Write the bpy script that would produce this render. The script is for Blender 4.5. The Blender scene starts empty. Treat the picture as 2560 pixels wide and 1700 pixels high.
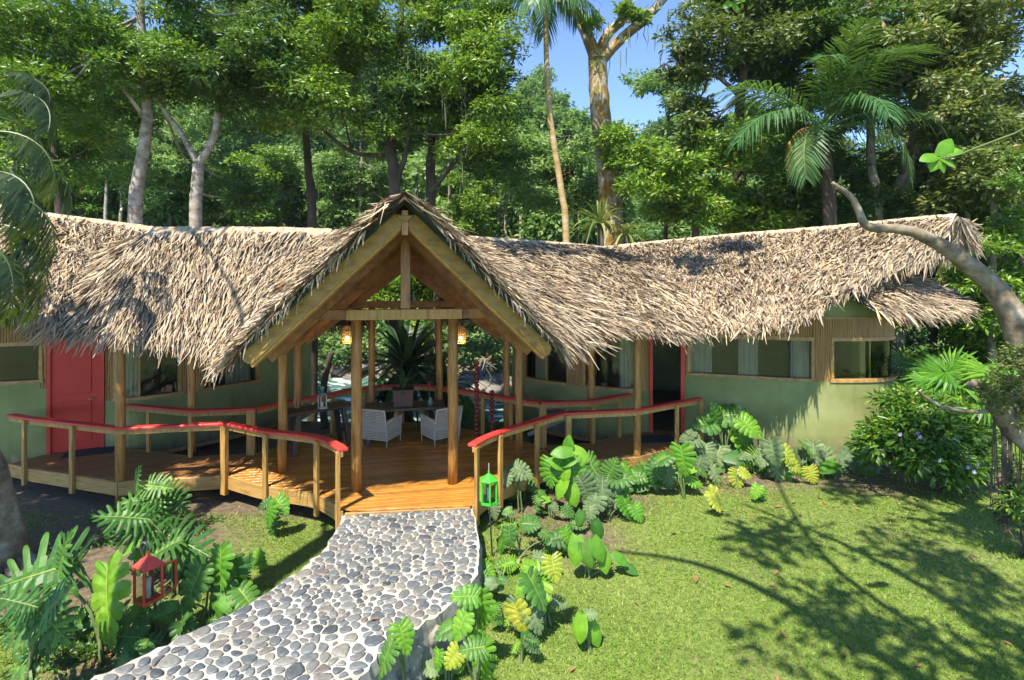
import bpy, math, random
import numpy as np
from mathutils import Vector, Matrix
R = math.radians
# ------------------------------------------------------------------ camera, world, sun, exposure
scn = bpy.context.scene
COL = scn.collection
F, HOR, CX, CZ = 1340.0, 702.0, 1280.0, 3.4          # focal length in photo pixels, horizon row, centre column, camera height over the deck
cam_d = bpy.data.cameras.new('camera'); cam = bpy.data.objects.new('camera', cam_d); COL.objects.link(cam)
cam.location = (0, 0, CZ); cam.rotation_euler = (R(90), 0, 0)
cam_d.sensor_width = 36; cam_d.lens = F / 2560 * 36; cam_d.shift_y = -(850 - HOR) / 2560
cam_d.clip_start = 0.05; cam_d.clip_end = 2000
scn.camera = cam
SUN_TRAVEL = Vector((0.28, 0.56, -1.0)).normalized()
world = bpy.data.worlds.new('World'); scn.world = world; world.use_nodes = True
wn = world.node_tree; wn.nodes.clear()
wo = wn.nodes.new('ShaderNodeOutputWorld'); wb = wn.nodes.new('ShaderNodeBackground')
sky = wn.nodes.new('ShaderNodeTexSky'); sky.sky_type = 'NISHITA'; sky.sun_disc = False
sky.sun_elevation = R(58); sky.sun_rotation = R(206.6); sky.altitude = 3200; sky.air_density = 0.85; sky.dust_density = 0.1; sky.ozone_density = 5.0
wb.inputs['Strength'].default_value = 0.15
wn.links.new(sky.outputs[0], wb.inputs['Color']); wn.links.new(wb.outputs[0], wo.inputs['Surface'])
sl = bpy.data.lights.new('sun', 'SUN'); sl.energy = 3.5; sl.angle = R(0.55); sl.color = (1.0, 0.935, 0.80)
sun = bpy.data.objects.new('sun', sl); COL.objects.link(sun); sun.rotation_euler = SUN_TRAVEL.to_track_quat('-Z', 'Y').to_euler()
sun.location = (-10, -20, 40)
scn.view_settings.view_transform = 'Standard'; scn.view_settings.look = 'None'
scn.view_settings.exposure = 1.55; scn.view_settings.gamma = 1.0; scn.view_settings.use_curve_mapping = False
scn.render.engine = 'CYCLES'
scn.cycles.max_bounces = 7; scn.cycles.transparent_max_bounces = 8; scn.cycles.diffuse_bounces = 4; scn.cycles.glossy_bounces = 3
scn.cycles.use_denoising = True; scn.cycles.caustics_reflective = False; scn.cycles.caustics_refractive = False
rng = np.random.default_rng(11); rnd = random.Random(5)

def P(px, py, d): return Vector(((px - CX) * d / F, d, CZ - (py - HOR) * d / F))      # a photo pixel at a distance
def G(px, py, z=0.0):                                                                    # a photo pixel on a level plane
    d = (CZ - z) * F / (py - HOR); return Vector(((px - CX) * d / F, d, z))
# ------------------------------------------------------------------ object helpers
def tag(o, label=None, cat=None, group=None, kind=None):
    if label: o['label'] = label
    if cat: o['category'] = cat
    if group: o['group'] = group
    if kind: o['kind'] = kind
    return o
def empty(name, loc=(0, 0, 0), rz=0.0, **kw):
    o = bpy.data.objects.new(name, None); COL.objects.link(o); o.location = loc; o.rotation_euler = (0, 0, rz); return tag(o, **kw)
def link(name, me, mat=None, parent=None, loc=None, rot=None, scale=None, **kw):
    o = bpy.data.objects.new(name, me); COL.objects.link(o)
    if mat is not None and len(me.materials) == 0: me.materials.append(mat)
    if parent is not None: o.parent = parent
    if loc is not None: o.location = loc
    if rot is not None: o.rotation_euler = rot
    if scale is not None: o.scale = (scale,) * 3 if isinstance(scale, (int, float)) else scale
    return tag(o, **kw)
def np_mesh(name, V, Fc, tint=None, smooth=False):
    V = np.asarray(V, dtype=np.float32); Fc = np.asarray(Fc, dtype=np.int32); k = Fc.shape[1]
    me = bpy.data.meshes.new(name)
    me.vertices.add(len(V)); me.vertices.foreach_set('co', V.ravel())
    me.loops.add(Fc.size); me.loops.foreach_set('vertex_index', Fc.ravel())
    me.polygons.add(len(Fc)); me.polygons.foreach_set('loop_start', np.arange(0, Fc.size, k, dtype=np.int32))
    if smooth: me.polygons.foreach_set('use_smooth', np.ones(len(Fc), dtype=bool))
    me.update(calc_edges=True)
    if tint is not None:
        a = me.attributes.new('tint', 'FLOAT', 'FACE'); a.data.foreach_set('value', np.asarray(tint, dtype=np.float32))
    return me
class MB:
    """collects polygons; mesh() makes one mesh"""
    def __init__(s): s.v = []; s.f = []; s.t = []
    def add(s, vs, fs, t=0.5):
        b = len(s.v); s.v += [tuple(v) for v in vs]; s.f += [tuple(i + b for i in f) for f in fs]; s.t += [t] * len(fs)
    def box(s, c, size, rz=0.0, t=0.5):
        x, y, z = (q / 2 for q in size); ca, sa = math.cos(rz), math.sin(rz); vs = []
        for dz in (-z, z):
            for dx, dy in ((-x, -y), (x, -y), (x, y), (-x, y)):
                vs.append((c[0] + dx * ca - dy * sa, c[1] + dx * sa + dy * ca, c[2] + dz))
        s.add(vs, [(3, 2, 1, 0), (4, 5, 6, 7), (0, 1, 5, 4), (1, 2, 6, 5), (2, 3, 7, 6), (3, 0, 4, 7)], t)
    def beam(s, a, b, w, h, up=(0, 0, 1), t=0.5):
        a, b = Vector(a), Vector(b); d = (b - a).normalized(); up = Vector(up); sd = d.cross(up).normalized(); u = sd.cross(d).normalized()
        vs = [p + sd * sx * w / 2 + u * sz * h / 2 for p in (a, b) for sx, sz in ((-1, -1), (1, -1), (1, 1), (-1, 1))]
        s.add(vs, [(0, 1, 2, 3), (7, 6, 5, 4), (0, 4, 5, 1), (1, 5, 6, 2), (2, 6, 7, 3), (3, 7, 4, 0)], t)
    def tube(s, pts, rad, n=8, t=0.5, caps=True):
        pts = [Vector(p) for p in pts]; rad = rad if hasattr(rad, '__len__') else [rad] * len(pts); b = len(s.v); ref = None; vs = []
        for i, p in enumerate(pts):
            d = (pts[min(i + 1, len(pts) - 1)] - pts[max(i - 1, 0)]).normalized()
            if ref is None: ref = d.orthogonal().normalized()
            else: ref = (ref - d * ref.dot(d)).normalized()
            o = d.cross(ref)
            for k in range(n):
                a = 2 * math.pi * k / n; vs.append(p + (ref * math.cos(a) + o * math.sin(a)) * rad[i])
        fs = [(i * n + k, i * n + (k + 1) % n, (i + 1) * n + (k + 1) % n, (i + 1) * n + k) for i in range(len(pts) - 1) for k in range(n)]
        if caps: fs += [tuple(range(n - 1, -1, -1)), tuple((len(pts) - 1) * n + k for k in range(n))]
        s.add(vs, fs, t)
    def lathe(s, prof, c=(0, 0, 0), n=12, t=0.5):
        vs = [(c[0] + r * math.cos(2 * math.pi * k / n), c[1] + r * math.sin(2 * math.pi * k / n), c[2] + z) for r, z in prof for k in range(n)]
        fs = [(i * n + k, i * n + (k + 1) % n, (i + 1) * n + (k + 1) % n, (i + 1) * n + k) for i in range(len(prof) - 1) for k in range(n)]
        s.add(vs, fs, t)
    def mesh(s, name, smooth=False):
        me = bpy.data.meshes.new(name); me.from_pydata(s.v, [], s.f); me.update()
        a = me.attributes.new('tint', 'FLOAT', 'FACE'); a.data.foreach_set('value', np.asarray(s.t, dtype=np.float32))
        if smooth: me.polygons.foreach_set('use_smooth', np.ones(len(s.f), dtype=bool))
        return me
    def build(s, name, mat, parent=None, smooth=False, **kw):
        return link(name, s.mesh(name, smooth), mat, parent, **kw)
def bevel(o, w=0.006, seg=1):
    m = o.modifiers.new('bevel', 'BEVEL'); m.width = w; m.segments = seg; m.limit_method = 'ANGLE'; m.angle_limit = R(40); return o
def crom(pts, n=6, closed=False):
    """Catmull-Rom through points of any dimension"""
    pts = [np.array(p, float) for p in pts]; out = []; N = len(pts)
    for i in range(N if closed else N - 1):
        if closed: p0, p1, p2, p3 = (pts[(i + k - 1) % N] for k in range(4))
        else: p0, p1, p2, p3 = pts[max(i - 1, 0)], pts[i], pts[i + 1], pts[min(i + 2, N - 1)]
        for k in range(n):
            t = k / n; out.append(0.5 * (2 * p1 + (p2 - p0) * t + (2 * p0 - 5 * p1 + 4 * p2 - p3) * t * t + (3 * p1 - p0 - 3 * p2 + p3) * t ** 3))
    if not closed: out.append(pts[-1])
    return out
# ------------------------------------------------------------------ materials
def nt(name):
    m = bpy.data.materials.new(name); m.use_nodes = True; n = m.node_tree.nodes; b = n['Principled BSDF']; return m, m.node_tree, n, b
def ramp(T, fac, stops):
    r = T.nodes.new('ShaderNodeValToRGB'); e = r.color_ramp.elements
    e[0].position, e[0].color = stops[0][0], (*stops[0][1], 1); e[1].position, e[1].color = stops[-1][0], (*stops[-1][1], 1)
    for p, c in stops[1:-1]:
        q = e.new(p); q.color = (*c, 1)
    T.links.new(fac, r.inputs[0]); return r.outputs[0]
def noise(T, scale, detail=4, stretch=None, rough=0.6, coord='pos', rot=None):
    if coord == 'pos': c = T.nodes.new('ShaderNodeNewGeometry').outputs['Position']
    else: c = T.nodes.new('ShaderNodeTexCoord').outputs['Object']
    mp = T.nodes.new('ShaderNodeMapping'); T.links.new(c, mp.inputs[0])
    if stretch: mp.inputs['Scale'].default_value = stretch
    if rot: mp.inputs['Rotation'].default_value = rot
    q = T.nodes.new('ShaderNodeTexNoise'); q.inputs['Scale'].default_value = scale; q.inputs['Detail'].default_value = detail; q.inputs['Roughness'].default_value = rough
    T.links.new(mp.outputs[0], q.inputs['Vector']); return q.outputs['Fac']
def mixc(T, fac, a, b, mode='MIX'):
    m = T.nodes.new('ShaderNodeMix'); m.data_type = 'RGBA'; m.blend_type = mode
    for sock, v in ((m.inputs[0], fac), (m.inputs[6], a), (m.inputs[7], b)):
        if isinstance(v, (int, float)): sock.default_value = v
        elif isinstance(v, tuple): sock.default_value = (*v, 1)
        else: T.links.new(v, sock)
    return m.outputs[2]
def attr(T, name='tint'):
    a = T.nodes.new('ShaderNodeAttribute'); a.attribute_name = name; return a.outputs['Fac']
def bump(T, b, h, dist=0.01, strength=0.5):
    q = T.nodes.new('ShaderNodeBump'); q.inputs['Strength'].default_value = strength; q.inputs['Distance'].default_value = dist
    T.links.new(h, q.inputs['Height']); T.links.new(q.outputs[0], b.inputs['Normal'])
def m_noise(name, stops, scale=8, stretch=None, rough=0.6, bumpd=0.0, detail=5, spec=0.5, coord='pos', rot=None, objvar=0.0):
    m, T, n, b = nt(name); f = noise(T, scale, detail, stretch, coord=coord, rot=rot); c = ramp(T, f, stops)
    if objvar:
        oi = n.new('ShaderNodeObjectInfo'); v = n.new('ShaderNodeMapRange'); T.links.new(oi.outputs['Random'], v.inputs[0])
        v.inputs[3].default_value = 1 - objvar; v.inputs[4].default_value = 1 + objvar * 0.6
        hs = n.new('ShaderNodeHueSaturation'); T.links.new(c, hs.inputs['Color']); T.links.new(v.outputs[0], hs.inputs['Value']); c = hs.outputs[0]
    T.links.new(c, b.inputs['Base Color']); b.inputs['Roughness'].default_value = rough; b.inputs['Specular IOR Level'].default_value = spec
    if bumpd: bump(T, b, f, bumpd)
    return m
def m_leaf(name, stops, rough=0.42, trans=0.3, spec=0.5, objvar=0.25, patch=None):
    m, T, n, b = nt(name); c = ramp(T, attr(T), stops)
    oi = n.new('ShaderNodeObjectInfo'); v = n.new('ShaderNodeMapRange'); T.links.new(oi.outputs['Random'], v.inputs[0])
    v.inputs[3].default_value = 1 - objvar; v.inputs[4].default_value = 1 + objvar
    h2 = n.new('ShaderNodeMapRange'); T.links.new(oi.outputs['Random'], h2.inputs[0]); h2.inputs[3].default_value = 0.515; h2.inputs[4].default_value = 0.485
    hs = n.new('ShaderNodeHueSaturation'); T.links.new(c, hs.inputs['Color']); T.links.new(v.outputs[0], hs.inputs['Value']); T.links.new(h2.outputs[0], hs.inputs['Hue'])
    c = hs.outputs[0]
    if patch:        # blotches, scars and browned spots
        f1 = noise(T, patch, 5); c = mixc(T, 0.6, c, ramp(T, f1, [(0.3, (0.6, 0.62, 0.55)), (0.65, (1.3, 1.25, 1.2))]), 'MULTIPLY'); f2 = noise(T, patch * 1.7, 3); k2 = ramp(T, f2, [(0.66, (0, 0, 0)), (0.72, (1, 1, 1))]); c = mixc(T, k2, c, (0.22, 0.17, 0.04))
    T.links.new(c, b.inputs['Base Color']); b.inputs['Roughness'].default_value = rough; b.inputs['Specular IOR Level'].default_value = spec
    tr = n.new('ShaderNodeBsdfTranslucent'); t2 = mixc(T, 0.35, c, (0.35, 0.55, 0.03)); T.links.new(t2, tr.inputs[0])
    mx = n.new('ShaderNodeMixShader'); mx.inputs[0].default_value = trans; T.links.new(b.outputs[0], mx.inputs[1]); T.links.new(tr.outputs[0], mx.inputs[2])
    T.links.new(mx.outputs[0], n['Material Output'].inputs[0]); return m
M = {}
def wood(name, dark, mid, light, rough, stretch, spec=0.5, objvar=0.16, scale=3.0):
    m = m_noise(name, [(0.3, dark), (0.5, mid), (0.72, light)], scale, stretch, rough, 0.004, 6, spec, objvar=objvar)
    T = m.node_tree; b = T.nodes['Principled BSDF']; src = b.inputs['Base Color'].links[0].from_socket      # knots
    c = T.nodes.new('ShaderNodeNewGeometry').outputs['Position']; mp = T.nodes.new('ShaderNodeMapping'); mp.inputs['Scale'].default_value = tuple(2.2 if s > 3 else 1.1 for s in stretch); T.links.new(c, mp.inputs[0])
    v = T.nodes.new('ShaderNodeTexVoronoi'); v.inputs['Scale'].default_value = 1.6; T.links.new(mp.outputs[0], v.inputs['Vector'])
    k = ramp(T, v.outputs['Distance'], [(0.03, (0.38, 0.28, 0.2)), (0.075, (1, 1, 1))]); T.links.new(mixc(T, 0.8, src, k, 'MULTIPLY'), b.inputs['Base Color']); return m
M['deck'] = wood('deck_varnish', (0.19, 0.066, 0.010), (0.43, 0.185, 0.028), (0.62, 0.31, 0.058), 0.27, (1.0, 16, 16), objvar=0.3)
M['deck_l'] = m_noise('deck_grooved', [(0.3, (0.13, 0.055, 0.018)), (0.5, (0.27, 0.125, 0.04)), (0.72, (0.36, 0.18, 0.06))], 3, (1.2, 11, 11), 0.5, 0.004, 6, rot=(0, 0, R(-45)), objvar=0.16)
M['deck_r'] = m_noise('deck_grooved_turned', [(0.3, (0.15, 0.065, 0.02)), (0.5, (0.30, 0.14, 0.045)), (0.72, (0.40, 0.20, 0.065))], 3, (1.2, 11, 11), 0.5, 0.004, 6, rot=(0, 0, R(55)), objvar=0.16)
M['post'] = wood('post_varnish', (0.18, 0.072, 0.015), (0.39, 0.18, 0.038), (0.52, 0.265, 0.065), 0.38, (9, 9, 0.9))
M['pale'] = wood('pine_pale', (0.25, 0.12, 0.028), (0.43, 0.235, 0.058), (0.53, 0.315, 0.09), 0.5, (8, 8, 0.9))
M['fascia'] = wood('fascia_pine', (0.26, 0.13, 0.035), (0.46, 0.265, 0.075), (0.56, 0.35, 0.12), 0.5, (0.9, 0.9, 9))
M['barge'] = wood('barge_pine', (0.20, 0.10, 0.017), (0.33, 0.185, 0.032), (0.41, 0.245, 0.05), 0.5, (1.5, 1.5, 4))
M['rafter'] = wood('rafter_brown', (0.15, 0.058, 0.014), (0.32, 0.135, 0.033), (0.43, 0.20, 0.055), 0.5, (2, 2, 2))
M['darkwood'] = wood('table_dark', (0.02, 0.012, 0.008), (0.05, 0.03, 0.02), (0.09, 0.055, 0.035), 0.35, (2, 8, 8))
M['bamboo'] = wood('bamboo_slats', (0.17, 0.075, 0.02), (0.36, 0.19, 0.05), (0.47, 0.28, 0.09), 0.5, (22, 22, 0.7), objvar=0.05)
M['trim'] = wood('window_trim', (0.26, 0.13, 0.035), (0.42, 0.24, 0.07), (0.52, 0.32, 0.11), 0.5, (3, 3, 3))
M['red'] = m_noise('red_paint', [(0.28, (0.40, 0.035, 0.025)), (0.36, (0.58, 0.04, 0.03)), (0.6, (0.66, 0.052, 0.042)), (0.74, (0.70, 0.10, 0.085))], 7, None, 0.42, 0.004, 10)
M['reddoor'] = m_noise('red_door_paint', [(0.3, (0.54, 0.026, 0.011)), (0.55, (0.63, 0.036, 0.016)), (0.75, (0.66, 0.055, 0.028))], 2.5, (1, 1, .4), 0.5, 0.002, 9)
def plaster():
    m, T, n, b = nt('green_plaster')
    f = noise(T, 0.9, 5); g = noise(T, 18, 3); c = ramp(T, f, [(0.3, (0.175, 0.195, 0.06)), (0.5, (0.245, 0.265, 0.09)), (0.7, (0.32, 0.335, 0.14))])
    k = noise(T, 2.2, 6, (1, 1, 0.35)); st = ramp(T, k, [(0.55, (1, 1, 1)), (0.75, (0.72, 0.75, 0.68))])
    c = mixc(T, 1.0, c, st, 'MULTIPLY')
    sp = n.new('ShaderNodeSeparateXYZ'); T.links.new(n.new('ShaderNodeNewGeometry').outputs['Position'], sp.inputs[0]); mr = n.new('ShaderNodeMapRange'); T.links.new(sp.outputs[2], mr.inputs[0]); mr.inputs[1].default_value = 0.35; mr.inputs[2].default_value = -0.2
    sn = noise(T, 6, 6, (1, 1, .5)); mu = n.new('ShaderNodeMath'); mu.operation = 'MULTIPLY'; T.links.new(mr.outputs[0], mu.inputs[0]); T.links.new(sn, mu.inputs[1])      # rain splash of earth along the foot
    dk = ramp(T, mu.outputs[0], [(0.15, (0, 0, 0)), (0.55, (1, 1, 1))]); c = mixc(T, dk, c, (0.14, 0.12, 0.075)); T.links.new(c, b.inputs['Base Color']); b.inputs['Roughness'].default_value = 0.85; bump(T, b, g, 0.006, 0.4); return m
M['plaster'] = plaster()
M['concrete'] = m_noise('path_side_concrete', [(0.3, (0.10, 0.10, 0.085)), (0.5, (0.24, 0.23, 0.20)), (0.7, (0.36, 0.35, 0.31))], 5, None, 0.9, 0.03, 8)
M['mortar'] = m_noise('white_mortar', [(0.25, (0.16, 0.14, 0.105)), (0.38, (0.32, 0.29, 0.235)), (0.52, (0.43, 0.405, 0.35)), (0.75, (0.55, 0.53, 0.48))], 2.6, None, 0.9, 0.02, 12)
def pebble_mat():
    m, T, n, b = nt('river_pebble'); oi = n.new('ShaderNodeObjectInfo')
    a = n.new('ShaderNodeMath'); a.operation = 'ADD'; T.links.new(attr(T), a.inputs[0]); T.links.new(oi.outputs['Random'], a.inputs[1])
    fr = n.new('ShaderNodeMath'); fr.operation = 'FRACT'; T.links.new(a.outputs[0], fr.inputs[0])
    c = ramp(T, fr.outputs[0], [(0.0, (0.05, 0.058, 0.066)), (0.2, (0.115, 0.13, 0.138)), (0.36, (0.18, 0.178, 0.165)), (0.5, (0.085, 0.10, 0.115)), (0.66, (0.22, 0.21, 0.18)), (0.8, (0.13, 0.115, 0.11)), (0.9, (0.15, 0.165, 0.165)), (1.0, (0.07, 0.08, 0.09))])
    f = noise(T, 25, 5); c2 = mixc(T, 0.55, c, ramp(T, f, [(0.3, (0.55, 0.55, 0.55)), (0.7, (1.45, 1.42, 1.4))]), 'MULTIPLY')
    T.links.new(c2, b.inputs['Base Color']); b.inputs['Roughness'].default_value = 0.55; bump(T, b, f, 0.004, 0.4); return m
M['pebble'] = pebble_mat()
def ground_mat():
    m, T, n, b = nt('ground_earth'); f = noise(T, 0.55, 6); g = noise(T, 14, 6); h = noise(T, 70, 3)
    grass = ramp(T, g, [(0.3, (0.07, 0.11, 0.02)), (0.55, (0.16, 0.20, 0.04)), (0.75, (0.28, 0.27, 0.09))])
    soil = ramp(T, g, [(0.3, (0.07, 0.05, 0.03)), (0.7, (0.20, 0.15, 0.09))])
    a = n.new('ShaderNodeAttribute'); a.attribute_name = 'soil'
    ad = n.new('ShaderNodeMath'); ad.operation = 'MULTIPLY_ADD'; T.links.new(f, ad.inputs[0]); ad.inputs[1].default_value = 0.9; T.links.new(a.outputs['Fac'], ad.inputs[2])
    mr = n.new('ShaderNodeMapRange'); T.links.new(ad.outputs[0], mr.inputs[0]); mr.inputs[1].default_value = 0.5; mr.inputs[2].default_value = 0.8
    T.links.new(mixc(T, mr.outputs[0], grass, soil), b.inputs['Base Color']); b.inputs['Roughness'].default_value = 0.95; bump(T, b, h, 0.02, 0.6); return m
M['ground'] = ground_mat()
M['bark'] = m_noise('bark_grey', [(0.32, (0.06, 0.05, 0.035)), (0.45, (0.15, 0.12, 0.08)), (0.55, (0.21, 0.19, 0.13)), (0.68, (0.34, 0.31, 0.25))], 4.5, (1, 1, 0.45), 0.9, 0.06, 10)
M['palebark'] = m_noise('bark_pale', [(0.3, (0.11, 0.085, 0.055)), (0.45, (0.27, 0.225, 0.165)), (0.58, (0.38, 0.335, 0.27)), (0.72, (0.50, 0.46, 0.39))], 3.4, (1, 1, 1.6), 0.9, 0.04, 10)
M['limbbark'] = m_noise('bark_lichen', [(0.30, (0.05, 0.038, 0.022)), (0.42, (0.17, 0.125, 0.075)), (0.54, (0.25, 0.20, 0.135)), (0.66, (0.40, 0.36, 0.28)), (0.75, (0.16, 0.16, 0.07))], 4.2, None, 0.9, 0.05, 10)
M['mossbark'] = m_noise('bark_mossy', [(0.30, (0.10, 0.055, 0.018)), (0.40, (0.24, 0.13, 0.03)), (0.48, (0.30, 0.19, 0.06)), (0.54, (0.44, 0.40, 0.33)), (0.59, (0.28, 0.19, 0.06)), (0.68, (0.14, 0.16, 0.03)), (0.78, (0.10, 0.11, 0.02))], 2.3, (1, 1, 0.6), 0.95, 0.10, 12)
M['darkbark'] = m_noise('bark_dark', [(0.3, (0.03, 0.024, 0.016)), (0.55, (0.075, 0.055, 0.035)), (0.75, (0.11, 0.10, 0.05))], 3.5, (1, 1, 0.4), 0.95, 0.03, 8)
M['leaf'] = m_leaf('leaf_fresh', [(0.0, (0.045, 0.105, 0.012)), (0.35, (0.09, 0.195, 0.016)), (0.7, (0.16, 0.30, 0.024)), (0.9, (0.27, 0.38, 0.035)), (1.0, (0.38, 0.36, 0.06))], 0.38, 0.35)
M['leaf_d'] = m_leaf('leaf_dark', [(0.0, (0.035, 0.08, 0.014)), (0.5, (0.07, 0.155, 0.02)), (0.85, (0.12, 0.23, 0.03)), (1.0, (0.22, 0.27, 0.05))])
M['leaf_o'] = m_leaf('leaf_olive', [(0.0, (0.05, 0.075, 0.02)), (0.4, (0.10, 0.14, 0.03)), (0.7, (0.15, 0.20, 0.045)), (0.9, (0.23, 0.20, 0.07)), (1.0, (0.30, 0.21, 0.08))])
M['leaf_far'] = m_leaf('leaf_hillside', [(0.0, (0.075, 0.15, 0.05)), (0.5, (0.15, 0.27, 0.075)), (0.85, (0.24, 0.37, 0.10)), (1.0, (0.34, 0.40, 0.16))], 0.55, 0.4, objvar=0.4)
M['monst'] = m_leaf('monstera_leaf', [(0.0, (0.030, 0.085, 0.018)), (0.5, (0.055, 0.16, 0.022)), (0.8, (0.10, 0.24, 0.025)), (0.95, (0.16, 0.27, 0.03)), (1.0, (0.30, 0.36, 0.06))], 0.46, 0.25, 0.4, 0.3, patch=11.0)
M['monst_b'] = m_leaf('monstera_leaf_bright', [(0.0, (0.07, 0.20, 0.015)), (0.6, (0.13, 0.32, 0.02)), (0.95, (0.24, 0.38, 0.03)), (1.0, (0.36, 0.44, 0.06))], 0.48, 0.3, 0.4, 0.2, patch=11.0)
M['monst_y'] = m_leaf('monstera_leaf_yellow', [(0.0, (0.22, 0.30, 0.02)), (0.6, (0.38, 0.42, 0.04)), (1.0, (0.6, 0.55, 0.12))], 0.35, 0.3, 0.5, 0.1, patch=11.0)
M['monst_g'] = m_leaf('monstera_leaf_greyed', [(0.0, (0.075, 0.125, 0.05)), (0.6, (0.13, 0.195, 0.085)), (1.0, (0.28, 0.34, 0.15))], 0.62, 0.2, 0.25, 0.25, patch=11.0)
M['palm'] = m_leaf('palm_leaflet', [(0.0, (0.03, 0.09, 0.025)), (0.5, (0.055, 0.15, 0.035)), (1.0, (0.13, 0.25, 0.07))], 0.5, 0.25, 0.5, 0.2)
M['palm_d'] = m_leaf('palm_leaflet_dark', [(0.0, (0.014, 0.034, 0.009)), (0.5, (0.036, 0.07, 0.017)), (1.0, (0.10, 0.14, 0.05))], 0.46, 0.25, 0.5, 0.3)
M['palm_dead'] = m_leaf('palm_leaflet_dry', [(0.0, (0.22, 0.11, 0.02)), (0.5, (0.42, 0.24, 0.04)), (1.0, (0.55, 0.36, 0.09))], 0.6, 0.2, 0.3, 0.1)
M['stem'] = m_noise('green_stem', [(0.3, (0.07, 0.12, 0.03)), (0.7, (0.16, 0.20, 0.07))], 6, None, 0.6)
M['grass'] = m_leaf('grass_blade', [(0.0, (0.09, 0.19, 0.018)), (0.45, (0.17, 0.30, 0.035)), (0.7, (0.27, 0.38, 0.065)), (0.88, (0.40, 0.43, 0.13)), (1.0, (0.54, 0.49, 0.24))], 0.6, 0.3, 0.3, 0.0)
def thatch_mat(name, stops):
    m, T, n, b = nt(name); c = ramp(T, attr(T), stops); f = noise(T, 1.3, 4)
    c2 = mixc(T, 0.5, c, ramp(T, f, [(0.35, (0.72, 0.70, 0.70)), (0.65, (1.2, 1.17, 1.1))]), 'MULTIPLY')
    T.links.new(c2, b.inputs['Base Color']); b.inputs['Roughness'].default_value = 0.62; b.inputs['Specular IOR Level'].default_value = 0.35; return m
M['thatch'] = thatch_mat('palm_thatch', [(0.0, (0.065, 0.042, 0.025)), (0.2, (0.17, 0.122, 0.078)), (0.42, (0.32, 0.245, 0.165)), (0.75, (0.45, 0.36, 0.255)), (0.93, (0.48, 0.335, 0.17)), (1.0, (0.60, 0.525, 0.41))])
M['thatch_under'] = m_noise('thatch_underlay', [(0.3, (0.03, 0.018, 0.011)), (0.7, (0.09, 0.058, 0.036))], 9, (1, 1, 3), 0.9, 0.03)
M['membrane'] = m_noise('roof_membrane', [(0.3, (0.012, 0.03, 0.02)), (0.7, (0.02, 0.05, 0.035))], 5, None, 0.6)
M['white'] = m_noise('wicker_white', [(0.3, (0.46, 0.40, 0.31)), (0.7, (0.58, 0.52, 0.42))], 30, None, 0.5)
M['cream'] = m_noise('curtain_cream', [(0.3, (0.46, 0.43, 0.33)), (0.7, (0.58, 0.55, 0.44))], 2, None, 0.9)
M['interior'] = m_noise('interior_floor', [(0.3, (0.06, 0.035, 0.02)), (0.7, (0.12, 0.07, 0.04))], 3, None, 0.6)
def simple(name, c, rough=0.5, metal=0.0, spec=0.5):
    m = m_noise(name, [(0.3, tuple(x * 0.85 for x in c)), (0.7, tuple(min(1, x * 1.1) for x in c))], 12, None, rough, 0.0, 4, spec); m.node_tree.nodes['Principled BSDF'].inputs['Metallic'].default_value = metal; return m
M['lant_red'] = simple('lantern_red', (0.64, 0.065, 0.035), 0.4); M['lant_green'] = simple('lantern_green', (0.05, 0.45, 0.03), 0.4)
M['iron'] = simple('rod_iron', (0.13, 0.12, 0.13), 0.55, 0.6); M['candle'] = simple('candle_wax', (0.7, 0.68, 0.58), 0.6)
M['bead'] = simple('bead_red', (0.17, 0.02, 0.015), 0.35); M['pot'] = simple('pot_brown', (0.10, 0.06, 0.04), 0.6); M['wicker'] = simple('lamp_wicker', (0.36, 0.22, 0.09), 0.6)
M['flower'] = simple('flower_pink', (0.65, 0.05, 0.06), 0.5); M['lilac'] = simple('flower_lilac', (0.50, 0.45, 0.75), 0.6); M['dead'] = simple('fallen_leaf_orange', (0.24, 0.115, 0.045), 0.8)
M['teal'] = simple('lantern_teal', (0.10, 0.20, 0.20), 0.5); M['rock'] = m_noise('bank_rock', [(0.3, (0.09, 0.085, 0.07)), (0.5, (0.19, 0.17, 0.145)), (0.7, (0.29, 0.265, 0.225))], 2.2, None, 0.9, 0.05, 8)
M['drift'] = simple('driftwood', (0.27, 0.235, 0.19), 0.9); M['brass'] = simple('handle_brass', (0.5, 0.38, 0.18), 0.3, 0.9); M['mat_black'] = simple('door_mat', (0.025, 0.025, 0.028), 0.9)
def glass(name, tint, refl=0.06):
    m, T, n, b = nt(name); n.remove(b); t = n.new('ShaderNodeBsdfTransparent'); t.inputs[0].default_value = (*tint, 1); g = n.new('ShaderNodeBsdfGlossy'); g.inputs['Roughness'].default_value = 0.03
    lw = n.new('ShaderNodeFresnel'); lw.inputs[0].default_value = 1.5; mx = n.new('ShaderNodeMixShader'); T.links.new(lw.outputs[0], mx.inputs[0])
    T.links.new(t.outputs[0], mx.inputs[1]); T.links.new(g.outputs[0], mx.inputs[2]); T.links.new(mx.outputs[0], n['Material Output'].inputs[0]); return m
M['glass'] = glass('window_glass', (0.86, 0.88, 0.85)); M['lglass'] = glass('lantern_glass', (0.9, 0.92, 0.9))
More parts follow.
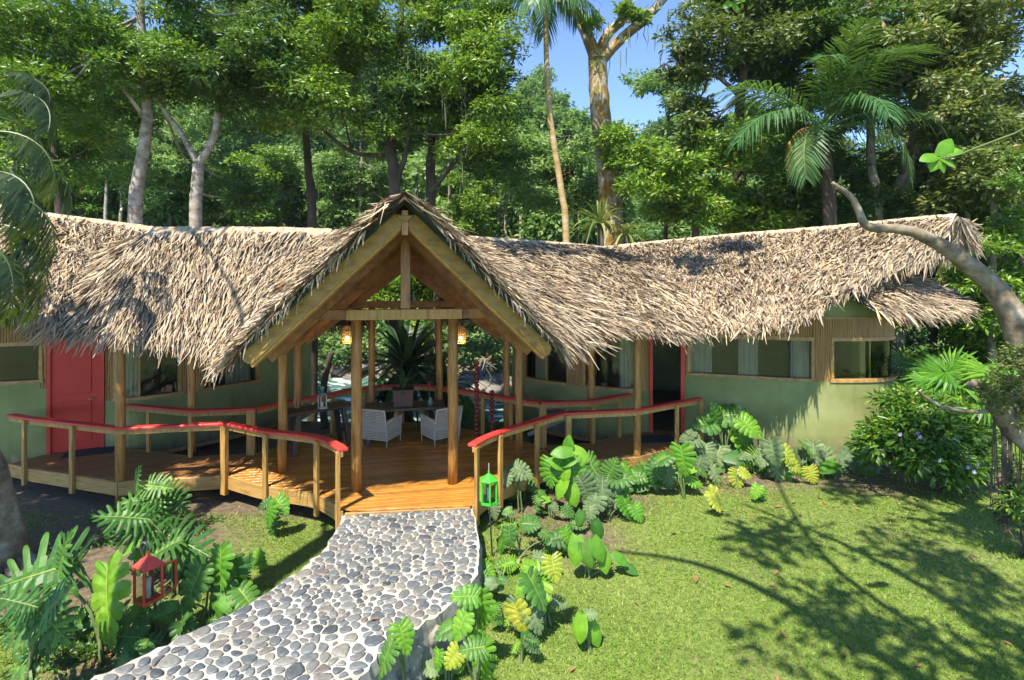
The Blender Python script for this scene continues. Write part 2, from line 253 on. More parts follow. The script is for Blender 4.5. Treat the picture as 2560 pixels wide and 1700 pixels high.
def water_mat():
    m, T, n, b = nt('river_water'); f = noise(T, 0.55, 8, (0.5, 1.7, 1)); g = noise(T, 2.6, 5, (0.5, 1.4, 1)); b.inputs['Roughness'].default_value = 0.12
    k = n.new('ShaderNodeMath'); k.operation = 'MULTIPLY'; T.links.new(f, k.inputs[0]); T.links.new(g, k.inputs[1])
    foam = ramp(T, k.outputs[0], [(0.285, (0, 0, 0)), (0.345, (1, 1, 1))])
    T.links.new(mixc(T, foam, (0.085, 0.175, 0.15), (0.75, 0.79, 0.80)), b.inputs['Base Color'])
    rr = n.new('ShaderNodeMapRange'); T.links.new(foam, rr.inputs[0]); rr.inputs[3].default_value = 0.14; rr.inputs[4].default_value = 0.8; T.links.new(rr.outputs[0], b.inputs['Roughness'])
    bump(T, b, g, 0.25, 0.7); return m
M['water'] = water_mat()
def lamp_mat():
    m, T, n, b = nt('bulb_glow'); b.inputs['Emission Color'].default_value = (1.0, 0.62, 0.2, 1); b.inputs['Emission Strength'].default_value = 12; return m
M['bulb'] = lamp_mat()
# ------------------------------------------------------------------ ground, river, hill
def sstep(a, b, x): t = np.clip((x - a) / (b - a), 0, 1); return t * t * (3 - 2 * t)
def near_bank(X): return 14.8 + 0.75 * np.maximum(0, X - 4.5) + 0.25 * np.maximum(0, -X - 7)
def far_bank(X): return 29.5 + 0.55 * np.maximum(0, X - 4)
def ground_z(X, Y):
    X = np.asarray(X, float); Y = np.asarray(Y, float)
    z = -0.5 - 0.055 * np.maximum(0, 8 - Y) + 0.03 * np.sin(X * 1.7) * np.sin(Y * 1.3)
    nb, fb = near_bank(X), far_bank(X)
    z = z - 2.6 * sstep(nb, nb + 3.0, Y)
    t = np.maximum(0, Y - fb)
    z = z + sstep(fb - 1.0, fb + 2.5, Y) * 2.4 + np.maximum(0, t - 2.0) * (0.46 + 0.16 * sstep(2, 35, -X) + 0.12 * sstep(14, 40, X)) + 0.6 * np.sin(X * .31 + 1) * sstep(2, 8, t)
    return z
def gz(x, y): return float(ground_z(x, y))
def grid_axis(segs):
    a = []
    for lo, hi, st in segs: a += list(np.arange(lo, hi, st))
    return np.array(a + [segs[-1][1]])
gx = grid_axis([(-400, -60, 40), (-60, -14, 4), (-14, 14, 0.35), (14, 60, 4), (60, 400, 40)])
gy = grid_axis([(-200, -10, 30), (-10, 3, 1), (3, 16, 0.3), (16, 36, 1.0), (36, 110, 5), (110, 600, 70)])
XX, YY = np.meshgrid(gx, gy); ZZ = ground_z(XX, np.minimum(YY, 100))
nx, ny = len(gx), len(gy)
I = np.arange(nx * ny).reshape(ny, nx)
fc = np.stack([I[:-1, :-1], I[:-1, 1:], I[1:, 1:], I[1:, :-1]], -1).reshape(-1, 4)
gme = np_mesh('ground', np.stack([XX, YY, ZZ], -1).reshape(-1, 3), fc, smooth=True)
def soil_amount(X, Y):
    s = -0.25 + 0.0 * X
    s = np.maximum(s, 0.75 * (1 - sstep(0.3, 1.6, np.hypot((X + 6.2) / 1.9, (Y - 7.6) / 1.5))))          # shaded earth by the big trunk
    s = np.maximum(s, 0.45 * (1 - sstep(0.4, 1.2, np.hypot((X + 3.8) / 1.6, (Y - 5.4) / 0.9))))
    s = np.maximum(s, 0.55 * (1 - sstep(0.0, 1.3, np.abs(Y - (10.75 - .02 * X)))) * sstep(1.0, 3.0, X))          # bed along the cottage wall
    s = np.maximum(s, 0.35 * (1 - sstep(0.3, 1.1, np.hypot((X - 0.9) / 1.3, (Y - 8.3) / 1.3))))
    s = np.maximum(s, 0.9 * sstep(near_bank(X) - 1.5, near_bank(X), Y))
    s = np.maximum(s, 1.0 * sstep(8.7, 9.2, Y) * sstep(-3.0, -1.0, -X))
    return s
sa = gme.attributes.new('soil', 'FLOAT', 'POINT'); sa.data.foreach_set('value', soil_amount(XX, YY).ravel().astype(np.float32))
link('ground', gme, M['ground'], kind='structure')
w = MB(); w.add([(-90, 13, -2.05), (110, 13, -2.05), (110, 70, -2.05), (-90, 70, -2.05)], [(0, 1, 2, 3)])
wx = np.linspace(-60, 70, 200); wy = np.linspace(14, 52, 120); WX, WY = np.meshgrid(wx, wy)
WZ = -2.05 + 0.07 * np.sin(WX * 1.3 + WY * 2.1) + 0.05 * np.sin(WX * 3.1 - WY * 2.7) + 0.035 * rng.standard_normal(WX.shape)
J = np.arange(WX.size).reshape(WX.shape); wf = np.stack([J[:-1, :-1], J[:-1, 1:], J[1:, 1:], J[1:, :-1]], -1).reshape(-1, 4)
link('river', np_mesh('river', np.stack([WX, WY, WZ], -1).reshape(-1, 3), wf, smooth=True), M['water'], kind='structure')
def rock_mesh(name, seed, n=9, m=6):
    q = np.random.default_rng(seed); V = []; 
    for j in range(m + 1):
        ph = math.pi * j / m
        for k in range(n):
            th = 2 * math.pi * k / n; r = 1 + 0.28 * q.standard_normal() * (0 < j < m) * 0.6
            V.append((r * math.sin(ph) * math.cos(th), r * math.sin(ph) * math.sin(th), r * math.cos(ph) * 0.7))
    fs = [(j * n + k, (j + 1) * n + k, (j + 1) * n + (k + 1) % n, j * n + (k + 1) % n) for j in range(m) for k in range(n)]
    return np_mesh(name, V, fs)
ROCKS = [rock_mesh('rock', 30 + i) for i in range(4)]
def rock(x, y, s, z=None, label='', group=None, flat=0.7):
    o = link('boulder', ROCKS[rnd.randrange(4)], M['rock'], None, (x, y, (gz(x, y) if z is None else z) + s * 0.12), (rnd.uniform(-.3, .3), rnd.uniform(-.3, .3), rnd.uniform(0, 6)), (s * rnd.uniform(.9, 1.4), s, s * flat))
    return tag(o, label, 'boulder', group)
rock(*P(762, 975, 26)[:2], 0.55, -2.0, 'dark boulder breaking the white rapids')
for i in range(46):                                          # gravel bank and boulders along the far shore
    x = rnd.uniform(-15, 9); y = float(far_bank(x)) + rnd.uniform(-0.6, 1.6)
    rock(x, y, rnd.uniform(0.2, 0.55), None, 'pale weathered boulder on the far river bank', 'boulders lining the far bank')
for (px, py, d, s) in ((1215, 968, 21, .5), (1245, 950, 23, .75), (1180, 945, 25, .8), (1290, 955, 22, .6), (1160, 985, 20, .4), (1225, 925, 26, .7), (1270, 920, 26, .7)):
    q = P(px, py, d); rock(q.x, q.y, s, q.z - s * .3, 'large mossy river boulder behind the red bead strings', 'boulders behind the bead strings', 0.8)
dw = MB()
for i in range(9):
    a = P(1222 + rnd.uniform(-12, 12), 905 + rnd.uniform(-15, 15), 20.5); b = a + Vector((rnd.uniform(-.4, .6), rnd.uniform(-.3, .3), rnd.uniform(-.6, .1)))
    dw.tube([a, (a + b) / 2 + Vector((0, 0, rnd.uniform(-.1, .15))), b], [.028, .022, .010], 5)
dw.build('driftwood_heap', M['drift'], label='bleached tangle of driftwood caught on river boulders', cat='driftwood', kind='stuff')
# ------------------------------------------------------------------ the pebble path
PZ = -0.06
Lp = [G(x, y, PZ) for x, y in ((857, 1281), (846, 1312), (828, 1345), (785, 1395), (712, 1448), (600, 1518), (480, 1578), (335, 1645), (215, 1700), (60, 1775), (-140, 1850), (-420, 1960))]
Rp = [G(x, y, PZ) for x, y in ((1180, 1264), (1193, 1320), (1200, 1375), (1192, 1430), (1165, 1480), (1110, 1525), (1040, 1572), (965, 1622), (905, 1690), (800, 1790), (640, 1900), (380, 2060))]
Lc = [p + rng.normal(0, .014, 2) for p in crom([p[:2] for p in Lp], 5)]; Rc = [p + rng.normal(0, .014, 2) for p in crom([p[:2] for p in Rp], 5)]
root_path = empty('path', kind='structure')
pb = MB(); nL = len(Lc)
NW = 26
jag = [(rnd.uniform(-.02, .02), rnd.uniform(-.02, .02)) for _ in range(nL)]
def pth(i, t, z):
    a = np.array(Lc[i]); b = np.array(Rc[i]); q = a + (b - a) * t; return (q[0], q[1], z)
vs = [pth(i, k / NW, PZ - 0.012 + 0.008 * math.sin(i * 3.1 + k * 2.3)) for i in range(nL) for k in range(NW + 1)]
fs = [(i * (NW + 1) + k, (i + 1) * (NW + 1) + k, (i + 1) * (NW + 1) + k + 1, i * (NW + 1) + k + 1) for i in range(nL - 1) for k in range(NW)]
pb.add(vs, fs)
pb.build('mortar_bed', M['mortar'], root_path, smooth=True)
sd = MB()
for e, sgn in ((0.0, -1), (1.0, 1)):
    rows = []
    for i in range(nL):
        a = np.array(Lc[i]); b = np.array(Rc[i]); n_ = (b - a) / np.linalg.norm(b - a); q = a if e == 0 else b
        col = []
        for j in range(7):
            off = (0.0 if j == 0 else 0.02 + rnd.uniform(-.022, .03)) * sgn
            z = PZ - 0.012 - j * 0.12; col.append((q[0] + n_[0] * off, q[1] + n_[1] * off, z))
        rows.append(col)
    vs = [p for c in rows for p in c]; fs = [(i * 7 + j, (i + 1) * 7 + j, (i + 1) * 7 + j + 1, i * 7 + j + 1) for i in range(nL - 1) for j in range(6)]
    if sgn > 0: fs = [f[::-1] for f in fs]
    sd.add(vs, fs)
sd.build('retaining_side', M['concrete'], root_path)
def clip_half(poly, p, n):
    out = []
    for i in range(len(poly)):
        a, b = poly[i], poly[(i + 1) % len(poly)]; da = (a[0] - p[0]) * n[0] + (a[1] - p[1]) * n[1]; db = (b[0] - p[0]) * n[0] + (b[1] - p[1]) * n[1]
        if da <= 0: out.append(a)
        if (da < 0 < db) or (db < 0 < da):
            t = da / (da - db); out.append((a[0] + (b[0] - a[0]) * t, a[1] + (b[1] - a[1]) * t))
    return out
outline = [tuple(p) for p in Lc] + [tuple(p) for p in Rc[::-1]]
OL = np.array(outline)
def inside(pts):
    x, y = pts[:, 0:1], pts[:, 1:2]; x1, y1 = OL[:, 0], OL[:, 1]; x2, y2 = np.roll(x1, -1), np.roll(y1, -1)
    c = ((y1 > y) != (y2 > y)) & (x < (x2 - x1) * (y - y1) / (y2 - y1 + 1e-12) + x1); return c.sum(1) % 2 == 1
def edge_dist(pts):
    a, b = OL, np.roll(OL, -1, 0); d = b - a; ap = pts[:, None, :] - a[None]; t = np.clip((ap * d).sum(-1) / ((d * d).sum(-1) + 1e-12), 0, 1)
    return np.sqrt(((ap - d[None] * t[..., None]) ** 2).sum(-1)).min(1)
lo, hi = OL.min(0), OL.max(0)
cand = rng.uniform([lo[0], max(lo[1], 4.05)], [hi[0], hi[1]], (14000, 2)); cand = cand[inside(cand)]; cand = cand[(edge_dist(cand) > 0.045)]
pts = []
SX = 1.35                                     # stones lie longer across the view
radii = []
for c in cand:                                # dart throwing with mixed sizes
    r = rnd.choice((0.05, 0.06, 0.07, 0.08, 0.09, 0.105, 0.12)) * (1.0 if c[1] > 5.2 else 1.12)
    if all(((c[0] - q[0]) / SX) ** 2 + (c[1] - q[1]) ** 2 > (0.5 * (r + r2)) ** 2 * 1.0 for q, r2 in zip(pts, radii)): pts.append(tuple(c)); radii.append(r)
pts = np.array(pts); radii = np.array(radii)
def stone(i):
    c = pts[i]; poly = [(c[0] + 0.3 * math.cos(a), c[1] + 0.3 * math.sin(a)) for a in np.linspace(0, 2 * math.pi, 14, endpoint=False)]
    dd = np.hypot(pts[:, 0] - c[0], pts[:, 1] - c[1]); nb = np.argsort(dd)[1:14]
    for j in nb:
        n = pts[j] - c; L = np.linalg.norm(n); n = n / L; w_ = 0.5 + 0.22 * (radii[i] - radii[j]) / (radii[i] + radii[j]) * 2; poly = clip_half(poly, c + n * (L * w_ - rnd.uniform(.005, .014)), n)
        if len(poly) < 3: return None
    ed = edge_dist(c[None])[0]
    if ed < 0.2:
        poly = [p for p in poly if True]
        # keep clear of the path edge
        a, b = OL, np.roll(OL, -1, 0)
        mid = (a + b) / 2; k = np.argsort(np.hypot(*(mid - c).T))[:3]
        for q in k:
            t = b[q] - a[q]; n = np.array((-t[1], t[0])); n /= np.linalg.norm(n)
            if np.dot(c - a[q], n) > 0: n = -n
            poly = clip_half(poly, a[q] - n * rnd.uniform(0.0, .025), n)
            if len(poly) < 3: return None
    if rnd.random() < .18:
        k_ = rnd.uniform(.62, .85); poly = [(c[0] + (p[0] - c[0]) * k_, c[1] + (p[1] - c[1]) * k_) for p in poly]
    for _ in range(2 if len(poly) < 7 else 1):   # round the corners
        poly = [tuple(np.array(poly[k]) * (1 - s) + np.array(poly[(k + 1) % len(poly)]) * s) for k in range(len(poly)) for s in (0.27, 0.73)]
    if len(poly) > 12: poly = poly[::2] if len(poly) >= 18 else poly
    poly = np.array(poly); ar = 0.5 * abs(np.dot(poly[:, 0], np.roll(poly[:, 1], -1)) - np.dot(poly[:, 1], np.roll(poly[:, 0], -1)))
    return poly, ar
stones = [s for s in (stone(i) for i in range(len(pts))) if s is not None and s[1] > 0.0012 and s[1] < 0.06]
def area_seen(s):
    c = s[0].mean(0); px = CX + c[0] * F / c[1]; py = HOR + (CZ - PZ) * F / c[1]
    return s[1] / c[1] ** 3 * (1 if (-30 < px < 2560 and py < 1715) else 0)
stones.sort(key=lambda s: -area_seen(s))
def stone_geo(s):
    poly, ar = s; c = poly.mean(0); n = len(poly); h = rnd.uniform(.002, .009); V = []
    for k_, zz in ((1.0, -0.02), (0.97, h * .45), (0.72, h)):
        V += [(c[0] + (p[0] - c[0]) * k_, c[1] + (p[1] - c[1]) * k_, PZ + zz) for p in poly]
    V.append((c[0], c[1], PZ + h * 1.1))
    fs = [(r * n + k, r * n + (k + 1) % n, (r + 1) * n + (k + 1) % n, (r + 1) * n + k) for r in range(2) for k in range(n)] + [(2 * n + k, 2 * n + (k + 1) % n, 3 * n) for k in range(n)]
    if np.dot(poly[:, 0], np.roll(poly[:, 1], -1)) - np.dot(poly[:, 1], np.roll(poly[:, 0], -1)) < 0: fs = [f[::-1] for f in fs]
    return V, fs
rest = MB()
for i, s in enumerate(stones):
    V, fs = stone_geo(s)
    if i < 300: m_ = MB(); m_.add(V, fs, 0.0); m_.build('pebble', M['pebble'], root_path, smooth=True)
    else: rest.add(V, fs, rnd.random())
if rest.v: rest.build('small_pebbles', M['pebble'], root_path, smooth=True, kind='stuff')
for i in range(11):                           # rough stones built into the path's outer side
    k = rnd.randrange(14, nL - 4); b = np.array(Rc[k]); a = np.array(Lc[k]); n_ = (b - a) / np.linalg.norm(b - a); s = rnd.uniform(.06, .13)
    link('side_stone', ROCKS[rnd.randrange(4)], M['rock'], root_path, (b[0] + n_[0] * .01, b[1] + n_[1] * .01, PZ - rnd.uniform(.15, .5)), (rnd.uniform(0, 3), rnd.uniform(0, 3), rnd.uniform(0, 6)), (s * 1.2, s, s))
# ------------------------------------------------------------------ the deck
U = Vector((math.cos(R(11)), math.sin(R(11)), 0)); Vv = Vector((-math.sin(R(11)), math.cos(R(11)), 0)); O = Vector((-1.76, 8.85, 0))
def L3(u, v, z=0.0): q = O + U * u + Vv * v; return Vector((q.x, q.y, z))
front_l = [(-9.35, 10.0), (-8.78, 9.76), (-6.66, 9.09), (-5.0, 9.41)]
curve_l = [(-5.0, 9.41), (-4.55, 9.16), (-4.1, 8.93), (-3.2, 8.62), (-2.72, 8.22), (-2.49, 7.92)]
curve_r = [(-0.61, 8.14), (-0.42, 8.55), (-0.05, 9.05), (0.46, 9.60), (0.95, 10.12)]
front_r = [(0.95, 10.12), (2.4, 10.38), (4.0, 11.4)]
back = [(4.0, 12.0), (3.0, 12.2), (2.65, 11.9), (1.62, 11.2), (.58, 11.05), (.27, 11.25), (-.2, 11.6), (-.78, 12.05), (-1.69, 12.7), (-2.76, 12.9), (-3.67, 12.45), (-4.1, 11.8), (-4.74, 11.0), (-5.0, 10.55), (-6.14, 10.35), (-7.8, 10.85), (-8.3, 11.0), (-9.1, 10.6)]
cl = [tuple(p) for p in crom(curve_l, 4)]; cr = [tuple(p) for p in crom(curve_r, 4)]
deck = empty('wooden_deck', (-2, 10, 0), label='raised golden timber deck joining the pavilion to both cottages', cat='deck')
INV = Matrix.Translation((2, -10, 0))
def child(o, par): o.parent = par; o.matrix_parent_inverse = par.matrix_basis.inverted(); return o
def scan(poly, o, d, n):
    """where the line o + t d crosses the polygon"""
    ts = []
    for i in range(len(poly)):
        a, b = np.array(poly[i]), np.array(poly[(i + 1) % len(poly)]); da = np.dot(a - o, n); db = np.dot(b - o, n)
        if (da > 0) != (db > 0): q = a + (b - a) * da / (da - db); ts.append(np.dot(q - o, d))
    return sorted(ts)
def boards(poly, direction, mat, width=0.118, gap=0.008, ztop=0.0, max_len=3.4):
    d = np.array(direction, float); d /= np.linalg.norm(d); n = np.array((-d[1], d[0])); pp = np.array(poly); lo_, hi_ = (pp @ n).min(), (pp @ n).max(); k = 0; w0 = lo_ + 0.003
    while w0 < hi_ - 0.02:
        w1 = min(w0 + width, hi_ - 0.002); ta, tb = scan(poly, n * w0, d, n), scan(poly, n * w1, d, n); tm = scan(poly, n * (w0 + w1) / 2, d, n)
        if len(ta) != len(tm): ta = tm
        if len(tb) != len(tm): tb = tm
        for q in range(0, len(tm) - 1, 2):
            a0, a1, b0, b1 = ta[q], ta[q + 1], tb[q], tb[q + 1]; cuts = [0.0, 1.0]; Ln = max(a1 - a0, b1 - b0)
            if Ln > max_len: c_ = rnd.uniform(.3, .7); cuts = [0.0, c_, 1.0]
            for s0, s1 in zip(cuts[:-1], cuts[1:]):
                e = 0.002 if s0 > 0 else 0; zt = ztop + rnd.uniform(-.0012, .0012)
                cs = [n * w0 + d * (a0 + (a1 - a0) * s0 + e), n * w0 + d * (a0 + (a1 - a0) * s1), n * w1 + d * (b0 + (b1 - b0) * s1), n * w1 + d * (b0 + (b1 - b0) * s0 + e)]
                mb = MB(); mb.add([(c_[0], c_[1], zt - .03) for c_ in cs] + [(c_[0], c_[1], zt) for c_ in cs], [(3, 2, 1, 0), (4, 5, 6, 7), (0, 1, 5, 4), (1, 2, 6, 5), (2, 3, 7, 6), (3, 0, 4, 7)])
                child(bevel(mb.build('board', mat), 0.004), deck)
        w0 = w0 + width + gap
center = cl + cr + [(.58, 11.05), (.27, 11.25), (-.2, 11.6), (-.78, 12.05), (-1.69, 12.7), (-2.76, 12.9), (-3.67, 12.45), (-4.1, 11.8), (-4.74, 11.0), (-4.98, 10.57)]
boards(center, (U.x, U.y), M['deck'])
left_w = front_l[:-1] + [(-5.03, 9.4), (-5.03, 10.55), (-6.14, 10.35), (-7.8, 10.85), (-8.3, 11.0), (-9.1, 10.6)]
boards(left_w, (0.72, 0.69), M['deck_l'], 0.095, 0.012)
right_w = [(1.0, 10.14)] + front_r[1:] + [(4.0, 12.0), (3.0, 12.2), (2.65, 11.9), (1.62, 11.2), (.63, 11.07)]
boards(right_w, (-0.62, 0.78), M['deck_r'], 0.095, 0.012)
def sweep(poly, w, z0, z1, name, mat, parent, bev=0.006, closed=False, side=0.0):
    """a rectangular section swept along a plan polyline; side shifts it sideways"""
    p = [np.array(q[:2], float) for q in poly]; zs = [q[2] if len(q) > 2 else 0.0 for q in poly]; rows = []
    for i in range(len(p)):
        d0 = p[i] - p[i - 1] if i > 0 else p[1] - p[0]; d1 = p[i + 1] - p[i] if i < len(p) - 1 else p[-1] - p[-2]
        d0 = d0 / np.linalg.norm(d0); d1 = d1 / np.linalg.norm(d1); t = d0 + d1; t /= np.linalg.norm(t); n = np.array((-t[1], t[0])); k = 1 / max(0.5, np.dot(n, (-d1[1], d1[0])))
        a = p[i] + n * (side + w / 2) * k; b = p[i] + n * (side - w / 2) * k
        rows.append([(a[0], a[1], z0 + zs[i]), (b[0], b[1], z0 + zs[i]), (b[0], b[1], z1 + zs[i]), (a[0], a[1], z1 + zs[i])])
    mb = MB(); vs = [v for r in rows for v in r]; fs = [(i * 4 + k, i * 4 + (k + 1) % 4, (i + 1) * 4 + (k + 1) % 4, (i + 1) * 4 + k) for i in range(len(p) - 1) for k in range(4)]
    fs += [(0, 3, 2, 1), tuple((len(p) - 1) * 4 + k for k in range(4))]; fs = [f[::-1] for f in fs]
    mb.add(vs, fs); o = mb.build(name, mat)
    if parent is not None: child(o, parent)
    return bevel(o, bev) if bev else o
for seg in (front_l[:3], [front_l[2], front_l[3]], cl, cr, [front_r[0], front_r[1]], [front_r[1], front_r[2]]):
    a, b = seg[0], seg[-1]; sweep(seg, 0.04, -0.235, -0.004, 'fascia', M['fascia'], deck, side=-0.021)
sweep([(-2.47, 7.905), (-0.63, 8.125)], 0.04, -0.2, -0.034, 'front_joist', M['fascia'], deck, side=0.03)
sweep(back[::-1], 0.04, -0.235, -0.004, 'back_fascia', M['fascia'], deck, side=0.03)
for x, y in ((-8, 10.2), (-6.3, 9.8), (-4.4, 9.6), (-3.4, 9.2), (-2.2, 8.6), (-.8, 9.2), (.2, 10.2), (1.8, 10.8), (3.3, 11.5), (-3.5, 11.8), (-1.8, 12.2), (-2.5, 10.5)):
    mb = MB(); mb.box((x, y, -0.42), (0.14, 0.14, 0.76)); child(mb.build('pier', M['darkbark']), deck)
# ------------------------------------------------------------------ railings
def railing(label, cap, posts, parent_group, under=True, capw=0.15, zc=0.92, tall=()):
    x, y = cap[len(cap) // 2][:2]; r = empty('deck_railing', (x, y, 0), label=label, cat='railing', group=parent_group)
    sweep(cap, capw, zc - .045, zc, 'cap_rail', M['red'], r, 0.008)
    if under: sweep(cap, 0.035, zc - .125, zc - .046, 'sub_rail', M['pale'], r, 0.004, side=-0.02)
    for p in posts:
        (px_, py_), wd, zb = p[0], p[1], p[2]; mb = MB()
        mb.box((px_, py_, (zb + zc - .046) / 2), (wd, wd * .62, zc - .046 - zb), p[3] if len(p) > 3 else R(10)); child(bevel(mb.build('baluster', M['pale']), .005), r)
    return r
def along(poly, dist, out=0.0):
    p = [np.array(q[:2], float) for q in poly]; L = 0
    for a, b in zip(p[:-1], p[1:]):
        l = np.linalg.norm(b - a)
        if L + l >= dist: t = (b - a) / l; q = a + t * (dist - L); return (q[0] + t[1] * out, q[1] - t[0] * out), math.atan2(t[1], t[0])
        L += l
    t = (p[-1] - p[-2]) / np.linalg.norm(p[-1] - p[-2]); return (p[-1][0] + t[1] * out, p[-1][1] - t[0] * out), math.atan2(t[1], t[0])
def plen(poly): return sum(np.linalg.norm(np.array(b[:2]) - np.array(a[:2])) for a, b in zip(poly[:-1], poly[1:]))
def posts_at(poly, fr, wd=0.085, zb=-0.3, out=0.07):
    Ln = plen(poly); r = []
    for f in fr: (q, a) = along(poly, max(0.03, min(Ln - .03, f * Ln)), out); r.append((q, wd, zb, a))
    return r
RG = 'red-capped railings round the deck'
railing('red-capped railing in front of the red door, bending at a round post', front_l, posts_at(front_l, (0.13, 0.40), zb=-.3) , RG)
railing('curved red-capped railing sweeping down to the path beside the red lantern bed', cl, posts_at(cl, (0.01,), .13, -.32) + posts_at(cl, (0.36, 0.72, 0.985), .085, -.32), RG)
railing('curved red-capped railing beside the green lantern', cr, posts_at(cr, (0.01, 0.30, 0.68), .085, -.32), RG)
railing('red-capped railing leading to the open red-framed doorway', front_r, posts_at(front_r, (0.03,), .10, -.32) + posts_at(front_r, (0.76, 0.985), .085, -.3), RG)
bl = [(-7.75, 10.8), (-6.14, 10.3), (-5.02, 10.5)]
railing('red-capped railing between the red door walkway and the cottage windows', bl, posts_at(bl, (0.2, 0.58), .08, 0, 0) + posts_at(bl, (0.97,), .15, -.2, 0), RG)
bc = [tuple(p) for p in crom([(-5.0, 10.52), (-4.74, 10.97), (-4.1, 11.75), (-3.67, 12.4), (-2.76, 12.83), (-1.69, 12.64), (-.78, 12.0), (-.2, 11.55), (.27, 11.2), (.58, 11.02)], 4)]
railing('long curved red-capped railing along the river edge of the pavilion', bc, posts_at(bc, (0.12, .24, .36, .48, .6, .68, .79, .9), .085, 0, 0), RG)
br = [(.6, 11.0), (1.62, 11.13), (2.6, 11.82)]
railing('short red-capped railing on the walkway under the cottage windows with curtains', br, posts_at(br, (0.0,), .15, -.2, 0) + posts_at(br, (0.5, 0.85), .085, 0, 0), RG)
# ------------------------------------------------------------------ pavilion
pav = empty('pavilion', (O.x, O.y, 0), label='open timber pavilion with steep thatched gable facing the stone path', cat='pavilion')
def rpost(mb, x, y, z0, z1, r, seed=0):
    q = random.Random(seed); n = 6
    mb.tube([(x + q.uniform(-.008, .008), y + q.uniform(-.008, .008), z0 + (z1 - z0) * k / n) for k in range(n + 1)], [r * q.uniform(.96, 1.05) for _ in range(n + 1)], 12)
PU = [(-.78, 0, 2.76), (.78, 0, 2.76), (-2.15, 1.12, 2.62), (2.15, 1.12, 2.62), (-2.15, 2.45, 2.62), (2.15, 2.45, 2.62), (-.76, 3.5, 2.8), (.76, 3.5, 2.8)]
for i, (u, v, zt) in enumerate(PU):
    q = L3(u, v); mb = MB(); rpost(mb, q.x, q.y, 0.0, zt, 0.083 if i < 2 else 0.076, i); child(mb.build('post', M['post'], smooth=True), pav)
def pbeam(a, b, w, h, name, mat, up=(0, 0, 1)):
    mb = MB(); mb.beam(a, b, w, h, up); return child(bevel(mb.build(name, mat), .008), pav)
pbeam(L3(-.93, -0.06, 2.85), L3(.93, -0.06, 2.85), .10, .17, 'tie_beam', M['pale'])
pbeam(L3(-2.12, 0.04, 2.85), L3(-.935, 0.04, 2.85), .10, .17, 'tie_beam', M['rafter']); pbeam(L3(.935, 0.04, 2.85), L3(2.12, 0.04, 2.85), .10, .17, 'tie_beam', M['rafter'])
pbeam(L3(0, 0.0, 2.94), L3(0, 0.0, 4.30), .16, .13, 'king_post', M['post'], up=Vv)
pbeam(L3(0, -1.57, 4.02), L3(0, -1.57, 4.36), .09, .10, 'ridge_hanger', M['post'], up=Vv)
pbeam(L3(0, -1.5, 4.22), L3(0, .2, 4.38), .08, .2, 'ridge_beam', M['rafter']); pbeam(L3(0, .2, 4.38), L3(0, 4.2, 4.38), .08, .2, 'ridge_beam', M['rafter'])
def slope_z(u): return 4.56 - abs(u) * 0.965
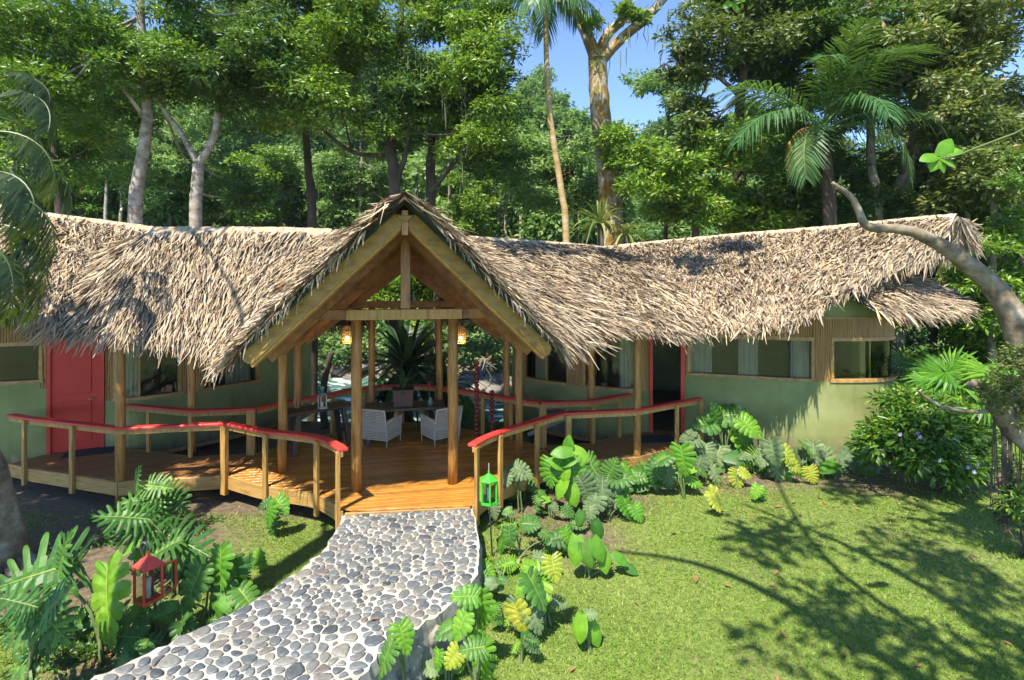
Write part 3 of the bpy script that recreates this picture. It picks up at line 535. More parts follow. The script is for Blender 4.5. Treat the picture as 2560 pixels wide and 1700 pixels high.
for sgn in (-1, 1):
    for v, hw, wd, ue, mat, nm, dz in ((-.93, .215, .07, 2.2, 'barge', 'barge_board', 0), (-.1, .21, .09, 2.1, 'rafter', 'rafter', -.16), (0.95, .2, .08, 2.15, 'rafter', 'rafter', -.16), (2.4, .2, .08, 2.15, 'rafter', 'rafter', -.16), (3.5, .24, .09, 2.2, 'rafter', 'rafter', -.2), (4.3, .24, .06, 2.2, 'barge', 'barge_board', 0)):
        zt = {2.4: .22, 3.5: .42}.get(v, 0); a = L3(0.02 * sgn, v - (.65 if v == -.93 else 0), slope_z(0) - .165 + dz - zt - (.10 if v == -.93 else 0)); b = L3(ue * sgn, v, slope_z(ue) - .165 + dz)
        up = Vector((0, 0, 1)); mb = MB()
        if nm == 'barge_board':        # plumb cut at the ridge, rounded tail
            d = (b - a).normalized(); hd = Vector((d.x, d.y, 0)).normalized(); nrm = Vector((-hd.y, hd.x, 0)) * sgn; upv = d.cross(nrm).normalized(); upv = upv if upv.z > 0 else -upv; prof = []
            Ln = (b - a).length; h = hw / 2
            k = d.z / max(1e-6, abs(d.dot(hd))) if True else 0
            for t, s in ((0.0, -1), ): pass
            pts2 = [(abs(d.z) / abs(d.dot(hd)) * -h * -1 * -1, -h)]
            tl = [(-h * abs(d.z) / abs(d.dot(hd)), -h)] + [(Ln - h + h * math.sin(x), -h * math.cos(x)) for x in np.linspace(0, math.pi * .9, 7)] + [(Ln - h * 1.6, h), (h * abs(d.z) / abs(d.dot(hd)), h)]
            tl = [(x, y) for x, y in tl]; tl = tl if upv.z > 0 else tl
            vs = [a + d * x + upv * y + nrm * o for o in (-wd / 2, wd / 2) for x, y in tl]; n_ = len(tl)
            fs = [tuple(range(n_)), tuple(range(2 * n_ - 1, n_ - 1, -1))] + [(k_, k_ + n_, (k_ + 1) % n_ + n_, (k_ + 1) % n_) for k_ in range(n_)]
            mb.add(vs, fs)
        else: mb.beam(a, b, wd, hw, (0, 0, 1))
        child(bevel(mb.build(nm, M[mat]), .006), pav)
    a = L3(0.05 * sgn, -1.54, slope_z(0) - .43); b = L3(2.1 * sgn, -.92, slope_z(2.1) - .33)
    mb = MB(); mb.beam(a, b, .10, .05); child(mb.build('barge_trim', M['pale']), pav)
    for v0, v1, u in ((-.85, 4.2, .75), (-.85, 4.2, 1.45), (-.85, 4.2, 2.1)):      # purlins
        mb = MB(); mb.beam(L3(u * sgn, v0, slope_z(u) - .13), L3(u * sgn, v1, slope_z(u) - .13), .06, .1); child(mb.build('purlin', M['rafter']), pav)
    for k in range(27):              # cane battens under the thatch
        u = .12 + k * .08; mb = MB(); mb.tube([L3(u * sgn, -.88, slope_z(u) - .045), L3(u * sgn, 4.2, slope_z(u) - .045)], .017, 6); child(mb.build('batten', M['bamboo']), pav)
    mb = MB(); e = [L3(0, -1.5, slope_z(0) - .12), L3(2.25 * sgn, -.86, slope_z(2.25) - .02), L3(2.25 * sgn, 4.3, slope_z(2.25) - .02), L3(0, 4.3, slope_z(0) - .02)]
    mb.add(e + [p + Vector((0, 0, .02)) for p in e], [(0, 1, 2, 3), (4, 5, 6, 7), (0, 1, 5, 4), (1, 2, 6, 5), (2, 3, 7, 6), (3, 0, 4, 7)]); child(mb.build('roof_deck', M['thatch_under']), pav)
    mb = MB(); a = L3(0, -1.66, slope_z(0) - .075); b = L3(2.2 * sgn, -1.0, slope_z(2.2) + .03); mb.beam(a, b, .05, .07); child(mb.build('roof_membrane', M['membrane']), pav)
    for v in (1.12, 2.45):           # knee brace to the side posts and eave plate
        mb = MB(); mb.beam(L3(2.15 * sgn, v, 2.15), L3(1.6 * sgn, v, 2.85), .06, .1); child(mb.build('knee_brace', M['rafter']), pav)
    mb = MB(); mb.beam(L3(2.15 * sgn, -.3, 2.55), L3(2.15 * sgn, 4.1, 2.55), .09, .14); child(mb.build('eave_plate', M['rafter']), pav)
pbeam(L3(-2.1, 3.5, 2.86), L3(2.1, 3.5, 2.86), .09, .16, 'tie_beam', M['rafter'])
# round posts that carry the walkway roofs
for (px, py, lab) in ((301, 1200, 'round timber post at the bend of the railing near the red door'), (479, 1131, 'round timber post behind the walkway railing by the cottage windows'), (1593, 1138, 'round timber post at the bend of the railing near the open doorway'), (1478, 1101, 'round timber post behind the inner railing by the curtained windows')):
    q = G(px, py, 0); mb = MB(); rpost(mb, q.x, q.y, -0.62 if py in (1200, 1138) else 0.0, 2.75, .075, px); mb.build('walkway_post', M['post'], smooth=True, label=lab, cat='post', group='walkway posts')
# ------------------------------------------------------------------ thatched roofs
def lerp_poly(poly, s):
    P_ = np.array([list(p) for p in poly], float); n = len(P_) - 1; x = np.clip(s, 0, 1) * n; i = np.minimum(x.astype(int), n - 1); f = (x - i)[:, None]
    i0, i3 = np.maximum(i - 1, 0), np.minimum(i + 2, n); p0, p1, p2, p3 = P_[i0], P_[i], P_[i + 1], P_[i3]
    return 0.5 * (2 * p1 + (p2 - p0) * f + (2 * p0 - 5 * p1 + 4 * p2 - p3) * f ** 2 + (3 * p1 - p0 - 3 * p2 + p3) * f ** 3)
class Patch:
    def __init__(s, Rg, Ev, bulge=0.10): s.R = Rg; s.E = Ev; s.b = bulge
    def at(s, u, t):
        a, b = lerp_poly(s.R, u), lerp_poly(s.E, u); t = np.asarray(t)[:, None]; q = a + (b - a) * t; q[:, 2] += (s.b * 4 * t * (1 - t))[:, 0]; return q
    def frame(s, u, t):
        e = 1e-3; du = s.at(np.clip(u + e, 0, 1), t) - s.at(np.clip(u - e, 0, 1), t); dt = s.at(u, t + e) - s.at(u, t - e)
        dt /= np.linalg.norm(dt, axis=1, keepdims=True) + 1e-12; du -= dt * (du * dt).sum(1, keepdims=True); L = np.linalg.norm(du, axis=1, keepdims=True); du = np.where(L > 1e-9, du / (L + 1e-12), np.array([[1.0, 0, 0]]))
        n = np.cross(du, dt); n *= np.sign(n[:, 2:3] + 1e-9); return du, dt, n
def strands(patch, dens, Lm=(0.42, 0.85), wd=(0.017, 0.040), yaw=0.2, lift=0.095, curl=0.12, t0=0.0, t1=1.0, seed=0, bright=0.0, edge=1.0, hang=0.0, course=0):
    q = np.random.default_rng(seed); nu, nt_ = 60, 10; uu, tt = np.meshgrid((np.arange(nu) + .5) / nu, t0 + (t1 - t0) * (np.arange(nt_) + .5) / nt_); u, t = uu.ravel(), tt.ravel(); e = .5 / nu; k = .5 / nt_ * (t1 - t0)
    A = np.linalg.norm(np.cross(patch.at(np.clip(u + e, 0, 1), t) - patch.at(np.clip(u - e, 0, 1), t), patch.at(u, t + k) - patch.at(u, t - k)), axis=1)
    N = int(A.sum() * dens); pick = q.choice(len(u), N, p=A / A.sum()); us = np.clip(u[pick] + q.uniform(-e, e, N), 0, 1); ts = t[pick] + q.uniform(-k, k, N)
    if course:        # laid in courses
        nc = course; ph = .12 * np.sin(us * 40) + .1 * np.sin(us * 17 + 2); ts = np.clip((np.floor(ts * nc + ph) - ph + np.abs(q.normal(0, .22, N))) / nc, t0 - .02, t1)
    p = patch.at(us, ts); du, dt, n = patch.frame(us, ts); y = q.normal(0, yaw, N)[:, None]; c = q.normal(0, curl, N)[:, None]
    L = q.uniform(*Lm, N)[:, None]; d0 = dt * np.cos(y) + du * np.sin(y); d1 = dt * np.cos(y + c * 2.5) + du * np.sin(y + c * 2.5); W = q.uniform(*wd, N)[:, None] * .5
    h0 = q.uniform(-.03, .03, N)[:, None]; h1 = h0 + q.uniform(.01, lift, N)[:, None]; h2 = h1 + q.normal(0, lift * .7, N)[:, None]
    beyond = np.clip((ts[:, None] - .9) * 10, 0, 1) * hang
    a = p + n * h0; b = a + d0 * L * .5 + n * (h1 - h0); m = b + d1 * L * .5 + n * (h2 - h1) - np.array([[0, 0, 1.0]]) * beyond * L * q.uniform(.3, 1, N)[:, None]
    tw = q.normal(0, .5, N)[:, None]; sd = np.cross(d0, n); s2 = sd * np.cos(tw) + n * np.sin(tw)
    V = np.stack([a - sd * W, a + sd * W, b + s2 * W, b - s2 * W, m + s2 * W * .25, m - s2 * W * .25], 1).reshape(-1, 3)
    I0 = np.arange(N)[:, None] * 6; Fq = np.concatenate([I0 + np.array([[0, 1, 2, 3]]), I0 + np.array([[3, 2, 4, 5]])], 1).reshape(-1, 4)
    tint = np.clip(q.beta(1.35, 1.1, N) + bright, 0, 1); tint = np.clip(np.stack([tint + q.normal(0, .07, N), tint], 1), 0, 1).ravel(); return V, Fq, tint
def merge(parts):
    b = 0; V, Fq, T_ = [], [], []
    for v, f, t in parts: V.append(v); Fq.append(f + b); T_.append(t); b += len(v)
    return np.concatenate(V), np.concatenate(Fq), np.concatenate(T_)
def sheet(patch, parent, nu=40, nt_=8, th=0.07):
    u, t = np.meshgrid(np.linspace(0, 1, nu + 1), np.linspace(0, 1, nt_ + 1)); q = patch.at(u.ravel(), t.ravel()); lo_ = q.copy(); lo_[:, 2] -= th
    K = np.arange((nu + 1) * (nt_ + 1)).reshape(nt_ + 1, nu + 1); f = np.stack([K[:-1, :-1], K[:-1, 1:], K[1:, 1:], K[1:, :-1]], -1).reshape(-1, 4); n = len(q)
    rim = np.concatenate([K[0], K[1:, -1], K[-1, -2::-1], K[-2:0:-1, 0]]); rf = np.stack([rim, np.roll(rim, -1), np.roll(rim, -1) + n, rim + n], 1)
    o = link('thatch_underlay', np_mesh('thatch_underlay', np.concatenate([q, lo_]), np.concatenate([f, f[:, ::-1] + n, rf]), smooth=False), M['thatch_under']); child(o, parent)
def pp(*l): return [tuple(P(*q)) for q in l]
g = lambda v, z: tuple(L3(0, v, z))
RJ = (1172, 596, 12.4)
left_main = Patch([g(-1.95, 4.53), g(-1.1, 4.57), g(.0, 4.59), g(1.1, 4.55)] + pp((830, 579, 10.9), (770, 577, 10.85), (700, 575, 10.8), (620, 574, 10.8), (540, 574, 10.8), (460, 574, 10.8), (385, 574, 10.8)),
                  pp((622, 846, 7.8), (618, 852, 7.86), (613, 859, 7.93), (607, 866, 7.98), (600, 872, 8.1), (588, 876, 8.2), (565, 874, 8.35), (535, 860, 8.55), (488, 840, 8.8), (412, 822, 9.0), (332, 814, 9.12)), .06)
left_hip = Patch(pp((400, 574, 10.8), (388, 575, 10.82), (380, 578, 10.9), (375, 582, 11.0), (372, 588, 11.1)), pp((350, 814, 9.02), (250, 810, 9.3), (165, 800, 9.6), (105, 765, 10.2), (130, 692, 11.2)), .06)
right_main = Patch([g(-1.95, 4.53), g(-1.1, 4.57), g(.0, 4.59), g(1.1, 4.55)] + pp(RJ, (1330, 606, 13.1), (1440, 614, 13.7), (1505, 621, 14.2)),
                   pp((1368, 848, 8.35), (1385, 848, 8.45), (1415, 838, 8.7), (1465, 818, 9.1), (1530, 810, 9.5), (1590, 812, 9.8), (1645, 820, 10.0), (1685, 824, 10.2)), .06)
right_hip = Patch(pp((1490, 620, 14.1), (1508, 621, 14.2), (1520, 626, 14.3), (1528, 632, 14.5)), pp((1675, 824, 10.15), (1720, 812, 10.5), (1715, 755, 11.3), (1675, 703, 12.4)), .08)
pod_r = Patch(pp((1500, 622, 15.0), (1600, 611, 14.6), (1720, 600, 14.1), (1850, 588, 13.6), (1980, 578, 13.1), (2110, 567, 12.6), (2240, 554, 12.0), (2320, 546, 11.6), (2392, 541, 11.2)),
              pp((1640, 825, 10.9), (1720, 820, 10.7), (1800, 812, 10.5), (1870, 808, 10.4), (1940, 806, 10.3), (2015, 788, 10.3), (2100, 735, 10.5), (2200, 688, 10.75), (2290, 645, 10.95)), .08)
pod_r_end = Patch(pp((2385, 541, 11.2), (2396, 541, 11.2), (2402, 545, 11.35), (2405, 549, 11.6)), pp((2290, 645, 10.95), (2350, 632, 11.05), (2415, 606, 11.5), (2432, 582, 12.2)), .06)
skirt_r = Patch(pp((2085, 728, 11.2), (2150, 706, 11.35), (2205, 695, 11.8), (2250, 690, 12.6)), pp((2170, 765, 10.7), (2265, 775, 10.7), (2365, 768, 11.4), (2410, 757, 12.6)), .08)
pod_l = Patch(pp((-260, 488, 11.4), (-120, 500, 11.6), (0, 518, 11.8), (120, 538, 11.9), (250, 555, 12.0), (320, 564, 12.1), (392, 574, 12.2)),
              pp((-330, 770, 9.3), (-180, 770, 9.3), (-60, 770, 9.3), (60, 772, 9.4), (150, 775, 9.6), (220, 775, 10), (300, 768, 10.6)), .08)
def back_of(pt, run=2.7, drop=2.2, ux=0.0):
    return Patch(pt.R, [(x + ux, y + run, z - drop) for x, y, z in pt.R], .05)
wing_l = back_of(Patch(left_main.R[4:], left_main.E[4:]), 2.4, 2.05); wing_r = back_of(Patch(right_main.R[4:], right_main.E[4:]), 2.4, 2.0, -1.2)
gab = [g(v, 4.6) for v in (1.1, 2.5, 4.0, 4.75)]
gab_l = Patch(gab, [tuple(L3(-2.35, v, 2.4)) for v in (1.1, 2.5, 4.0, 4.75)], .04); gab_r = Patch(gab, [tuple(L3(2.35, v, 2.4)) for v in (1.1, 2.5, 4.0, 4.75)], .04)
def thatch(parent, front, rear, nm='thatch', d=600, seed=0, **kw):
    P_ = []
    for i, pt in enumerate(front):
        sheet(pt, parent); P_.append(strands(pt, d, seed=seed + i, course=12, **kw)); P_.append(strands(pt, d * .7, t0=.90, t1=1.0, Lm=(.25, .5), lift=.07, yaw=.2, seed=seed + 20 + i, hang=.3))
        P_.append(strands(pt, d * 2.2, t0=-.01, t1=.05, Lm=(.3, .42), yaw=.03, lift=.025, curl=.02, seed=seed + 40 + i, bright=.16))
    for i, pt in enumerate(rear): sheet(pt, parent); P_.append(strands(pt, d * .35, seed=seed + 60 + i, wd=(.03, .05)))
    o = link(nm, np_mesh(nm, *merge(P_)), M['thatch'], kind='stuff'); child(o, parent)
def ridge_cap(parent, line, down, seed, w_=.30):
    """folded leaf cap along a ridge, in narrow overlapping slips"""
    q = random.Random(seed); L_ = [np.array(p) for p in crom(line, 10)]; mb = MB(); acc = 0
    for a, b in zip(L_[:-1], L_[1:]):
        n = max(1, int(np.linalg.norm(b - a) / .045)); t = (b - a) / np.linalg.norm(b - a); sd_ = np.array((-t[1], t[0], 0)); 
        for k in range(n):
            p0, p1 = a + (b - a) * k / n, a + (b - a) * (k + 1.15) / n; h = .055 + q.uniform(0, .012); tn = q.uniform(.45, 1.0); wf, wb = w_ * q.uniform(.9, 1.12), w_ * q.uniform(.9, 1.1); sk = t * q.uniform(-.02, .02)
            vs = [p - sd_ * (-wb) * s_ + np.array((0, 0, h - dz)) + sk * abs(s_) for p in (p0, p1) for s_, dz in ((-1, wb * .85), (-.25, .05), (0, 0), (.25, .05), (1, wb * .85))]
            mb.add(vs, [(i, i + 1, i + 6, i + 5) for i in range(4)], tn)
    child(mb.build('ridge_cap', M['thatch'], kind='stuff'), parent)
roof_c = child(empty('thatched_roof', (O.x, O.y, 2.4)), pav)
thatch(roof_c, [left_main, left_hip], [wing_l, gab_l], seed=100, yaw=.085, curl=.06)
ridge_cap(roof_c, left_main.R[4:], 1, 1); ridge_cap(roof_c, right_main.R[4:], 1, 2); ridge_cap(roof_c, [g(-1.93, 4.52), g(-1.1, 4.56), g(.0, 4.58), g(1.5, 4.56), g(4.6, 4.6)], 1, 3, .2)
thatch(roof_c, [right_main, right_hip], [wing_r, gab_r], seed=300, yaw=.15, curl=.11)
vp = []          # loose strands over the barge boards
for sgn, sd_ in ((-1, 1), (1, 2)):
    ed = Patch([g(-1.2, 4.64), g(-1.6, 4.58), g(-1.95, 4.52)], [tuple(L3(2.25 * sgn, -.8, 2.50)), tuple(L3(2.25 * sgn, -.9, 2.48)), tuple(L3(2.28 * sgn, -1.02, 2.45))], .05)
    vp.append(strands(ed, 1100, Lm=(.3, .7), yaw=.16, lift=.05, curl=.2, seed=500 + sd_)); vp.append(strands(ed, 330, Lm=(.3, .6), yaw=.42, lift=.10, curl=.3, seed=520 + sd_))
    for k in range(70 if sgn < 0 else 40):          # ragged tips hanging over the barge board
        u = rnd.uniform(.5, 2.15); a = L3(u * sgn, -1.0 - .8 * (1 - u / 2.3) - rnd.random() * .12, slope_z(u) + .07 - .1 * (1 - u / 2.3)); ln = rnd.uniform(.08, .36) * (1 if sgn < 0 else .75); sw = Vector((sgn * rnd.uniform(.2, 1.1), rnd.uniform(-.1, .05), -1)).normalized(); dn = Vector((sgn * rnd.uniform(-.1, .3), 0, -1)).normalized()
        w_ = rnd.uniform(.005, .011); m_ = a + sw * ln * .5; e_ = m_ + dn * ln * .5; V_ = np.array([a - U * w_, a + U * w_, m_ + U * w_, m_ - U * w_, e_ + U * .002, e_ - U * .002]); vp.append((V_, np.array([[0, 1, 2, 3], [3, 2, 4, 5]]), np.array([rnd.uniform(.15, .85)] * 2)))
child(link('verge_thatch', np_mesh('verge_thatch', *merge(vp)), M['thatch'], kind='stuff'), roof_c)
# ------------------------------------------------------------------ the two round cottages
def resample(plan, n=14):
    c = crom(plan, n, True); c = [np.array(p) for p in c]; c.append(c[0]); s = [0.0]
    for a, b in zip(c[:-1], c[1:]): s.append(s[-1] + np.linalg.norm(b - a))
    return np.array(c), np.array(s)
class Wall:
    def __init__(w, plan, parent, front): w.c, w.s = resample(plan); w.parent = parent; w.front = front; w.L = w.s[-1]
    def pt(w, s):
        s = s % w.L; i = min(np.searchsorted(w.s, s, side='right') - 1, len(w.c) - 2); f = (s - w.s[i]) / (w.s[i + 1] - w.s[i] + 1e-12); p = w.c[i] + (w.c[i + 1] - w.c[i]) * f; t = (w.c[i + 1] - w.c[i]); t = t / np.linalg.norm(t); return p, t
    def s_px(w, px):            # arc length where the front of the wall meets a photo column
        best = None
        for s in np.linspace(w.front[0] * w.L, w.front[1] * w.L, 1500):
            p, t = w.pt(s); e = abs(CX + p[0] * F / p[1] - px)
            if best is None or e < best[0]: best = (e, s)
        return best[1]
    def band(w, s0, s1, z0, z1, th, off, name, mat, parent=None, step=.12, corr=0.0, part=True, bev=0):
        n = max(1, int(abs(s1 - s0) / (step if not corr else corr / 3))); mb = MB(); rows = []
        for k in range(n + 1):
            p, t = w.pt(s0 + (s1 - s0) * k / n); nn = np.array((t[1], -t[0])); e = off + (abs(math.sin(math.pi * (k / 3.0))) * .016 if corr else 0)
            a = p + nn * (e + th / 2); b = p + nn * (off - th / 2); rows.append([(a[0], a[1], z0), (a[0], a[1], z1), (b[0], b[1], z1), (b[0], b[1], z0)])
        vs = [v for r in rows for v in r]; fs = [(i * 4 + k, i * 4 + (k + 1) % 4, (i + 1) * 4 + (k + 1) % 4, (i + 1) * 4 + k) for i in range(n) for k in range(4)] + [(0, 3, 2, 1), tuple(n * 4 + k for k in range(4))]
        mb.add(vs, [f[::-1] for f in fs]); o = mb.build(name, mat, smooth=False); child(o, parent or w.parent); return bevel(o, bev) if bev else o
    def window(w, p0, p1, z0, z1, curtains=(), label=None, mull=()):
        s0, s1 = w.s_px(p0), w.s_px(p1); e = child(empty('window', (*w.pt((s0 + s1) / 2)[0], z0)), w.parent); t = .055
        w.band(s0, s1, z0 + t, z1 - t, .012, -.02, 'pane', M['glass'], e)
        w.band(s0 - .05, s1 + .05, z0 - .01, z0 + t, .13, .02, 'sill', M['trim'], e); w.band(s0 - .02, s1 + .02, z1 - t, z1 + .02, .11, .015, 'head', M['trim'], e)
        for s in (s0, s1): w.band(s - t / 2, s + t / 2, z0 + t, z1 - t, .10, .015, 'jamb', M['trim'], e)
        for f in mull: s = s0 + (s1 - s0) * f; w.band(s - .022, s + .022, z0 + t, z1 - t, .06, 0, 'mullion', M['trim'], e)
        for a, b in curtains:
            sa, sb = s0 + (s1 - s0) * a, s0 + (s1 - s0) * b; n = max(8, int((sb - sa) / .02)); mb = MB(); rows = []
            for k in range(n + 1):
                p, tt = w.pt(sa + (sb - sa) * k / n); nn = np.array((tt[1], -tt[0])); q = p + nn * (-.14 + .035 * math.sin(k * 1.15)); rows += [(q[0], q[1], z0 - .5), (q[0], q[1], z1 + .05)]
            mb.add(rows, [(2 * k, 2 * k + 2, 2 * k + 3, 2 * k + 1) for k in range(n)]); child(mb.build('curtain', M['cream'], smooth=True), e)
        return s0, s1
plan_r = [(.30, 13.5), (1.4, 12.55), (2.55, 11.98), (3.1, 12.1), (3.95, 12.0), (4.98, 11.66), (5.8, 11.36), (6.5, 11.2), (7.35, 11.2), (8.0, 11.4), (8.35, 11.9), (8.5, 13.2), (7.8, 15.2), (6, 16.6), (3, 16.8), (.9, 16), (.1, 14.7)]
plan_l = [(-9.2, 16.8), (-11.6, 15.4), (-12.6, 13), (-12.2, 11.2), (-11, 10.2), (-9.9, 10.25), (-9.1, 10.55), (-8.3, 10.98), (-7.75, 11.1), (-6.95, 11.95), (-6.05, 13.3), (-5.6, 14.8), (-6.8, 16.2)]
def finish(w, wins, sill_hi, name):
    """plaster below, bamboo between and above the openings"""
    wins = sorted(wins); prev = None
    cuts = []
    for i, (s0, s1, z0, z1, kind) in enumerate(wins):
        nxt = wins[(i + 1) % len(wins)]; e1 = nxt[0] + (w.L if i == len(wins) - 1 else 0)
        if kind == 'win': w.band(s0, s1, -.2, z0 - .01, .12, 0, 'wall', M['plaster'])
        w.band(s0, s1, z1 + .02, 2.62, .07, 0, 'bamboo_panel', M['bamboo'], corr=.045)
        long = e1 - s1 > 1.5; zs = max(z0 if kind == 'win' else nxt[2], -.2)
        zs = min(zs, 1.3) if zs > 0 else 1.3
        w.band(s1, e1, -.2, zs, .12, 0, 'wall', M['plaster'])
        if long: w.band(s1, e1, zs, 2.62, .10, 0, 'wall', M['plaster'])
        else: w.band(s1, e1, zs + .001, 2.62, .08, 0, 'bamboo_panel', M['bamboo'], corr=.045)
    w.band(0, w.L, 2.62, 3.15, .10, -.02, 'upper_wall', M['plaster']); w.band(0, w.L - .001, -.27, -.2, .13, 0.01, 'base_trim', M['trim']); w.band(0, w.L, 2.6, 2.65, .13, .01, 'wall_plate', M['trim'])
    mb = MB(); c = [tuple(p) for p in w.c[:-1]]; mb.add([(x, y, -.02) for x, y in c] + [(x, y, -.2) for x, y in c], [tuple(range(len(c))), tuple(range(2 * len(c) - 1, len(c) - 1, -1))]); child(mb.build('floor_slab', M['interior']), w.parent)
    mb = MB(); mb.add([(x, y, 3.14) for x, y in c] + [(x, y, 3.16) for x, y in c], [tuple(range(len(c) - 1, -1, -1)), tuple(range(len(c), 2 * len(c)))]); child(mb.build('ceiling_panel', M['rafter']), w.parent)
cot_r = empty('round_cottage', (4.5, 13.5, -.2), label='round green plastered cottage with open red-framed doorway and long thatched roof', cat='cottage', group='round thatched cottages')
wr = Wall(plan_r, cot_r, (0.0, .55))
W = []
for p0, p1, z0, z1, cu, mu in ((1312, 1422, .95, 2.2, ((.12, .5),), (.55,)), (1462, 1588, .95, 2.2, ((.68, 1.0),), ()), (1722, 2030, 1.3, 2.2, ((.0, .2), (.42, .58), (.84, 1.0)), ()), (2078, 2204, 1.3, 2.2, ((.45, .62), (.74, .95)), ())):
    s0, s1 = wr.window(p0, p1, z0, z1, cu, None, mu); W.append((s0, s1, z0, z1, 'win'))
sd0, sd1 = wr.s_px(1621), wr.s_px(1709); W.append((sd0, sd1, 0, 2.2, 'door'))
finish(wr, W, 1.3, 'right')
dr = child(empty('doorway', (*wr.pt((sd0 + sd1) / 2)[0], 0)), cot_r)
for s in (sd0 + .03, sd1 - .03): wr.band(s - .04, s + .04, -.02, 2.14, .16, .02, 'door_jamb', M['reddoor'], dr)
wr.band(sd0 - .01, sd1 + .01, 2.14, 2.22, .16, .02, 'door_head', M['reddoor'], dr)
a, t = wr.pt(sd0 + .08); nn = np.array((-t[1], t[0])); mb = MB(); mb.beam((a[0], a[1], 1.05), (a[0] + nn[0] * .85, a[1] + nn[1] * .85, 1.05), .045, 2.1); child(mb.build('open_door_leaf', M['darkwood']), dr)
mb = MB(); q = G(1640, 1098); mb.box((q.x, q.y, .012), (.8, .5, .02), R(8)); mb.build('door_mat', M['mat_black'], label='black door mat before the open doorway', cat='mat', group='door mats')
rr_ = child(empty('thatched_roof', (5, 13, 2.4)), cot_r); ridge_cap(rr_, pod_r.R, 1, 4)
thatch(rr_, [pod_r, pod_r_end, skirt_r], [back_of(pod_r, 2.6, 2.3, 1.2)], d=640, seed=700, yaw=.16, curl=.12, Lm=(.32, .62))
mb = MB(); mb.add(pp((2085, 728, 11.3), (2205, 697, 11.8), (2330, 575, 11.9)) + pp((2085, 728, 11.35), (2205, 697, 11.85), (2330, 575, 11.95)), [(0, 1, 2), (5, 4, 3), (0, 1, 4, 3), (1, 2, 5, 4), (2, 0, 3, 5)]); child(mb.build('gable_shade_panel', M['interior']), cot_r)  # dark panel across the open gable end, standing in for the shade inside
for a, b in (((2360, 590, 11.3), (2170, 705, 11.2)), ((2300, 600, 11.5), (2225, 700, 11.9))):
    mb = MB(); mb.beam(P(*a), P(*b), .08, .14); child(mb.build('end_rafter', M['pale']), cot_r)
cot_l = empty('round_cottage', (-9, 13.5, -.2), label='round green plastered cottage with closed red door and thatched roof', cat='cottage', group='round thatched cottages')
wl = Wall(plan_l, cot_l, (0.0, 1.0))
def s_front(px):
    best = None
    for s in np.linspace(0, wl.L, 4000):
        p, t = wl.pt(s); nn = np.array((t[1], -t[0]))
        if np.dot(nn, -p) < 0: continue
        e = abs(CX + p[0] * F / p[1] - px)
        if best is None or e < best[0]: best = (e, s)
    return best[1]
wl.s_px = s_front; W = []
for p0, p1, z0, z1, cu, mu in ((-190, 104, 1.42, 2.2, ((0, .3),), (.6,)), (292, 448, .95, 2.2, ((.0, .33),), (.36,)), (505, 642, .95, 2.2, ((.45, .95),), (.12,))):
    s0, s1 = wl.window(p0, p1, z0, z1, cu, None, mu); W.append((s0 % wl.L, s1 % wl.L if s1 % wl.L > s0 % wl.L else s1 % wl.L + wl.L, z0, z1, 'win'))
sd0, sd1 = wl.s_px(122), wl.s_px(264); W.append((sd0, sd1, 0, 2.28, 'door'))
finish(wl, W, 1.42, 'left')
dr = child(empty('door', (*wl.pt((sd0 + sd1) / 2)[0], 0)), cot_l)
wl.band(sd0 + .05, sd1 - .07, 0.01, 2.2, .05, .02, 'door_leaf', M['reddoor'], dr)
for z0, z1 in ((.2, 1.0), (1.15, 2.05)): wl.band(sd0 + .2, sd1 - .22, z0, z1, .02, .052, 'door_panel', M['reddoor'], dr, bev=.008)
for s in (sd0 + .02, sd1 - .035): wl.band(s - .03, s + .03, -.02, 2.2, .14, .02, 'door_jamb', M['reddoor'], dr)
wl.band(sd0 - .01, sd1 + .01, 2.2, 2.28, .14, .02, 'door_head', M['reddoor'], dr)
q, t = wl.pt(sd1 - .16); nn = np.array((t[1], -t[0])); mb = MB(); c = q + nn * .085; mb.tube([(q[0] + nn[0] * .04, q[1] + nn[1] * .04, 1.02), (c[0], c[1], 1.02), (c[0] - t[0] * .11, c[1] - t[1] * .11, 1.02)], .012, 8); child(mb.build('handle', M['brass'], smooth=True), dr)
mb = MB(); q = G(225, 1130); mb.box((q.x, q.y, .012), (.8, .5, .02), R(25)); mb.build('door_mat', M['mat_black'], label='black door mat before the closed red door', cat='mat', group='door mats')
rl_ = child(empty('thatched_roof', (-9, 12, 2.4)), cot_l); ridge_cap(rl_, pod_l.R, 1, 5)
thatch(rl_, [pod_l], [back_of(pod_l, 2.6, 2.3, 0.0)], d=620, seed=900, yaw=.2, curl=.1)
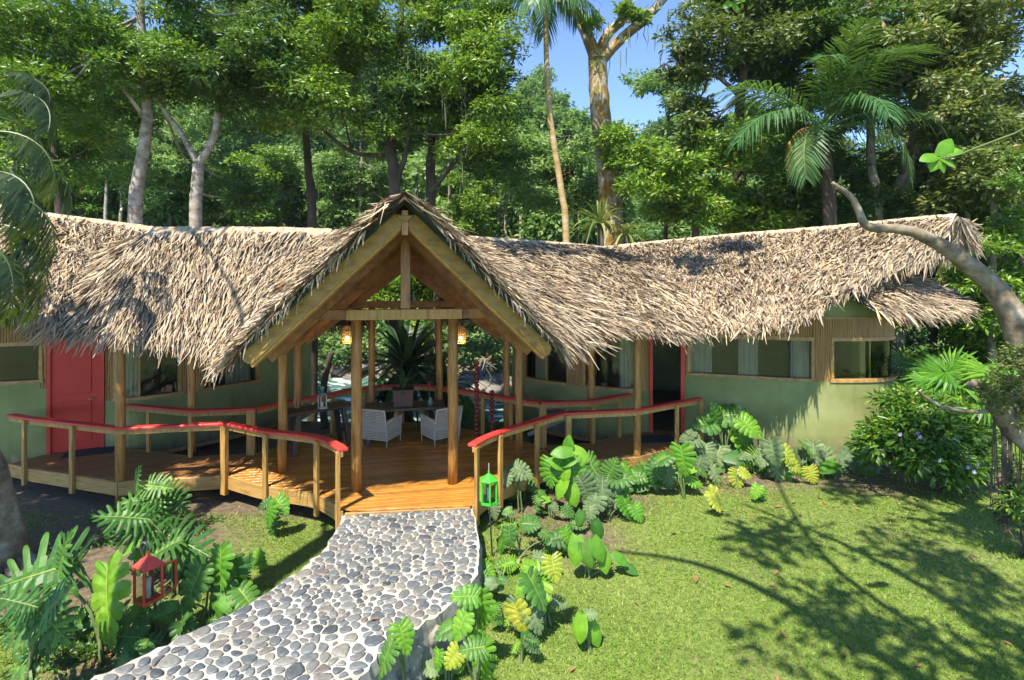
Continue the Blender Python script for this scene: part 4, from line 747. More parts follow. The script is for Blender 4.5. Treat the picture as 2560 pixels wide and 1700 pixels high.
# ------------------------------------------------------------------ foliage tools
def unit(a): return a / (np.linalg.norm(a, axis=1, keepdims=True) + 1e-9)
def leaf_quads(p, ax, L, wr, q, fold=0.25, droop=0.15, out=None):
    """four-cornered leaves, folded on the midrib"""
    N = len(p); up = q.normal(0, .45, (N, 3)) + (np.array([[0, 0, 1.0]]) if out is None else np.array([[-.12, -.25, .65]]) + .55 * out); sd = unit(np.cross(ax, up)); n = np.cross(sd, ax); W = L * wr * .5
    m = p + ax * L * .48
    V = np.stack([p, m + sd * W + n * W * fold, p + ax * L - n * L * droop, m - sd * W + n * W * fold], 1).reshape(-1, 3)
    I0 = np.arange(N)[:, None] * 4; Fc = np.concatenate([I0 + np.array([[0, 1, 2]]), I0 + np.array([[0, 2, 3]])], 1).reshape(-1, 3); return V, Fc
def crown(name, seed, lobes, twigs, per, L, wr=.42, droop=.2, spread=.26, flat=.6, tb=(2, 2.6)):
    q = np.random.default_rng(seed); Vs, Fs, Ts, b = [], [], [], 0
    for (c, r) in lobes:
        r = np.array(r, float); n = max(4, int(twigs * (r[0] * r[1] * r[2]) ** (1 / 3))); d = unit(q.normal(0, 1, (n, 3)) + np.array([[0, 0, .35]])); rad = q.uniform(.35, 1, (n, 1)) ** .45
        tw = np.array(c) + d * r * rad * (1 + .18 * q.normal(0, 1, (n, 1))); base = np.repeat(tw, per, 0); N = len(base)
        out = np.repeat(d, per, 0); rn = unit(q.normal(0, 1, (N, 3)) * np.array([[1, 1, flat]])); ax = unit(rn * 1.0 + out * .35 - np.array([[0, 0, droop]])); pos = base + rn * spread * q.uniform(.05, 1, (N, 1))
        Ls = L * q.uniform(.6, 1.25, (N, 1)); V, Fc = leaf_quads(pos, ax, Ls, wr, q, out=out); clump = np.repeat(q.normal(0, .13, n), per); tn = np.clip(q.beta(*tb, N) + clump, 0, 1)
        Vs.append(V); Fs.append(Fc + b); Ts.append(np.repeat(tn, 2)); b += len(V)
    return np_mesh(name, np.concatenate(Vs), np.concatenate(Fs), np.concatenate(Ts))
def rand_lobes(seed, n, R_, H0, H1, rr=(.28, .45), top=.6):
    q = random.Random(seed); out = []
    for i in range(n):
        t = q.random(); z = H0 + (H1 - H0) * t; w_ = R_ * (math.sin(math.pi * min(1, .18 + t * .8)) ** .7); a = i * 2.4 + q.uniform(-.5, .5); r = w_ * math.sqrt(q.uniform(.12, 1)); k = R_ * q.uniform(*rr)
        out.append(((r * math.cos(a), r * math.sin(a), z), (k, k, k * q.uniform(.5, .8))))
    return out
def limb(mb, pts, r0, r1, n=8, wob=0.0, seed=0):
    q = random.Random(seed); c = [Vector(p) for p in crom([tuple(p) for p in pts], 4)]
    if wob: c = [p + Vector((q.uniform(-wob, wob), q.uniform(-wob, wob), q.uniform(-wob, wob) * .4)) for p in c]
    mb.tube(c, [float(np.interp(i / (len(c) - 1), np.linspace(0, 1, len(r0)), r0)) for i in range(len(c))] if r1 is None else [r0 + (r1 - r0) * i / (len(c) - 1) for i in range(len(c))], n)
def trunk_mesh(name, seed, H, r, lobes, fork=.45, lean=(0, 0)):
    q = random.Random(seed); mb = MB(); top = Vector((lean[0], lean[1], H)); limb(mb, [(0, 0, -.6), (0, 0, 0), (lean[0] * .35 + q.uniform(-.15, .15), lean[1] * .35, H * .4), top * .75 + Vector((q.uniform(-.15, .15), 0, 0)), top], r, r * .3, 9)
    for c, rr in lobes:
        c = Vector(c); f = min(.95, max(fork, (c.z - rr[2] - 1.0) / H * .9)); s = Vector((lean[0] * f * f, lean[1] * f * f, H * f)); limb(mb, [s, s * .45 + c * .55 + Vector((0, 0, -.15)), c], r * .34 * (1.1 - f * .6), r * .05, 6, .03, q.random())
    return mb.mesh(name, True)
def tree(name, label, cat, group, loc, tme, cme, tm, cm, s=1.0, rz=None, sz=None):
    o = empty(name, loc, rnd.uniform(0, 6.28) if rz is None else rz, label=label, cat=cat, group=group); o.scale = (s, s, s if sz is None else sz)
    link('trunk', tme, tm, o); link('crown', cme, cm, o); return o
# ------------------------------------------------------------------ forest on the hillside beyond the river
FAR = []
for i in range(5):
    lb = rand_lobes(60 + i, 13, 3.1, 3.5, 9.5, (.3, .48)); FAR.append((trunk_mesh('far_trunk', 60 + i, 8.5, .22, lb[:7]), crown('far_crown', 160 + i, lb, 52, 9, .44, .5, .25, .5)))
fl = ['broad hillside tree with rounded bright crown beyond the river', 'tall layered hillside tree beyond the river', 'dense rounded jungle tree on the slope beyond the river', 'loose open-crowned jungle tree on the far slope', 'pale green jungle tree on the far slope']
def in_view(x, y, m=4): return abs(x) < y * .965 + m
n_far = 0; yy = 33.0
while yy < 88:
    xx = -yy * .97 - 4
    while xx < yy * .97 + 4:
        x = xx + rnd.uniform(-1.6, 1.6); y = yy + rnd.uniform(-1.5, 1.5); xx += 5.2 + (yy - 33) * .045
        if y < far_bank(x) + 2.5: continue
        if 2.5 < x / y * 40 < 11 and y > 58: continue                      # the notch where the sky shows
        k = rnd.randrange(5); s = rnd.uniform(.75, 1.25) * (1.0 if y < 60 else 1.15)
        tree('jungle_tree', fl[k], 'tree', 'trees covering the hillside beyond the river', (x, y, gz(x, y) - .3), FAR[k][0], FAR[k][1], M['bark'], M['leaf_far'], s); n_far += 1
    yy += 4.6 + (yy - 33) * .05
und = crown('undergrowth', 77, [((x_, float(far_bank(x_)) + o_, gz(x_, float(far_bank(x_)) + o_) + .4), (1.7, 1.4, r_)) for x_ in np.arange(-34, 46, 1.9) for o_, r_ in ((1.9, .8), (4.2, 1.3), (7.0, 1.5))], 62, 9, .34, .5, .2)
link('undergrowth', und, M['leaf_far'], kind='stuff', label='low bushy undergrowth along the far river bank')
hs = crown('hillside_scrub', 78, [((x_ + rnd.uniform(-2, 2), y_ + rnd.uniform(-2, 2), gz(x_, y_) + .9), (3.2, 3.0, 1.5)) for y_ in range(38, 90, 6) for x_ in range(-int(y_), int(y_), 6)], 22, 7, .7, .6, .2)
link('hillside_scrub', hs, M['leaf_far'], kind='stuff', label='scrub filling the slope between hillside trees')
# ------------------------------------------------------------------ trees on the near bank, behind the roofs
NEARC = []
for i in range(4):
    lb = rand_lobes(20 + i, 15, 3.2, 4.0, 10.5, (.26, .42)); NEARC.append((lb, crown('near_crown', 120 + i, lb, 56, 13, .27, .40, .18, .3)))
def custom_tree(name, label, pts, r0, r1, limbs, lobes, seed, tm, cm, twigs=56, per=13, L=.27, group='tall trees on the river bank behind the roofs', wr=.4, moss=None):
    """a tree whose trunk, limbs and crown lobes are given in the world; the root Empty stands at its foot"""
    b = Vector(pts[0]); o = empty(name, b, label=label, cat='tree', group=group); mb = MB(); limb(mb, [Vector(p) - b for p in pts], r0, r1, 12, .02, seed)
    for lp, ra, rb in limbs: limb(mb, [Vector(p) - b for p in lp], ra, rb, 9, .02, seed + 1)
    for c, r in lobes:        # twigs that carry the lobes
        cands = [Vector(p) for p in pts[1:]] + [Vector(p) for lp, _, _ in limbs for p in lp]; c_ = Vector(c); s = min(cands, key=lambda p: (p - c_).length); limb(mb, [s - b, (s - b) * .5 + (c_ - b) * .5 - Vector((0, 0, .12)), c_ - b], .05, .012, 5, .03, seed)
    mb.build('trunk', tm, o, True); qq = random.Random(seed); lb = []
    for c, r in lobes:        # each lobe breaks into flat sprays
        for k in range(4): lb.append((tuple(Vector(c) - b + Vector((qq.uniform(-.75, .75) * r[0], qq.uniform(-.75, .75) * r[1], qq.uniform(-.9, .9) * r[2]))), (r[0] * .62, r[1] * .62, r[2] * .36)))
    link('crown', crown('crown', seed, lb, twigs * .74, per, L * .98, wr, .1, .24, .45), cm, o); return o
def foot(px, d): x = (px - CX) * d / F; return Vector((x, d, gz(x, d) - .1))
def lob(px, py, d, rp, fz=.7, dd=0.0): q = P(px, py, d + dd); r = rp * d / F; return (tuple(q), (r, r * .9, r * fz))
def lobs(rect, d, n, rp, seed, dd=1.6, fz=.7):
    q = random.Random(seed); out = []
    for i in range(n): out.append(lob(q.uniform(rect[0], rect[2]), q.uniform(rect[1], rect[3]), d, q.uniform(*rp), fz, q.uniform(-dd, dd)))
    return out
d = 17.0
custom_tree('broadleaf_tree', 'pale straight trunk rising behind the thatch with bright leafy crown', [foot(338, d)] + [P(*q, d) for q in ((338, 560), (350, 430), (368, 300), (362, 160), (352, 40), (350, -80))], .23, .09,
            [([P(365, 300, d), P(300, 210, d - .6), P(230, 150, d - 1)], .08, .03), ([P(363, 200, d), P(430, 120, d), P(500, 60, d)], .08, .03)], lobs((0, -60, 560, 250), d, 17, (70, 125), 1), 201, M['palebark'], M['leaf'], 92, 15, .18)
custom_tree('forked_tree', 'pale forked trunk rising behind the thatched wing', [foot(488, d)] + [P(*q, d) for q in ((488, 570), (492, 480), (497, 410))], .2, .17,
            [([P(497, 412, d), P(450, 330, d), P(405, 265, d), P(370, 180, d)], .10, .04), ([P(497, 412, d), P(535, 340, d), P(552, 260, d), P(590, 220, d), P(560, 120, d), P(530, 40, d)], .13, .05)], lobs((400, -40, 720, 210), d, 12, (65, 110), 2) + lobs((480, 380, 700, 540), d + 3, 5, (50, 80), 12), 202, M['palebark'], M['leaf_d'], 86, 15, .185)
d = 18.0
custom_tree('mossy_tree', 'mossy many-stemmed tree rising straight behind the gable peak', [foot(985, d)] + [P(*q, d) for q in ((985, 480), (975, 380), (990, 260), (1000, 120), (1005, -40))], .22, .08,
            [([P(985, 470, d), P(1010, 400, d), P(1020, 330, d)], .12, .06), ([P(975, 390, d), P(880, 380, d), P(790, 310, d), P(740, 290, d)], .09, .03), ([P(990, 260, d), P(1090, 180, d), P(1130, 90, d)], .1, .03)], lobs((680, 0, 1260, 330), d, 24, (60, 115), 3) + [lob(*q) for q in ((985, 710, 17.2, 46), (1050, 740, 17.2, 46), (1015, 650, 17.4, 40), (940, 760, 17.0, 36), (1085, 690, 17.4, 36), (1070, 820, 17.2, 34))], 203, M['darkbark'], M['leaf'], 96, 15, .165)
custom_tree('dark_tree', 'dark slender trunk between the gable peak and the thin palm', [foot(1072, d + 1)] + [P(*q, d + 1) for q in ((1076, 480), (1080, 380), (1075, 300), (1090, 200))], .2, .1,
            [([P(1076, 480, d), P(1140, 400, d), P(1195, 320, d), P(1255, 230, d), P(1290, 130, d)], .08, .03)], lobs((980, 180, 1260, 440), d + 1, 13, (55, 95), 4) + lobs((1180, 20, 1300, 190), d, 5, (30, 60), 14), 204, M['darkbark'], M['leaf_d'], 88, 15, .17)
custom_tree('leafy_tree', 'dense bright leafed tree filling the gap between forked trunk and gable', [foot(780, 20)] + [P(*q, 20) for q in ((780, 540), (770, 420), (760, 250), (750, 60))], .2, .08, [], lobs((590, -60, 900, 220), 19, 15, (60, 110), 5), 205, M['darkbark'], M['leaf_d'], 78, 14, .21)
d = 20.0
big = custom_tree('emergent_tree', 'massive mossy trunk forking into three limbs against blue sky', [foot(1530, d)] + [P(*q, d) for q in ((1528, 560), (1524, 480), (1516, 390), (1502, 290), (1495, 200), (1492, 130))], .46, .33,
            [([P(1492, 150, d), P(1470, 90, d), P(1445, 40, d), P(1425, -30, d)], .26, .16), ([P(1495, 140, d), P(1520, 85, d), P(1560, 45, d), P(1575, -30, d)], .21, .13), ([P(1497, 160, d), P(1545, 105, d), P(1610, 50, d), P(1660, -5, d), P(1700, -60, d)], .22, .13)],
            [lob(*q, .8) for q in ((1478, 60, d - .5, 13), (1562, 30, d - .3, 14), (1535, 380, d - .6, 26), (1548, 330, d - .5, 20), (1522, 350, d - .6, 16), (1540, 420, d - .5, 14), (1600, 40, d - .3, 11), (1400, -110, d, 60), (1600, -130, d, 70))], 206, M['mossbark'], M['leaf'], 60, 11, .3)
ep = MB(); b0 = Vector(big.location)
for (px, py) in ((1493, 165), (1475, 95), (1520, 95), (1560, 60), (1600, 62), (1560, 105), (1640, 25), (1530, 415), (1470, 70), (1548, 50), (1500, 140)):   # strap-leaved plants perched on the limbs
    c = P(px, py, d - .45) - b0
    for k in range(9): a = rnd.uniform(0, 6.28); dv = Vector((math.cos(a), -.4 + .6 * math.sin(a), rnd.uniform(.1, 1.0))).normalized(); l = rnd.uniform(.2, .42); sd_ = dv.cross(Vector((0, -1, .3))).normalized() * .022; m_ = c + dv * l * .6; e_ = c + dv * l + Vector((0, 0, -l * .35)); ep.add([c - sd_, c + sd_, m_ + sd_, m_ - sd_, e_], [(0, 1, 2, 3), (3, 2, 4)], rnd.random())
link('epiphytes', ep.mesh('epiphytes'), M['leaf_o'], big, kind='stuff')
# right-hand bank
d = 17.0
def rtree(label, base, pts, r0, limbs, lobes, seed, tm, cm, L=.25, twigs=58, dd=d): return custom_tree('bank_tree', label, [foot(base, dd)] + [P(*q, dd) for q in pts], r0, r0 * .45, limbs, lobes, seed, tm, cm, twigs * 1.25, 14, L * .82)
rtree('slim ringed trunk standing beside the drooping palm', 2185, ((2195, 540), (2180, 420), (2175, 260), (2172, 80), (2170, -60)), .17, [], lobs((2060, -60, 2330, 130), 17, 10, (60, 105), 6), 211, M['bark'], M['leaf_d'])
rtree('crooked mossy trunk leaning behind the ridge end', 2240, ((2250, 540), (2265, 430), (2290, 340), (2285, 220), (2285, 90), (2330, 10), (2350, -60)), .24, [([P(2290, 130, d), P(2350, 90, d), P(2400, 0, d)], .08, .04)], lobs((2200, 10, 2560, 240), 16.5, 16, (60, 110), 7), 212, M['bark'], M['leaf_o'])
rtree('pale leaning trunk partly hidden by olive foliage', 2505, ((2510, 590), (2520, 480), (2545, 400), (2560, 300)), .2, [], lobs((2360, 190, 2640, 520), 16, 22, (55, 100), 8), 213, M['palebark'], M['leaf_o'], dd=16)
rtree('bronze leaved tree reaching over the blue sky gap', 1850, ((1850, 540), (1845, 400), (1850, 250), (1870, 100), (1880, -40)), .22, [([P(1850, 240, d), P(1780, 180, d), P(1700, 140, d)], .08, .03)], lobs((1790, -40, 2000, 220), 18, 15, (48, 90), 9) + lobs((1690, 130, 1790, 330), 18, 6, (30, 50), 19), 214, M['darkbark'], M['leaf_o'], dd=18)
rtree('broad dark crowned tree behind the drooping palm', 2010, ((2010, 540), (2010, 400), (2020, 250), (2030, 60)), .2, [], lobs((1860, -30, 2160, 240), 20, 16, (60, 100), 10), 215, M['darkbark'], M['leaf_d'], dd=20)
rtree('layered dark tree behind the olive foliage', 2420, ((2420, 560), (2415, 430), (2400, 250)), .2, [], lobs((2300, 230, 2600, 560), 19, 18, (60, 100), 11), 216, M['darkbark'], M['leaf_d'], dd=19)
rtree('bright bushy tree between mossy giant and palm', 1740, ((1740, 600), (1735, 500), (1730, 400)), .14, [], lobs((1580, 330, 1960, 590), 17, 24, (45, 85), 13), 217, M['darkbark'], M['leaf'], .24, 62)
rtree('feathery pale tree beside the mossy giant', 1660, ((1665, 540), (1668, 400), (1670, 260), (1660, 160)), .12, [], lobs((1590, 170, 1740, 400), 26, 12, (35, 60), 15), 218, M['darkbark'], M['leaf_far'], .3, 40, dd=26)
rtree('dark shrubby tree under the drooping palm crown', 2110, ((2110, 600), (2105, 520)), .1, [], lobs((1940, 420, 2300, 600), 18, 18, (45, 80), 16), 219, M['darkbark'], M['leaf_d'], .22, 60, dd=18)
rtree('shaded tree behind the cottage corner', 2330, ((2330, 900), (2340, 780), (2350, 640)), .14, [], lobs((2200, 620, 2520, 960), 17, 24, (50, 90), 17), 220, M['darkbark'], M['leaf_d'], .22, 58, dd=17)
rtree('shaded tree by the lawn edge behind the mossy limb', 2540, ((2540, 900), (2545, 760), (2550, 620)), .16, [], lobs((2420, 560, 2680, 900), 15, 16, (50, 90), 18), 221, M['darkbark'], M['leaf'], .22, 58, dd=15)
rtree('tangled tree behind the thin palm and the mossy giant', 1440, ((1440, 560), (1430, 430), (1420, 340)), .1, [], lobs((1290, 330, 1470, 560), 24, 14, (40, 75), 20), 222, M['darkbark'], M['leaf_far'], .28, 50, dd=24)
rtree('spreading tree beside the pale straight trunk', 150, ((150, 540), (140, 420), (130, 280)), .2, [], lobs((-60, 150, 300, 470), 20, 17, (60, 100), 22), 223, M['darkbark'], M['leaf'], .27, 52, dd=20)
# lower storey between the trunks, on both banks
for i, (lab, base, rc, dd, n_, rp, mt, L_) in enumerate((('bright low tree between the two pale trunks', 425, (350, 400, 480, 560), 32, 9, (34, 60), 'leaf_far', .24), ('fresh yellow-green tree right of the forked trunk', 640, (560, 380, 720, 560), 31.5, 11, (36, 66), 'leaf', .22),
        ('pale feathery tree around the thin white dead trunk', 850, (790, 400, 920, 560), 32.5, 10, (34, 60), 'leaf_far', .22), ('dark leafy tree left of the gable peak', 900, (840, 330, 960, 480), 31, 9, (36, 60), 'leaf_d', .2), ('sunlit bush-like tree right of the gable peak', 1120, (1060, 420, 1230, 560), 31, 11, (34, 60), 'leaf', .2),
        ('pale tree under the slender palm', 1300, (1220, 300, 1360, 470), 33, 11, (34, 62), 'leaf_far', .26), ('bright tree behind the climbing fronds', 200, (90, 330, 320, 540), 32, 13, (40, 72), 'leaf', .23), ('olive tree over the shaded corner behind the climbing fronds', 60, (-40, 380, 130, 560), 31.5, 10, (40, 70), 'leaf_far', .22),
        ('fine-leaved tree filling the gap above the forked trunk', 640, (540, 180, 760, 400), 36, 14, (44, 78), 'leaf_far', .25), ('fine-leaved tree behind the pale straight trunk', 300, (180, 200, 480, 420), 36, 14, (44, 80), 'leaf_far', .25), ('fine-leaved bright tree behind the ridge of the long roof', 1980, (1760, 300, 2080, 520), 22, 14, (44, 76), 'leaf', .2),
        ('tangled fine-leaved tree behind the crooked trunk', 2260, (2120, 260, 2420, 520), 22, 15, (44, 80), 'leaf_o', .2), ('bright fine-leaved tree over the cottage roof end', 2480, (2380, 420, 2600, 640), 14.5, 9, (44, 80), 'leaf', .16))):
    rtree(lab, base, ((base, rc[3]), (base + 4, (rc[1] + rc[3]) / 2), (base, rc[1] + 20)), .11, [], lobs(rc, dd, n_, rp, 80 + i), 400 + i, M['bark'], M[mt], L_ * (1.35 if dd > 28 else 1), 40 if dd > 28 else 62, dd=dd)
for i, (px, yb, yt, dd) in enumerate(((262, 560, 380, 30.5), (300, 560, 470, 31), (1300, 560, 380, 31), (1208, 500, 360, 32), (1262, 545, 470, 31.5), (700, 560, 430, 33), (1860, 560, 420, 24), (2465, 600, 460, 22), (1120, 560, 380, 32))):
    rtree('slim pale trunk standing among the foliage behind the roofs', px, ((px + 2, yb), (px + 4, (yb + yt) / 2), (px + 1, yt)), .12, [], lobs((px - 40, yt - 70, px + 40, yt - 20), dd, 4, (24, 40), 500 + i), 520 + i, M['palebark'], M['leaf_far'], .26, 40, dd=dd)
# hanging moss and vines
vn = MB()
for (x0, x1, y0, y1, dd, n_) in ((880, 1180, 120, 300, 17.2, 60), (1480, 1700, 20, 130, 19.6, 26), (700, 860, 230, 330, 17.2, 18), (1140, 1180, 330, 480, 17.5, 12)):
    for k in range(n_): a = P(rnd.uniform(x0, x1), rnd.uniform(y0, y1), dd + rnd.uniform(-.5, .5)); l = rnd.uniform(.2, 1.1); vn.tube([a, a + Vector((rnd.uniform(-.05, .05), 0, -l * .5)), a + Vector((rnd.uniform(-.1, .1), 0, -l))], [.012, .02, .006], 4, rnd.random())
link('hanging_moss', vn.mesh('hanging_moss'), M['leaf_o'], kind='stuff', label='strands of moss hanging from the tree limbs')
# pale dead poles on the hillside
for i, (a, b, lab) in enumerate((((790, 570), (803, 410), 'tall thin white dead trunk standing on the hillside'), ((812, 570), (835, 495), 'short leaning white dead trunk on the hillside'), ((1240, 555), (1250, 510), 'leaning white dead trunk on the hillside by the right ridge'))):
    mb = MB(); mb.tube([P(*a, 32), P((a[0] + b[0]) / 2 + 1, (a[1] + b[1]) / 2, 32), P(*b, 32)], [.075, .06, .035], 7); mb.build('dead_trunk', M['palebark'], label=lab, cat='dead tree')
# ------------------------------------------------------------------ palms
def frond_mesh(name, seed, L, nl, ll, lw, sag, vee=.35, droop=.5, ltip=.4, twist=0.0):
    """a feather leaf along +x, arching down; leaflets both sides"""
    q = random.Random(seed); mb = MB(); pts = []
    for i in range(15):
        t = i / 14; ang = .75 - sag * t; pts.append((t, ang))
    c = [Vector((0, 0, 0))]
    for t, ang in pts[1:]: c.append(c[-1] + Vector((math.cos(ang), 0, math.sin(ang))) * (L / 14))
    mb.tube(c, [.028 * (1 - .8 * i / 14) * L / 2.5 for i in range(15)], 5, .95)
    for s in (-1, 1):
        for k in range(nl):
            t = .16 + .84 * (k + q.uniform(-.3, .3)) / nl; x = max(0, min(.999, t)) * 14; i = int(x); b = c[i].lerp(c[i + 1], x - i); tg = (c[i + 1] - c[i]).normalized(); nr = Vector((-tg.z, 0, tg.x))
            sc = (math.sin(math.pi * min(1, .15 + t * .8)) ** .6) * (1 - .45 * max(0, t - .6)); l = ll * sc * q.uniform(.85, 1.1); w_ = lw * q.uniform(.8, 1.1)
            dv = (Vector((0, s, 0)) * 1.0 + tg * (.55 + .5 * t) + nr * (vee + q.uniform(-.25, .2))).normalized(); sd_ = dv.cross(nr + Vector((0, -s * vee, 0))).normalized() * w_
            m_ = b + dv * l * .5 + Vector((0, 0, -l * droop * .16)); e_ = b + dv * l * .95 + Vector((0, 0, -l * droop * q.uniform(.6, 1)))
            mb.add([b - sd_ * .4, b + sd_ * .4, m_ + sd_, m_ - sd_, e_ + sd_ * .12, e_ - sd_ * .12], [(0, 1, 2, 3), (3, 2, 4, 5)], q.random() * .8)
    return mb.mesh(name)
def palm(name, label, trunk, r0, r1, fronds, mesh_list, mat, tm, group=None, s=1.0):
    b = Vector(trunk[0]); o = empty(name, b, label=label, cat='palm', group=group); mb = MB(); limb(mb, [Vector(p) - b for p in trunk], r0, r1, 10, .008, 3); mb.build('trunk', tm, o, True); top = Vector(trunk[-1]) - b
    for (az, el, k, sc) in fronds: link('frond', mesh_list[k], mat, o, top, (rnd.uniform(-.3, .3), R(el), R(az)), sc * s)
    return o
FRa = [frond_mesh('frond', 400 + i, 2.9, 44, .85, .022, 1.5 + .25 * i, .25, .75) for i in range(3)]
FRb = [frond_mesh('frond', 410 + i, 2.5, 34, .8, .03, 1.9 + .2 * i, .1, 1.3) for i in range(2)]
d = 16.0
pa = palm('feather_palm', 'drooping feather palm with ringed trunk behind the long ridge', [foot(2075, d), P(2075, 560, d), P(2070, 450, d), P(2055, 330, d)], .2, .16,
     [(90, -15, 0, 1.0), (200, 0, 1, 1.0), (-20, 5, 0, 1.05), (245, -35, 1, .95), (170, -5, 2, 1.0), (20, -20, 1, 1.0), (310, -35, 0, .95), (275, -10, 2, .9), (-45, 20, 2, .9), (140, -30, 0, .9), (60, 5, 1, .95), (225, 25, 2, .8), (265, -45, 0, 1.0), (290, -40, 1, .95), (185, -20, 0, 1.05), (5, -25, 2, 1.05)], FRa, M['palm'], M['darkbark'], None, 1.25)
FRd = [frond_mesh('dead_frond', 440 + i, 2.4, 40, .6, .02, 1.9, .1, 1.2) for i in range(2)]
link('dead_frond', FRd[0], M['palm_dead'], pa, P(2035, 318, d - .2) - pa.location, (0.2, R(38), R(200)), .8)
link('dead_frond', FRd[1], M['palm_dead'], pa, P(2030, 325, d - .3) - pa.location, (-.2, R(52), R(215)), .72)
d = 18.0
M['ochre'] = m_noise('palm_bark_ochre', [(0.3, (.22, .16, .09)), (.5, (.42, .28, .10)), (.7, (.46, .41, .33))], 2.0, (.6, .6, 3.0), .85, .012)
palm('slender_palm', 'slender bending palm with ochre trunk beside the mossy giant', [foot(1418, d), P(1416, 610, d), P(1404, 480, d), P(1380, 330, d), P(1368, 200, d), P(1364, 60, d), P(1364, 5, d)], .13, .075,
     [(0, 5, 0, .95), (180, 5, 1, .95), (215, -25, 0, .9), (300, 0, 1, .95), (335, -20, 0, .9), (150, -30, 0, .9), (90, -10, 1, .9), (45, -20, 1, .9), (255, 15, 0, .9), (280, -40, 0, .8)], FRb, M['palm'], M['ochre'])
# dark feather leaves hanging in from beside the big leaning trunk
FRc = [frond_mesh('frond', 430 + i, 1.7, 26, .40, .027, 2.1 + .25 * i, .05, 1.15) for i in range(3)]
# ------------------------------------------------------------------ strap-leaved rosette behind the valley of the roof
def rosette(name, label, c, n, L, w_, mat, cat='plant', seed=1, up=(.2, 1.4), sag=.55, group=None):
    q = random.Random(seed); o = empty(name, c, label=label, cat=cat, group=group)
    for k in range(n):
        mb = MB(); a = k * 2.4 + q.uniform(-.2, .2); el = q.uniform(*up); l = L * q.uniform(.75, 1.1); dv = Vector((math.cos(a) * math.cos(el), math.sin(a) * math.cos(el), math.sin(el))); sd_ = dv.cross(Vector((0, 0, 1))).normalized(); ptsl = []
        for i in range(7): t = i / 6; ptsl.append((dv * l * t + Vector((0, 0, -sag * l * t ** 2.6 * (1.2 - .4 * el))), w_ * (1 - .15 * t) * (1 if t < .6 else max(.06, 1 - (t - .6) / .42))))
        vs = [p + sd_ * s * ww + Vector((0, 0, abs(s) * ww * .35)) for p, ww in ptsl for s in (-1, 0, 1)]; fs = [(i * 3 + j, i * 3 + j + 1, (i + 1) * 3 + j + 1, (i + 1) * 3 + j) for i in range(6) for j in (0, 1)]; mb.add(vs, fs, q.random()); mb.build('leaf', mat, o)
    return o
M['strap'] = m_leaf('strap_leaf', [(0.0, (.10, .14, .03)), (.5, (.20, .26, .06)), (.85, (.30, .32, .10)), (1.0, (.34, .24, .10))], .45, .25, .4, .1)
c0 = P(1500, 560, 15.5)
q0 = rosette('screw_pine', 'strap-leaved screw pine sprouting above the roof valley', c0, 44, 1.15, .045, M['strap'], seed=4, up=(-.1, 1.4), sag=.5); mb = MB(); mb.tube([(0, 0, -c0.z - .9), (.05, 0, -1.5), (0, 0, 0)], [.12, .1, .09], 8); mb.build('stem', M['darkbark'], q0, True)
c0 = P(1565, 585, 15.3)
q0 = rosette('screw_pine', 'smaller drooping screw pine beside the roof valley', c0, 26, .9, .04, M['strap'], seed=5, up=(-.3, 1.2), sag=.7); mb = MB(); mb.tube([(0, 0, -c0.z - .9), (.03, 0, -1.2), (0, 0, 0)], [.1, .09, .08], 8); mb.build('stem', M['darkbark'], q0, True)
# ------------------------------------------------------------------ trees close to the camera side
# big leaning trunk by the shaded deck
o = Vector(G(4, 1412, -.56)); o.z = gz(o.x, o.y) - .1
lt = custom_tree('leaning_tree', 'thick leaning grey trunk with spreading roots beside the red door deck', [o, P(-2, 1370, 7.45), P(-26, 1260, 7.4), P(-58, 1150, 7.3), P(-120, 960, 7.1), P(-170, 700, 6.8), P(-330, 350, 6.3)], .33, .2,
    [([Vector((-8.2, 6.1, 5.6)), Vector((-8.6, 5.0, 6.8)), Vector((-8.0, 3.8, 7.6))], .12, .05)], [((-9.1 + x, 5.3 + y, 7.2 + z), (1.25, 1.25, .8)) for x, y, z in ((-.6, 0, 0), (.4, -.9, .2), (-1.8, .3, .2), (-.6, .9, .2), (.2, -2.2, -.3), (-.8, -1.6, .2), (-2.4, -.8, .3), (-2.0, 1.2, .3), (-1.6, -2.4, 0), (-3.0, .6, .4))], 231, M['limbbark'], M['leaf'], 46, 11, .3, 'trees over the garden')
rt = MB()
for k in range(9): a = R(180 + k * 24); e = Vector((math.cos(a) * .75, math.sin(a) * .6, -.02)); limb(rt, [(0, 0, .35), e * .45 + Vector((0, 0, .12)), e + Vector((0, 0, .0)), e * 1.5 + Vector((0, 0, -.12))], .12, .03, 7, .02, k)
rt.build('root_flare', M['limbbark'], lt, True)
bl_ = MB()
# broad leaf and drooping feather leaves at the left edge
FR_IN = [((-20, 330), 7.6, 10, 12, 1, .9), ((-10, 250), 7.9, -10, -5, 0, .9), ((-30, 430), 7.2, -5, 15, 2, .95), ((0, 480), 7.0, 20, 25, 1, .8), ((-30, 560), 7.1, 5, 20, 0, .85), ((-40, 380), 7.8, 25, 5, 0, .95), ((-20, 620), 6.8, -20, 30, 2, .75), ((20, 420), 7.5, -30, 35, 1, .75), ((-40, 640), 7.0, 10, 15, 1, .75), ((-20, 290), 8.2, 35, 20, 2, .9), ((0, 540), 7.3, 40, 30, 0, .7), ((-20, 200), 8.0, 5, -10, 1, .8)]
cp = Vector((-7.6, 7.6, gz(-7.6, 7.6))); cl_p = empty('climbing_plant', cp, label='dark feather-leaved climber hanging in front of the thatch', cat='plant'); mb = MB(); limb(mb, [(0, 0, -.1), (.05, .1, 1.6), (.0, .0, 3.4), (-.1, .1, 6.6)], .09, .05, 8, .03); mb.build('stem', M['darkbark'], cl_p, True)
